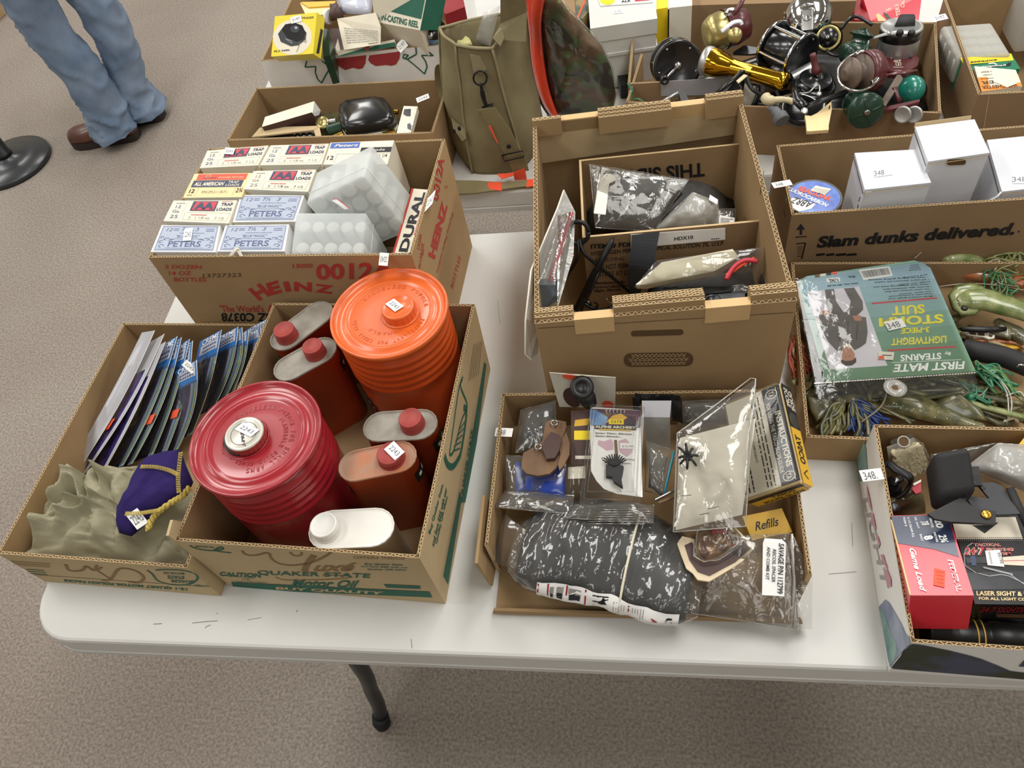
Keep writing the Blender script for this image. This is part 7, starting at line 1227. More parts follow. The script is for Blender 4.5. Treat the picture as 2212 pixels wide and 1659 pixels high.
o=thing('shell_box','orange and cream shell box with upside-down lettering at the rear carton front wall','ammunition box',WJ(950,950,.05)); T=[WJ(775,1098,.112),WJ(1262,1030,.112),WJ(1185,830,.118),WJ(690,790,.118)]; T[2]=WJ(1185,835,.118); g=G(); g.hexa([p-V((0,0,.055)) for p in T]+T,'cream'); g.build('carton_body',o); P=Pl.tri(T[0],T[1],T[3]); g=G(); g.ppoly(P,[zJ(*q) for q in ((725,925),(1215,895),(1260,1025),(778,1095))],'orangebox',.0006)
for t,a,b,c,m_ in (('SHOTGUN SHELLS',(1175,912),(765,935),(1178,925),'brown_ink'),('SUPER',(1150,945),(768,968),(1160,985),'brown_ink'),('WINCHESTER',(1205,1000),(778,1022),(1215,1040),'brown_ink'),('FIELD LOAD',(1010,862),(925,868),(1012,870),'brown_ink'),('PLASTIC FIELD LOAD',(1170,872),(795,890),(1172,885),'brown_ink'),('12 GA.  1 OZ.  6 SHOT',(1125,838),(770,850),(1128,856),'brown_ink')): g.ptext(P,t,zJ(*a),zJ(*b),zJ(*c),m_,.001,off=.02)
g.build('top_print',o); g=G(); g.slab([P.hit(*zJ(*q),.002) for q in ((965,990),(1060,930),(1200,995),(1080,1042))],.0008,'cream',P.n); g.build('torn_label',o)
P=AM.front; g=G(); g.ppoly(P,[zJ(*q) for q in ((860,1130),(1220,1085),(1050,1540),(790,1560))],'tape',.0006) if 0 else g.pline(P,[zJ(865,1140),zJ(800,1545)],.0012,'card_edge',.0006); AM.deco(g,'tape_edge')
sticker(AM.ob,Pl(WJ(270,210,.1215),(-.3,-.3,.9)),zJ(205,262),zJ(380,222),zJ(168,200),'2197',tb=(.2,.85,.25,.8))
# shell carton contents
zK=zz(530,190,.19439); WK=lambda x,y,z:W(*zK(x,y),z)
o=thing('slim_box','slim cream box with dark sides leaning in the shallow shell carton','box',WK(500,350,.06)); D=WK(740,272,.118); 
g=G(); T=[WK(185,435,.105),WK(740,272,.115),WK(765,150,.118),WK(220,325,.108)]; g.hexa([p-V((-.002,-.004,.035)) for p in T]+T,'leather_dk'); g.slab([p+V((0,0,.0006)) for p in T],.001,'cream',(0,0,1)); g.build('carton_body',o); g=G(); g.slab([WK(745,275,.1155),WK(800,355,.09),WK(838,250,.092),WK(768,150,.118)],.001,'white'); g.build('end_label',o)
o=thing('shell_tray','open cardboard tray with a row of ten grey shells, front left of the shallow carton','tray',WK(400,530,.04)); g=G(); g.slab([WK(x,y,.095) for x,y in ((70,545),(760,465),(820,420),(160,440))],.003,'card_lt',(0,0,1)); g.build('lid_panel',o); g=G(); g.slab([WK(x,y,.094) for x,y in ((760,465),(820,420),(850,560),(790,570))],.003,'card_lt',(1,0,.5)); g.build('side_panel',o)
for i in range(10): 
    p=WK(100+i*69,578-i*5.5,.08); M=fr(p,V((0,-.6,.8))); o2=thing('shotgun_shell',('first','second','third','fourth','fifth','sixth','seventh','eighth','ninth','last')[i]+' grey shell from the left in the cardboard tray','shell',p,'grey shells in the cardboard tray'); lathe_part(o2,'case',[(.0062,-.03),(.0062,.002),(.0055,.003),(.003,.002),(.0004,.002)],'darksteel',M,16); lathe_part(o2,'primer',[(.003,.002),(.003,.0026),(.0004,.0026)],'steel',M,12)
o=thing('glasses_case','glossy black rounded case with a pale inner lip in the shallow shell carton','case',WK(1350,350,.05)); lo=[WK(x,y,.1) for x,y in ((1130,530),(1640,450),(1690,400),(1650,250),(1590,180),(1480,160),(1120,210),(1050,260),(1040,340),(1080,460))]; dn=[]
for a,b in zip(lo,lo[1:]+lo[:1]): dn+=[a,a.lerp(b,.5)]
g=G(); pillow(g,dn,.028,'reelblack',amp=.0,p=.3,rings=10); g.build('lid',o); g=G(); g.rings([[p-V((0,0,.012)) for p in dn],[p-V((0,.0005,.004)) for p in dn]],'box_grey'); g.build('inner_lip',o); g=G(); g.rings([[p-V((0,0,.04)) for p in dn],[p-V((0,0,.012)) for p in dn]],'reelblack'); g.build('base',o)
g=G(); g.slab([WK(x,y,.1) for x,y in ((1675,520),(1830,520),(1915,205),(1760,200))],.012,'offwhite'); o=g.build('photo_box'); props(o,'cream box with black and white picture, beside the glossy black case','box'); P=PZ(.1002); g=G(); g.ppoly(P,[zK(*q) for q in ((1765,235),(1840,232),(1835,315),(1790,312),(1755,290))],'darksteel'); g.ppoly(P,[zK(*q) for q in ((1800,400),(1850,385),(1840,470),(1800,450))],'darksteel'); g.pell(P,zK(1850,400),(3,0),(0,3),'white',.0006); g.build('picture',o)
for i,(a,b,r,m1,m2,lb) in enumerate((((940,560),(860,390),.013,'reelgreen','goldpale','upright dark green shell with a pale brass base beside the black case'),((1075,440),(930,480),.012,'reelgreen','reelgreen','dark green shell lying against the left of the black case'),((1085,520),(980,565),.007,'brass','brass','brass cartridge at the front wall below the black case'),((1670,495),(1545,530),.007,'brass','brass','brass cartridge lying right of the black case front'),((1700,265),(1640,268),.005,'brass','brass','small brass cartridge behind the black case'),((1010,370),(940,380),.006,'steel','steel','small steel cartridge behind the green shells'))):
    o=thing('cartridge',lb,'cartridge',WK(*a,.05)); A_=WK(*a,.09 if i else .04); B_=WK(*b,.09); g=G(); g.cyl(A_,B_,r,m1,18); g.build('case',o); ax=(B_-A_).normalized(); lathe_part(o,'base',[(r*1.02,0),(r*1.08,.001),(r*1.08,.002),(r*.4,.002),(r*.35,.0015),(.0003,.0015)],m2,fr(B_,ax),18)
g=G(); pillow(g,[WK(x,y,.03) for x,y in ((150,590),(1780,540),(1750,300),(300,340))],.03,'squiddark',amp=.7,f=40); props(g.build('loose_shells'),'dark green and brass loose shells filling the bottom of the shallow carton','shells',None,'stuff')
sticker(SM.ob,Pl(WK(1970,110,.122),(.2,-.4,.9)),zK(1912,165),zK(2048,110),zK(1895,115),'2243',e=.003)
# apple carton
zL=zz(460,0,.24412); WL=lambda x,y,z:W(*zL(x,y),z); P=AP.front; g=G()
mat('applered','a83a3e',.6,var=.05)
g.ppoly(P,[zL(*q) for q in ((1065,522),(1358,488),(1350,560),(1325,605),(1290,612),(1240,600),(1170,620),(1120,590),(1080,550))],'applered',.0006); g.ppoly(P,[zL(*q) for q in ((1385,490),(1655,455),(1650,520),(1620,570),(1580,582),(1530,575),(1440,585),(1395,560),(1372,530))],'applered',.0006)
for pl in (((830,540),(815,595),(910,588),(905,640),(925,700),(960,735),(990,680),(1030,610),(1070,565)),((965,540),(1000,568),(1030,540),(1060,530),(1010,570),(1070,565)),((1690,480),(1680,515),(1720,525),(1800,480),(1795,420)),((1690,480),(1730,490),(1700,518)),((1850,415),(1950,492),(1845,490),(1880,540),(1895,590),(1872,655),(1800,590),(1720,525))): g.pline(P,[zL(*q) for q in pl],.0028,'green_ink',.0007)
AP.deco(g)
o=thing('fly_reel_box','yellow FLY REEL box printed with a black fly reel, in the apple carton','box',WL(700,450,.1)); D=WL(885,475,.2); B_=WL(515,500,.189); A_=WL(920,110,.247); C_=WL(955,520,.18); 
g=G(); pbox(g,D,A_,B_,C_,'yellowbox'); g.build('carton_body',o); P=Pl.tri(D,A_,B_); g=G(); g.pell(P,zL(705,330),(42,-3),(2,38),'cream',.0003); 
g.ppoly(P,[zL(*q) for q in ((575,300),(620,240),(700,210),(780,230),(828,290),(820,350),(760,400),(690,410),(600,370))],'darksteel',.0006); g.ppoly(P,[zL(*q) for q in ((605,260),(640,215),(720,200),(790,225),(820,290),(800,350),(740,370),(660,340))],'reelblack',.0008); g.pell(P,zL(725,255),(10,1),(-1,8),'darksteel',.001); g.pell(P,zL(735,245),(3.5,0),(0,3),'greypale',.0012); g.pline(P,[zL(*q) for q in ((770,380),(755,420),(740,458))],.0014,'grey_ink',.0009); g.pline(P,[zL(*q) for q in ((640,340),(700,385),(695,360),(650,345))],.0008,'greypale',.001); g.pline(P,[zL(*q) for q in ((800,360),(820,375),(825,350))],.0014,'grey_ink',.0009)
g.ptext(P,'FLY REEL',zL(542,462),zL(685,448),zL(541,448),'ink',.0006,off=.03); g.ptext(P,'Pflueger' if 0 else 'TRADER',zL(782,168),zL(888,162),zL(785,150),'black_ink',.0006,off=.01,sh=.2); g.build('top_print',o); P=Pl.tri(D,A_,C_); g=G(); g.ptext(P,'FLY REEL',zL(925,460),zL(965,240),zL(908,440),'ink',.0005,off=.02) if 0 else g.ppoly(P,[zL(*q) for q in ((915,470),(940,475),(975,270),(955,250))],'black_ink',.0005); g.build('side_print',o)
sticker(o,Pl.tri(D,A_,B_),zL(695,210),zL(788,185),zL(682,155),'2197',e=.0015)
g=G(); _t=[WL(975,505,.17),WL(1035,490,.17),WL(1015,260,.2),WL(960,235,.2)]; g.hexa([p-V((0,0,.06)) for p in _t]+_t,'reelgreen'); props(g.build('green_box'),'narrow dark green box wedged right of the yellow reel box','box')
o=thing('spin_reel_box','green and cream box lettered SPIN-CASTING REEL in the apple carton','box',WL(1600,150,.12)); D=WL(1835,278,.2); A_=WL(1430,195,.19); T=[WL(1430,192,.195),WL(1832,268,.195),WL(1900,-80,.25),WL(1400,-90,.25)]
g=G(); g.hexa([p-V((0,-.02,.07)) for p in T]+T,'cream'); g.build('carton_body',o); P=Pl.tri(T[0],T[1],T[2]); g=G(); g.ppoly(P,[zL(*q) for q in ((1425,66),(1842,170),(1890,-80),(1400,-90))],'green_ink',.0005); g.ptext(P,'SPIN-CASTING REEL',zL(1445,168),zL(1815,248),zL(1452,112),'green_ink',.0008,off=.03); g.ptext(P,'closed face',zL(1440,108),zL(1570,138),zL(1440,98),'grey_ink',.0008); g.ptext(P,'by Fresh water Action',zL(1615,10),zL(1850,40),zL(1612,-8),'cream',.0009,sh=.3) if 0 else None; g.build('front_print',o); g=G(); g.slab([T[1],T[1]+V((.03,.03,-.02)),T[2]+V((.03,.03,-.02)),T[2]],.002,'green_ink',(1,0,.2)); g.build('side_panel',o)
o=thing('reel_leaflet','cream printed leaflet standing in an open green and cream reel box','leaflet',WL(1290,400,.14)); T=[WL(1160,442,.165),WL(1482,390,.17),WL(1485,235,.195),WL(1098,165,.2)]; g=G(); T5=[T[0],T[1],T[2],WL(1440,112,.212),T[3]]; g.slab(T5,.001,'cream',(0,-1,.5)); g.build('sheet',o); g=G(); k=Card(g,*T); 
if k.n.y>0: k.n=-k.n
k.greek(.12,.2,.95,.78,7,'grey_ink',9,.3); k.greek(.68,.08,.95,.16,1,'brown_ink'); g.build('sheet_print',o)
o=thing('open_reel_box','low open green and cream reel box with red seal, holding the leaflet','box',WL(1350,470,.12)); T=[WL(1115,500,.155),WL(1625,408,.155),WL(1605,348,.165),WL(1090,455,.165)]; g=G(); g.slab(T,.002,'cream',(0,-1,.5)); g.slab([WL(1115,500,.155),WL(1082,420,.16),WL(1105,340,.165),WL(1130,460,.158)],.002,'cream',(-1,0,.3)); g.build('carton_body',o); P=Pl.tri(T[0],T[1],T[2]); g=G(); g.ppoly(P,[zL(*q) for q in ((1118,499),(1625,406),(1608,372),(1440,405),(1380,425),(1300,420),(1110,470))],'green_ink',.0006); g.pell(P,zL(1362,425),(6.5,0),(0,6.5),'leather',.001); g.pell(P,zL(1362,425),(4.5,0),(0,4.5),'applered',.0012); g.build('front_print',o)
sticker(AP.ob,Pl(WL(1670,400,.152),(0,-.6,.8)),zL(1660,470),zL(1728,402),zL(1612,405),'2197',e=.004)
for nm,lb,pts,z,m_ in (('amber_bottle','dark brown bottle with white cap behind the yellow reel box',((1040,180),(1160,150),(1130,80),(1040,75)),.2,'leather_dk'),('grey_bag_stuff','pale crumpled plastic with blue print at the back of the apple carton',((1140,120),(1400,130),(1420,-20),(1080,-20)),.2,'packpale')):
    g=G(); lo=[WL(x,y,z) for x,y in pts]; pillow(g,[q for a,b in zip(lo,lo[1:]+lo[:1]) for q in (a,a.lerp(b,.5))],.02,m_,amp=.3,f=40); props(g.build(nm),lb,'bottle' if nm[0]=='a' else 'bag')
g=G(); g.cyl(WL(1030,150,.2),WL(1005,150,.2),.014,'white',20); _b=[q_ for q_ in bpy.data.objects if q_.name.startswith('amber_bottle')][0]; g.build('screw_cap',_b); g=G(); g.slab([WL(x,y,.2) for x,y in ((1160,95),(1300,80),(1400,-40),(1260,-30))],.003,'skyblue'); props(g.build('blue_packet'),'blue printed packet on the crumpled plastic in the apple carton','packet')
p=WL(1950,260,.17); o=rl('spincast_reel','dark purple and blue reel with a steel nut in the apple carton',p); M=fr(p,V((.2,-.3,.9))); lathe_part(o,'housing',[(.02,-.03),(.026,-.02),(.026,0),(.02,.012),(.0004,.016)],'reelblack',M,30); lathe_part(o,'blue_band',[(.0262,-.012),(.0266,-.01),(.0266,-.002),(.0262,0)],'skyblue',M,30,(False,False)); lathe_part(o,'steel_nut',[(.007,0),(.007,.004),(.0004,.005)],'steel',fr(WL(1925,320,.17),V((-.2,-.5,.8))),6)
g=G(); pillow(g,[WL(x,y,.13) for x,y in ((1010,540),(1990,390),(1980,250),(1000,260))],.01,'leather_dk',amp=.8,f=50); props(g.build('reel_parts'),'dark reel parts and bottles filling the bottom of the apple carton','reel parts',None,'stuff')
o=thing('olive_carton','open cream and olive carton flaps at the back left of the apple carton','box',WL(900,60,.12)); g=G(); g.slab([WL(x,y,.18) for x,y in ((780,30),(1090,20),(1075,60),(850,75))],.003,'gold_ink'); g.build('inner_panel',o); g=G(); g.slab([WL(x,y,.18) for x,y in ((770,25),(790,30),(860,75),(1080,60),(1090,110),(830,150))],.003,'butter',(0,-1,1)); g.build('front_flap',o)
g=G(); g.slab([WL(x,y,.2) for x,y in ((2050,130),(2230,60),(2200,-80),(2000,-80))],.15,'dkred'); props(g.build('maroon_box'),'maroon box top between the apple carton and the canvas bag','box')
# behind
o=thing('plastic_bin','white lidded plastic bin on the rear table between the camouflage pack and the reel cartons','bin',W(1330,110,0))
def prism(T,h,m,g): g.hexa([p-V((0,0,h)) for p in T]+T,m)
T=[W(1275,62,.14),W(1420,40,.14),W(1410,-25,.14),W(1270,-10,.14)]; g=G(); prism(T,.03,'plastic_white',g); g.build('lid',o); T2_=[lerp(p,sum(T,V())/4,.03)-V((0,0,.03)) for p in T]; g=G(); prism(T2_,.106,'plastic_white',g); g.build('bin_body',o); g=G(); T3_=[lerp(p,sum(T,V())/4,-.01)-V((0,0,.058)) for p in T]; prism(T3_,.006,'plastic_white',g); g.build('rib',o)
P=PZ(.1402); sticker(o,P,(1325,30),(1347,27),(1323,22),'2197')
o=thing('magazine','magazine with yellow disc and small print lying on the white bin','magazine',W(1340,10,.141)); g=G(); g.slab([W(x,y,.1425) for x,y in ((1297,12),(1410,4),(1405,-20),(1290,-10))],.002,'paper'); g.build('pages',o); g=G(); g.pell(PZ(.1428),(1312,2),(16,0),(0,8),'tabyellow'); g.ptext(PZ(.1428),'LEISURE' if 0 else 'ALE',(1342,6),(1362,3),(1341,1),'ink',off=.03); g.ppoly(PZ(.1428),[(1372,3),(1405,0),(1403,-6),(1370,-4)],'aared'); g.build('cover_print',o)
g=G(); prism([W(1340,186,.03),W(1372,180,.03),W(1370,120,.03),W(1325,132,.03)],.028,'darksteel',g); props(g.build('grey_slab'),'flat dark grey slab on the rear table in front of the white bin','case')  # low plain block, dark grey all over
g=G(); prism([W(1418,20,.13),W(1443,16,.13),W(1443,-20,.13),W(1418,-20,.13)],.126,'tabyellow',g); props(g.build('yellow_box'),'narrow box with yellow top beside the white bin','box')
g=G(); prism([W(1446,17,.14),W(1495,12,.14),W(1495,-30,.14),W(1446,-25,.14)],.136,'offwhite',g); props(g.build('cream_box'),'cream box behind the small reel carton at the top picture edge','box')
g=G(); prism([W(1480,12,.12),W(1850,2,.12),W(1850,-60,.12),W(1480,-60,.12)],.116,'card_dk',g); props(g.build('brown_carton'),'closed brown carton behind the two reel cartons at the top picture edge','box')
mat('camopale','8d7a52',.6,var=.5,scale=30,col2='4d5a48',thr=(.45,.55))
o=thing('camo_carton','brown carton with camouflage printed flap behind the camouflage pack','box',W(1230,30,0)); g=G(); prism([W(1195,44,.12),W(1245,40,.12),W(1240,-30,.12),W(1190,-30,.12)],.116,'card_dk',g); g.build('carton_body',o); g=G(); g.slab([W(x,y,.12) for x,y in ((1245,45),(1258,40),(1276,20),(1274,-20),(1240,-20))],.1,'camopale'); g.build('printed_flap',o); g=G(); g.line([W(1248,38,.1206),W(1268,-10,.1206)],.004,'pricered',(0,0,1)); g.build('red_stripe',o)
# ---------------------------------------------------------------- camouflage pack, canvas bag
def camo(k,cols,scale=9,rough=.5):
    m=bpy.data.materials.new(k); m.use_nodes=True; n=m.node_tree; L=n.links; b=n.nodes['Principled BSDF']; b.inputs['Roughness'].default_value=rough
    tc=n.nodes.new('ShaderNodeTexCoord'); t=n.nodes.new('ShaderNodeTexNoise'); t.inputs['Scale'].default_value=scale; t.inputs['Detail'].default_value=1.5; t.inputs['Distortion'].default_value=.8; L.new(tc.outputs['Object'],t.inputs['Vector'])
    r=n.nodes.new('ShaderNodeValToRGB'); r.color_ramp.interpolation='CONSTANT'; L.new(t.outputs[0],r.inputs[0]); L.new(r.outputs[0],b.inputs['Base Color']); e=r.color_ramp.elements
    e[0].position=0; e[0].color=H(cols[0]); e[1].position=.42; e[1].color=H(cols[1])
    for p,c in ((.5,cols[2]),(.58,cols[3])): q=e.new(p); q.color=H(c)
    MATS[k]=m
camo('camo',('3c4038','65804a','84694a','93a86c'),13); film('clearpack','f0f0ee',haze=.03,gloss=.8,rough=.08,bump=.4,bscale=45)
mat('vinylorange','e8472a',.3,var=.1,scale=25,coat=.6)
o=thing('camo_pack','camouflage cap pack in crinkled clear plastic with a bright orange edge','package',W(1240,240,0))
L0=[(1182,252,.005),(1255,252,.005),(1322,250,.01),(1331,205,.05),(1322,150,.11),(1300,100,.16),(1262,58,.2),(1225,22,.24),(1190,-25,.28),(1156,-30,.28),(1150,30,.22),(1158,110,.13),(1170,190,.06)]
lo=[W(*p) for p in L0]; dn=[]
for a,b in zip(lo,lo[1:]+lo[:1]): dn+=[a,a.lerp(b,.33),a.lerp(b,.66)]
g=G(); pillow(g,dn,.055,'camo',amp=.12,f=14,n=(.25,-.75,.6),rings=14,p=.55); g.build('camo_fabric',o)
N_=V((.25,-.75,.6)).normalized(); g=G(); dn2=[p+N_*.004 for p in dn]; c_=sum(dn2,V())/len(dn2); R=[]
for i in range(26):
    s=1-i/27; hh=.06*(1-s*s)**.55; R.append([c_+(q-c_)*s*1.01+N_*(hh+.009*(1-abs(2*noise.noise((q-c_)*s*30)))*(1 if q.x<c_.x+.02 else .15)+.004*fbm((q-c_)*s*50)) for q in dn2])
g.rings(R,'clearpack',cap=(False,True)); g.build('clear_film',o)
ed=[W(1152,-30,.275),W(1146,25,.22),W(1152,90,.15),W(1164,160,.09),W(1182,215,.045),W(1203,248,.01)]; sp=spline(ed,6); g=G(); g.rings([[p+V((-.008,-.016,.004)),p+V((.02,-.046,.0)),p+V((.022,-.04,-.006)),p+V((-.006,-.005,-.004))] for p in sp],'vinylorange'); g.build('orange_edge',o)
g=G(); g.tube([p+V((-.012,-.004,.0)) for p in sp],.004,'blackp',8); g.build('black_piping',o)
mat('canvas','8a8062',.92,var=.12,scale=14,bump=.35,bscale=1300,spec=.1,col2='746a4f',thr=(.3,.7)); mat('canvas_lt','908668',.92,var=.1,scale=20,bump=.4,bscale=1300,spec=.1); mat('strapweb','857a5a',.9,var=.12,scale=10,bump=.5,bscale=900,spec=.1)
bag_=thing('canvas_bag','olive canvas shoulder bag standing open with snap pockets and webbing strap','bag',W(1070,330,0))
LV=[(.0,[(1022,374),(1125,368),(1168,300),(985,300)]),(.05,[(1010,322),(1122,322),(1172,258),(968,270)]),(.12,[(1000,246),(1100,250),(1160,185),(960,200)]),(.19,[(992,168),(1080,175),(1146,105),(953,125)]),(.25,[(985,98),(1063,106),(1138,22),(950,62)])]
def bring(t,ins=0.,ztop=0):
    i=min(int(t*4),3); f=t*4-i; A=[W(*p,LV[i][0]) for p in LV[i][1]]; Bq=[W(*p,LV[i+1][0]) for p in LV[i+1][1]]; Q=[a.lerp(b,f) for a,b in zip(A,Bq)]; c=sum(Q,V())/4
    pts=[]
    for a,b in zip(Q,Q[1:]+Q[:1]):
        for k in range(8):
            u=k/8; p=a.lerp(b,u); out=(p-c); out.z=0; bl=math.sin(pi*u)*.012*(.4+math.sin(pi*min(1,t*1.1+.1))); p=p+out.normalized()*(bl-ins+.0035*fbm((p.x*22,p.y*22,p.z*14))); pts.append(p)
    return pts
g=G(); R=[bring(i/24) for i in range(25)]; g.rings(R,'canvas',cap=(True,False)); g.rings([R[-1],[p+V((0,0,.001)) for p in bring(1,.003)],[p for p in bring(.8,.006)],[p for p in bring(.55,.01)]],'canvas',cap=(False,True)); g.build('bag_body',bag_)
for ci in (0,1,3):
    g=G(); g.tube([bring(i/16)[ci*8]+(bring(i/16)[ci*8]-sum(bring(i/16),V())/32).normalized()*.001 for i in range(17)],.0022,'canvas_lt',6); g.build('seam_piping',bag_)
g=G(); g.tube([p+V((0,0,.001)) for p in R[-1]]+[R[-1][0]],.003,'canvas_lt',6); g.build('rim_binding',bag_)
zM=zz(900,0,.30139)
def WM(x,y,z): return W(*zM(x,y),z)
# raised back flap
g=G(); fl=[WM(540,280,.26),WM(600,170,.28),WM(600,-20,.33),WM(780,-20,.33),WM(785,90,.3),WM(780,300,.26)]; g.slab(fl,.004,'canvas',(-.2,-1,.3)); g.slab([WM(545,270,.268),WM(640,130,.282),WM(700,120,.285),WM(600,330,.255)],.004,'canvas_lt',(-.2,-1,.3)); g.build('back_flap',bag_)
# front panel, webbing tab, ring, clip, strap
Pf=Pl.tri(W(1022,374,0),W(1125,368,0),W(985,98,.25)); 
def PM(x,y,e): return Pf.hit(*zM(x,y),e)
g=G(); g.line([PM(*q,.012) for q in ((375,720),(470,735),(565,740))],.0012,'canvas_lt',Pf.n); g.line([PM(*q,.012) for q in ((385,400),(370,560),(372,720))],.0012,'canvas_lt',Pf.n); g.build('seam_piping',bag_)
g=G(); g.slab([PM(*q,.016) for q in ((382,395),(518,405),(512,470),(480,530),(410,525),(395,460))],.004,'canvas_lt',Pf.n); g.build('strap_tab',bag_)
g=G(); g.tube([PM(455+48*math.cos(a),560+50*math.sin(a),.02) for a in [2*pi*i/24 for i in range(25)]],.0017,'gun',8); g.build('d_ring',bag_)
g=G(); g.tube(spline([PM(458,600,.022),PM(470,660,.024),PM(485,720,.024),PM(500,760,.022)],4),[.0028]*4+[.0042]*4+[.0035]*4+[.003],'gun',8); g.tube([PM(450,790,.02),PM(455,815,.02),PM(545,770,.02),PM(545,745,.02),PM(470,770,.02)],.0018,'gun',6); g.build('snap_clip',bag_)
st=[(500,780,.03),(560,870,.032),(630,980,.032),(680,1080,.03),(720,1150,.03),(745,1230,.028)]
cs=[PM(*q) for q in st]; wd=V((.0165,-.004,.004)); g=G(); g.rings([[p-wd,p+wd,p+wd-Pf.n*.002,p-wd-Pf.n*.002] for p in spline(cs,5)],'strapweb',sm=False); g.build('strap',bag_)
g=G(); b_=PM(690,1130,.034); g.tube([b_-wd*1.25+V((0,0,.008)),b_+wd*1.25+V((0,0,.012)),b_+wd*1.25+V((.001,0,-.001)),b_-wd*1.2-V((-.002,0,.006)),b_-wd*1.25+V((0,0,.008))],.0014,'gun',6); g.build('slide_buckle',bag_)
g=G(); g.lathe([(.0042,0),(.0042,.0015),(.0025,.002),(.0003,.0015)],'gun',16,fr(PM(660,1050,.034),Pf.n)); g.build('snap_stud',bag_)
g=G(); g.slab([PM(690,1238,.031),PM(775,1205,.031),PM(790,1285,.029),PM(715,1335,.027)],.0012,'pricered',Pf.n); g.slab([PM(515,905,.033),PM(530,900,.033),PM(585,1030,.033),PM(575,1025,.033)],.0012,'pricered',Pf.n); g.build('red_tape',bag_)
# pockets
def pocket(pts,zs,snaps,nrm):
    g=G(); q=[WM(x,y,z) for (x,y),z in zip(pts,zs)]; g.slab(q,.006,'canvas',nrm); g.tube(q+[q[0]],.0011,'canvas_lt',5); p=g.build('pocket_flap',bag_)
    for x,y,z in snaps: g=G(); g.lathe([(.0042,0),(.0042,.0015),(.0024,.0022),(.0003,.0018)],'gun',14,fr(WM(x,y,z),V(nrm))); g.build('snap_stud',p)
pocket(((632,850),(840,740),(850,830),(720,1000),(690,930)),(.08,.075,.062,.045,.06),((712,912,.077),(752,918,.076),(822,885,.07)),(.35,-.75,.55)); pocket(((250,820),(335,850),(350,990),(330,1012),(265,920)),(.105,.102,.08,.075,.09),((308,920,.1),(270,940,.097)),(-.6,-.7,.4))
g=G(); 
for a,b in (((620,650),(800,580)),((625,720),(815,640))): g.tube([WM(*a,.108),WM((a[0]+b[0])/2,(a[1]+b[1])/2+6,.108),WM(*b,.105)],.0016,'canvas_lt',5)
g.build('seam_piping',bag_)
# side webbing loops, loose strap on table
g=G(); g.rings([[p,p+V((.012,.004,0)),p+V((.012,.006,0)),p+V((0,.002,0))] for p in spline([WM(190,460,.17),WM(140,470,.165),WM(128,530,.145),WM(140,620,.12),WM(165,710,.1)],5)],'strapweb',sm=False); g.build('webbing_loop',bag_)
g=G(); sp=spline([WM(190,740,.06),WM(150,790,.05),WM(150,880,.035),WM(200,900,.03),WM(160,960,.015),WM(110,1040,.004)],5); g.rings([[p,p+V((.022,.006,.0)),p+V((.022,.008,.0015)),p+V((0,.002,.0015))] for p in sp],'strapweb',sm=False); g.build('webbing_loop',bag_)
o=thing('webbing_belt','olive webbing belt with red tape pieces lying flat at the rear table edge','belt',W(1070,400,0)); g=G(); g.slab([WM(x,y,.0035) for x,y in ((245,1300),(420,1302),(620,1315),(860,1290),(860,1335),(700,1352),(420,1392),(255,1400))],.003,'strapweb'); g.build('webbing',o)
for i,q in enumerate((((240,1293),(272,1293),(268,1308),(242,1310)),((510,1310),(608,1308),(610,1370),(530,1360),(508,1335)),((795,1290),(862,1282),(862,1332),(785,1345)),((575,1250),(700,1240),(690,1262),(610,1285)))): g=G(); g.slab([WM(x,y,.0055+.012*(i==3)) for x,y in q],.0012,'pricered'); g.build('red_tape',o)
g=G(); sheet(g,[WM(400,300,.21),WM(530,330,.21),WM(600,40,.27),WM(480,90,.26)],16,16,.005,30,'milkbag',3,.006); props(g.build('plastic_sleeve'),'folded clear plastic sleeve sticking up out of the canvas bag','bag'); g=G(); sheet(g,[WM(440,315,.205),WM(500,315,.205),WM(480,150,.24),WM(360,185,.24)],12,12,.003,30,'milkbag',5,.003); props(g.build('plastic_sleeve'),'second narrower plastic sleeve at the left inside the canvas bag','bag')
mat('paleyellow','e3dc9c',.6,var=.05); g=G(); pillow(g,[WM(x,y,.215) for x,y in ((285,330),(400,320),(385,285),(330,255),(290,275))],.01,'paleyellow',amp=.7,f=70); props(g.build('yellow_paper'),'crumpled pale yellow paper at the left rim inside the canvas bag','paper')
# ---------------------------------------------------------------- rope stand
mat('standblack','2b2d30',.33,var=.12,scale=12,coat=.15); mat('polblack','101012',.38,var=.1)
o=thing('rope_stand','black crowd barrier post with a round weighted base on the carpet','barrier post',(0,0,0)); k=(W(-90,450,-.738)); c_=V((-2.38,2.42,0)); a=W(145,345,-.72); b=W(-205,405,-.72)
c_=W(52,352,-.71); c_=V((c_.x-.07,c_.y+.0,0)); c_=W(16,345,-.715); R=.165; c_.z=0; o.location=c_; ABS[o.name]=V(c_); M=Matrix.Translation(c_)
g=G(); g.lathe([(R,.0),(R,.016),(R*.985,.02),(R*.6,.034),(R*.25,.044),(.04,.047)],'standblack',72,M); g.build('base',o); g=G(); g.lathe([(.034,.046),(.034,.06),(.031,.062),(.031,.95),(.033,.952),(.033,1.0),(.0005,1.0)],'polblack',40,M); g.build('post',o)
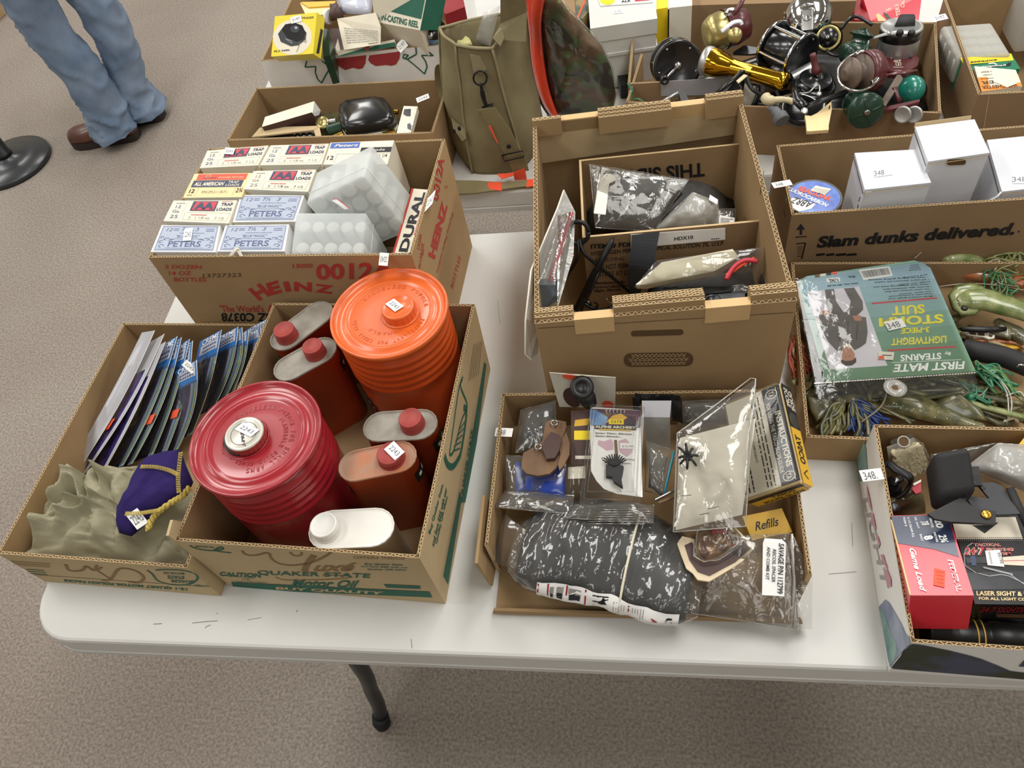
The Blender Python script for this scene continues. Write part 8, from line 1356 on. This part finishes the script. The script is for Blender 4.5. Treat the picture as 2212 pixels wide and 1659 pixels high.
# ---------------------------------------------------------------- person in jeans
mat('denim','8796ab',.85,var=.2,scale=9,bump=.25,bscale=900,spec=.12,col2='66788f',thr=(.3,.68),detail=6); mat('shoeleather','59362a',.38,var=.2,scale=14,coat=.25,bump=.1,bscale=200); mat('soledark','2c2420',.6,var=.1); mat('shirt','dcdde0',.8,var=.03); mat('skin','b98a70',.5,var=.05); mat('hair','3d2c22',.6,var=.2,scale=80,bump=.4,bscale=300); mat('stitchpale','b9bfca',.8,var=0)
F1=W(238,296,-.735); F1.z=0; F2=W(318,252,-.735); F2.z=0
toe=W(170,292,-.7); toe.z=0; heel=W(298,285,-.72); heel.z=0
dirf=(toe-heel).normalized()
def shoe(h,d_,lb):
    o=G(); L_=.29; s=V((-d_.y,d_.x,0))
    def sec(t,w,hh,z0): 
        c=h+d_*(L_*t); return [c+s*(w*math.cos(a))+V((0,0,z0+hh*max(0,math.sin(a))**.8)) if math.sin(a)>=0 else c+s*(w*math.cos(a))+V((0,0,z0)) for a in [2*pi*j/24 for j in range(24)]]
    prof=[(0.0,.012,.03),(.015,.026,.038),(.08,.034,.046),(.25,.036,.06),(.42,.037,.068),(.55,.041,.058),(.7,.047,.055),(.85,.045,.05),(.94,.034,.04),(.985,.018,.026),(1.,.004,.012)]
    g=G(); g.rings([sec(t,w,hh,.026) for t,w,hh in prof],'shoeleather'); u=g
    g2=G(); so=[]; 
    for z in (0,.02,.028): so.append([h+d_*(L_*t)+s*(w*1.08*sg)+V((0,0,z)) for sg,seq in ((1,prof),(-1,prof[::-1])) for t,w,hh in seq])
    g2.rings(so,'soledark',sm=False); return g,g2
pr_=thing('person','standing person in faded blue carpenter jeans, white shirt and brown leather shoes','person',(F1+F2)/2)
for h,dd in ((heel,dirf),(W(352,243,-.72)*1,dirf)):
    h=V((h.x,h.y,0)); u,s_=shoe(h,dd,''); up=u.build('shoe',pr_); so=G(); so.v=s_.v; so.f=s_.f; so.m=s_.m; so.s=s_.s; so.build('sole',up)
    g=G(); s=V((-dd.y,dd.x,0))
    for i in range(4): c=h+dd*(.11+.025*i)+V((0,0,.088-.006*i)); g.tube([c-s*.022,c+V((0,0,.006)),c+s*.022],.0022,'hair',6)
    g.build('laces',up)
def leg(P_,Rr,seed):
    sp=spline(P_,16); n=len(sp); R=[]
    for i,p in enumerate(sp):
        t=i/(n-1); k=t*(len(Rr)-1); j=min(int(k),len(Rr)-2); r=lerp(Rr[j],Rr[j+1],k-j); ring=[]
        for a in [2*pi*q/40 for q in range(40)]:
            w_=.07*fbm((math.cos(a)*1.1+seed,math.sin(a)*1.1,p.z*9+math.sin(a+seed)*.8),3)+(.22 if t<.22 else .13)*(max(0,1-2.4*abs(noise.noise((math.cos(a)*.8,math.sin(a)*.8+seed,p.z*15+math.cos(a)*1.2))))**2-.1); ring.append(p+V((math.cos(a)*r*1.02,math.sin(a)*r*1.1,0))*(1+w_)+V((0,0,.012*math.sin(a*1+seed) if i==0 else 0)))
        R.append(ring)
    return R
# ankle positions above heels; legs rise to the hips out of frame
A1=heel+dirf*.075; A2=V(W(352,243,-.72)); A2.z=0; A2=A2+dirf*.075
hip=(A1+A2)/2+V((-.02,.02,0)); s=V((-dirf.y,dirf.x,0)); 
sg=1 if (A2-A1).dot(s)>0 else -1
H1=hip-s*sg*.085+V((0,0,.9)); H2=hip+s*sg*.085+V((0,0,.9)); H2b=H2+V((.05,.02,0)); A2=A2+dirf*.005
g=G(); R1=leg([A1+V((0,0,.05)),A1+V((0,0,.14)),A1.lerp(H1,.3)+V((0,0,.28)) if 0 else V((lerp(A1.x,H1.x,.3),lerp(A1.y,H1.y,.3),.3)),V((lerp(A1.x,H1.x,.5),lerp(A1.y,H1.y,.5),.5))+dirf*.03,V((lerp(A1.x,H1.x,.8),lerp(A1.y,H1.y,.8),.72)),H1],[.086,.074,.068,.074,.088,.1],1.)
g.rings(R1,'denim',cap=(False,True)); R2=leg([A2+V((0,0,.05)),A2+V((0,0,.14)),V((lerp(A2.x,H2.x,.15)+.045,lerp(A2.y,H2.y,.15)+.02,.3)),V((lerp(A2.x,H2.x,.3)+.05,lerp(A2.y,H2.y,.3)+.03,.5)),V((lerp(A2.x,H2.x,.7)+.03,lerp(A2.y,H2.y,.7)+.02,.72)),H2],[.084,.072,.066,.072,.086,.1],5.); g.rings(R2,'denim',cap=(False,True))
g.rings([[hip+V((math.cos(a)*(rx*abs(s.x)+ry*abs(s.y)),math.sin(a)*(rx*abs(s.y)+ry*abs(s.x)),z)) for a in [2*pi*q/40 for q in range(40)]] for rx,ry,z in ((.15,.11,.8),(.185,.125,.88),(.18,.125,.97),(.17,.115,1.05))],'denim'); jn=g.build('jeans',pr_)
g=G()
for R_ in (R1,): 
    for off in (0,1): g.tube([R_[i][24+off]*1.0+(R_[i][24+off]-sum(R_[i],V())/40).normalized()*.001 for i in range(2,len(R_)-1)],.0012,'stitchpale',4)
g.build('side_stitching',jn)
sx=s*sg
def body_skin():
    vs=[hip+V((0,0,1.0)),hip+V((0,0,1.2)),hip+V((0,0,1.38)),hip+V((0,0,1.5)),hip+V((0,0,1.56)),hip+V((0,0,1.66))+dirf*.02,hip-sx*.17+V((0,0,1.42)),hip-sx*.22+V((0,0,1.16))+dirf*.03,hip-sx*.2+V((0,0,.93))+dirf*.13,hip+sx*.17+V((0,0,1.42)),hip+sx*.22+V((0,0,1.16))+dirf*.03,hip+sx*.2+V((0,0,.93))+dirf*.13]
    return vs
B_=body_skin()
g=G(); ell=lambda c,rx,ry,z:[V((c.x,c.y,0))+sx*(rx*math.cos(a))+dirf*(ry*math.sin(a))+V((0,0,z)) for a in [2*pi*q/32 for q in range(32)]]
g.rings([ell(hip,.17,.12,.98),ell(hip,.165,.115,1.1),ell(hip,.175,.12,1.28),ell(hip,.19,.12,1.38),ell(hip,.15,.09,1.46),ell(hip,.065,.062,1.5)],'shirt',cap=(True,True))
for q in (-1,1): g.tube(spline([hip+sx*q*.15+V((0,0,1.42)),hip+sx*q*.215+V((0,0,1.3)),hip+sx*q*.235+V((0,0,1.14))],5),[.06]*5+[.05]*5+[.048],'shirt',18)
g.build('shirt',pr_)
g=G(); g.rings([ell(hip,.055,.058,1.48),ell(hip,.053,.056,1.55),ell(hip+dirf*.015,.06,.07,1.58),ell(hip+dirf*.02,.07,.09,1.63),ell(hip+dirf*.015,.075,.098,1.69),ell(hip+dirf*.01,.07,.09,1.75),ell(hip,.04,.05,1.79)],'skin'); hc=hip+dirf*.115
g.tube([hc+V((0,0,1.7)),hc+dirf*.022+V((0,0,1.665)),hc+V((0,0,1.655))],[.006,.012,.008],'skin',10); g.tube([hc-sx*.022-dirf*.012+V((0,0,1.628)),hc-dirf*.004+V((0,0,1.626)),hc+sx*.022-dirf*.012+V((0,0,1.628))],.005,'reelmaroon',8)
for q in (-1,1):
    g.lathe([(.011,-.004),(.011,0),(.006,.006),(.0005,.007)],'blackp',12,fr(hc+sx*q*.03-dirf*.018+V((0,0,1.695)),dirf)); g.tube([hip+sx*q*.074+V((0,0,1.65)),hip+sx*q*.084+V((0,0,1.68)),hip+sx*q*.076+V((0,0,1.71))],[.006,.012,.007],'skin',8)
    el=hip+sx*q*.235+V((0,0,1.14)); wr=el+dirf*.16-sx*q*.04+V((0,0,-.16)); g.tube([el+V((0,0,.03)),el,el.lerp(wr,.5),wr],[.042,.042,.036,.026],'skin',16); pd=(wr-el).normalized(); g.tube([wr,wr+pd*.03,wr+pd*.08,wr+pd*.095],[.026,.038,.04,.03],'skin',14,flat=.5)
    for k in range(4): f0=wr+pd*.085+sx*(.02*(k-1.5)); ln=(.062,.075,.07,.055)[k]; g.tube([f0,f0+pd*ln*.5-V((0,0,.006)),f0+pd*ln*.8-V((0,0,.022)),f0+pd*ln*.85-V((0,0,.04))],[.0095,.009,.008,.006],'skin',8)
    g.tube([wr+pd*.02-sx*q*.025,wr+pd*.05-sx*q*.05,wr+pd*.08-sx*q*.055],[.012,.011,.008],'skin',8)
g.build('head_and_arms',pr_); g=G(); g.rings([ell(hip-dirf*.01,.078,.09,1.66),ell(hip-dirf*.006,.082,.098,1.71),ell(hip-dirf*.002,.078,.096,1.77),ell(hip,.05,.06,1.815),ell(hip,.01,.01,1.82)],'hair'); g.build('hair',pr_)
mat('woodtan','a98d68',.5,var=.15,scale=8,stretch=(1,12,1)); g=G(); a_,b_=W(-40,75,-.738),W(22,22,-.738); q=(b_-a_).normalized(); n_=V((-q.y,q.x,0)); g.hexa([a_,b_,b_+n_*.05,a_+n_*.05]+[p+V((0,0,.08)) for p in (a_,b_,b_+n_*.05,a_+n_*.05)],'woodtan'); props(g.build('wooden_rail'),'tan wooden rail end on the carpet at the top left picture corner','rail')
# small scuffs on the tabletop
mat('scuff','8d8880',.7,var=0)
tb=bpy.data.objects['folding_table']; P=PZ(0.)
for pl,w_ in (([(331,1348),(350,1347)],.0012),([(415,1346),(440,1343),(470,1341)],.001),([(443,1357),(446,1353),(455,1350)],.001),([(535,1339),(565,1334)],.0007),([(640,1321),(643,1319)],.002),([(468,1326),(470,1324)],.0018),([(1790,1240),(1850,1235)],.0007),([(1840,1130),(1842,1180)],.0006),([(1075,470+180),(1080,700)],.0006),([(888,1380),(890,1400)],.0008)):
    g=G(); g.pline(P,pl,w_,'scuff',.0004); g.build('scuff_mark',tb)
# torn corner piece of the motor oil carton
g=G(); a_=QB.T[0]; g.slab([a_+V((-.001,.0,-.012)),a_+V((-.004,.0,.014)),a_+V((-.0045,.02,.016)),a_+V((-.001,.026,-.004))],.004,'card_lt',(-1,0,.2)); g.build('corner_flap',QB.ob)
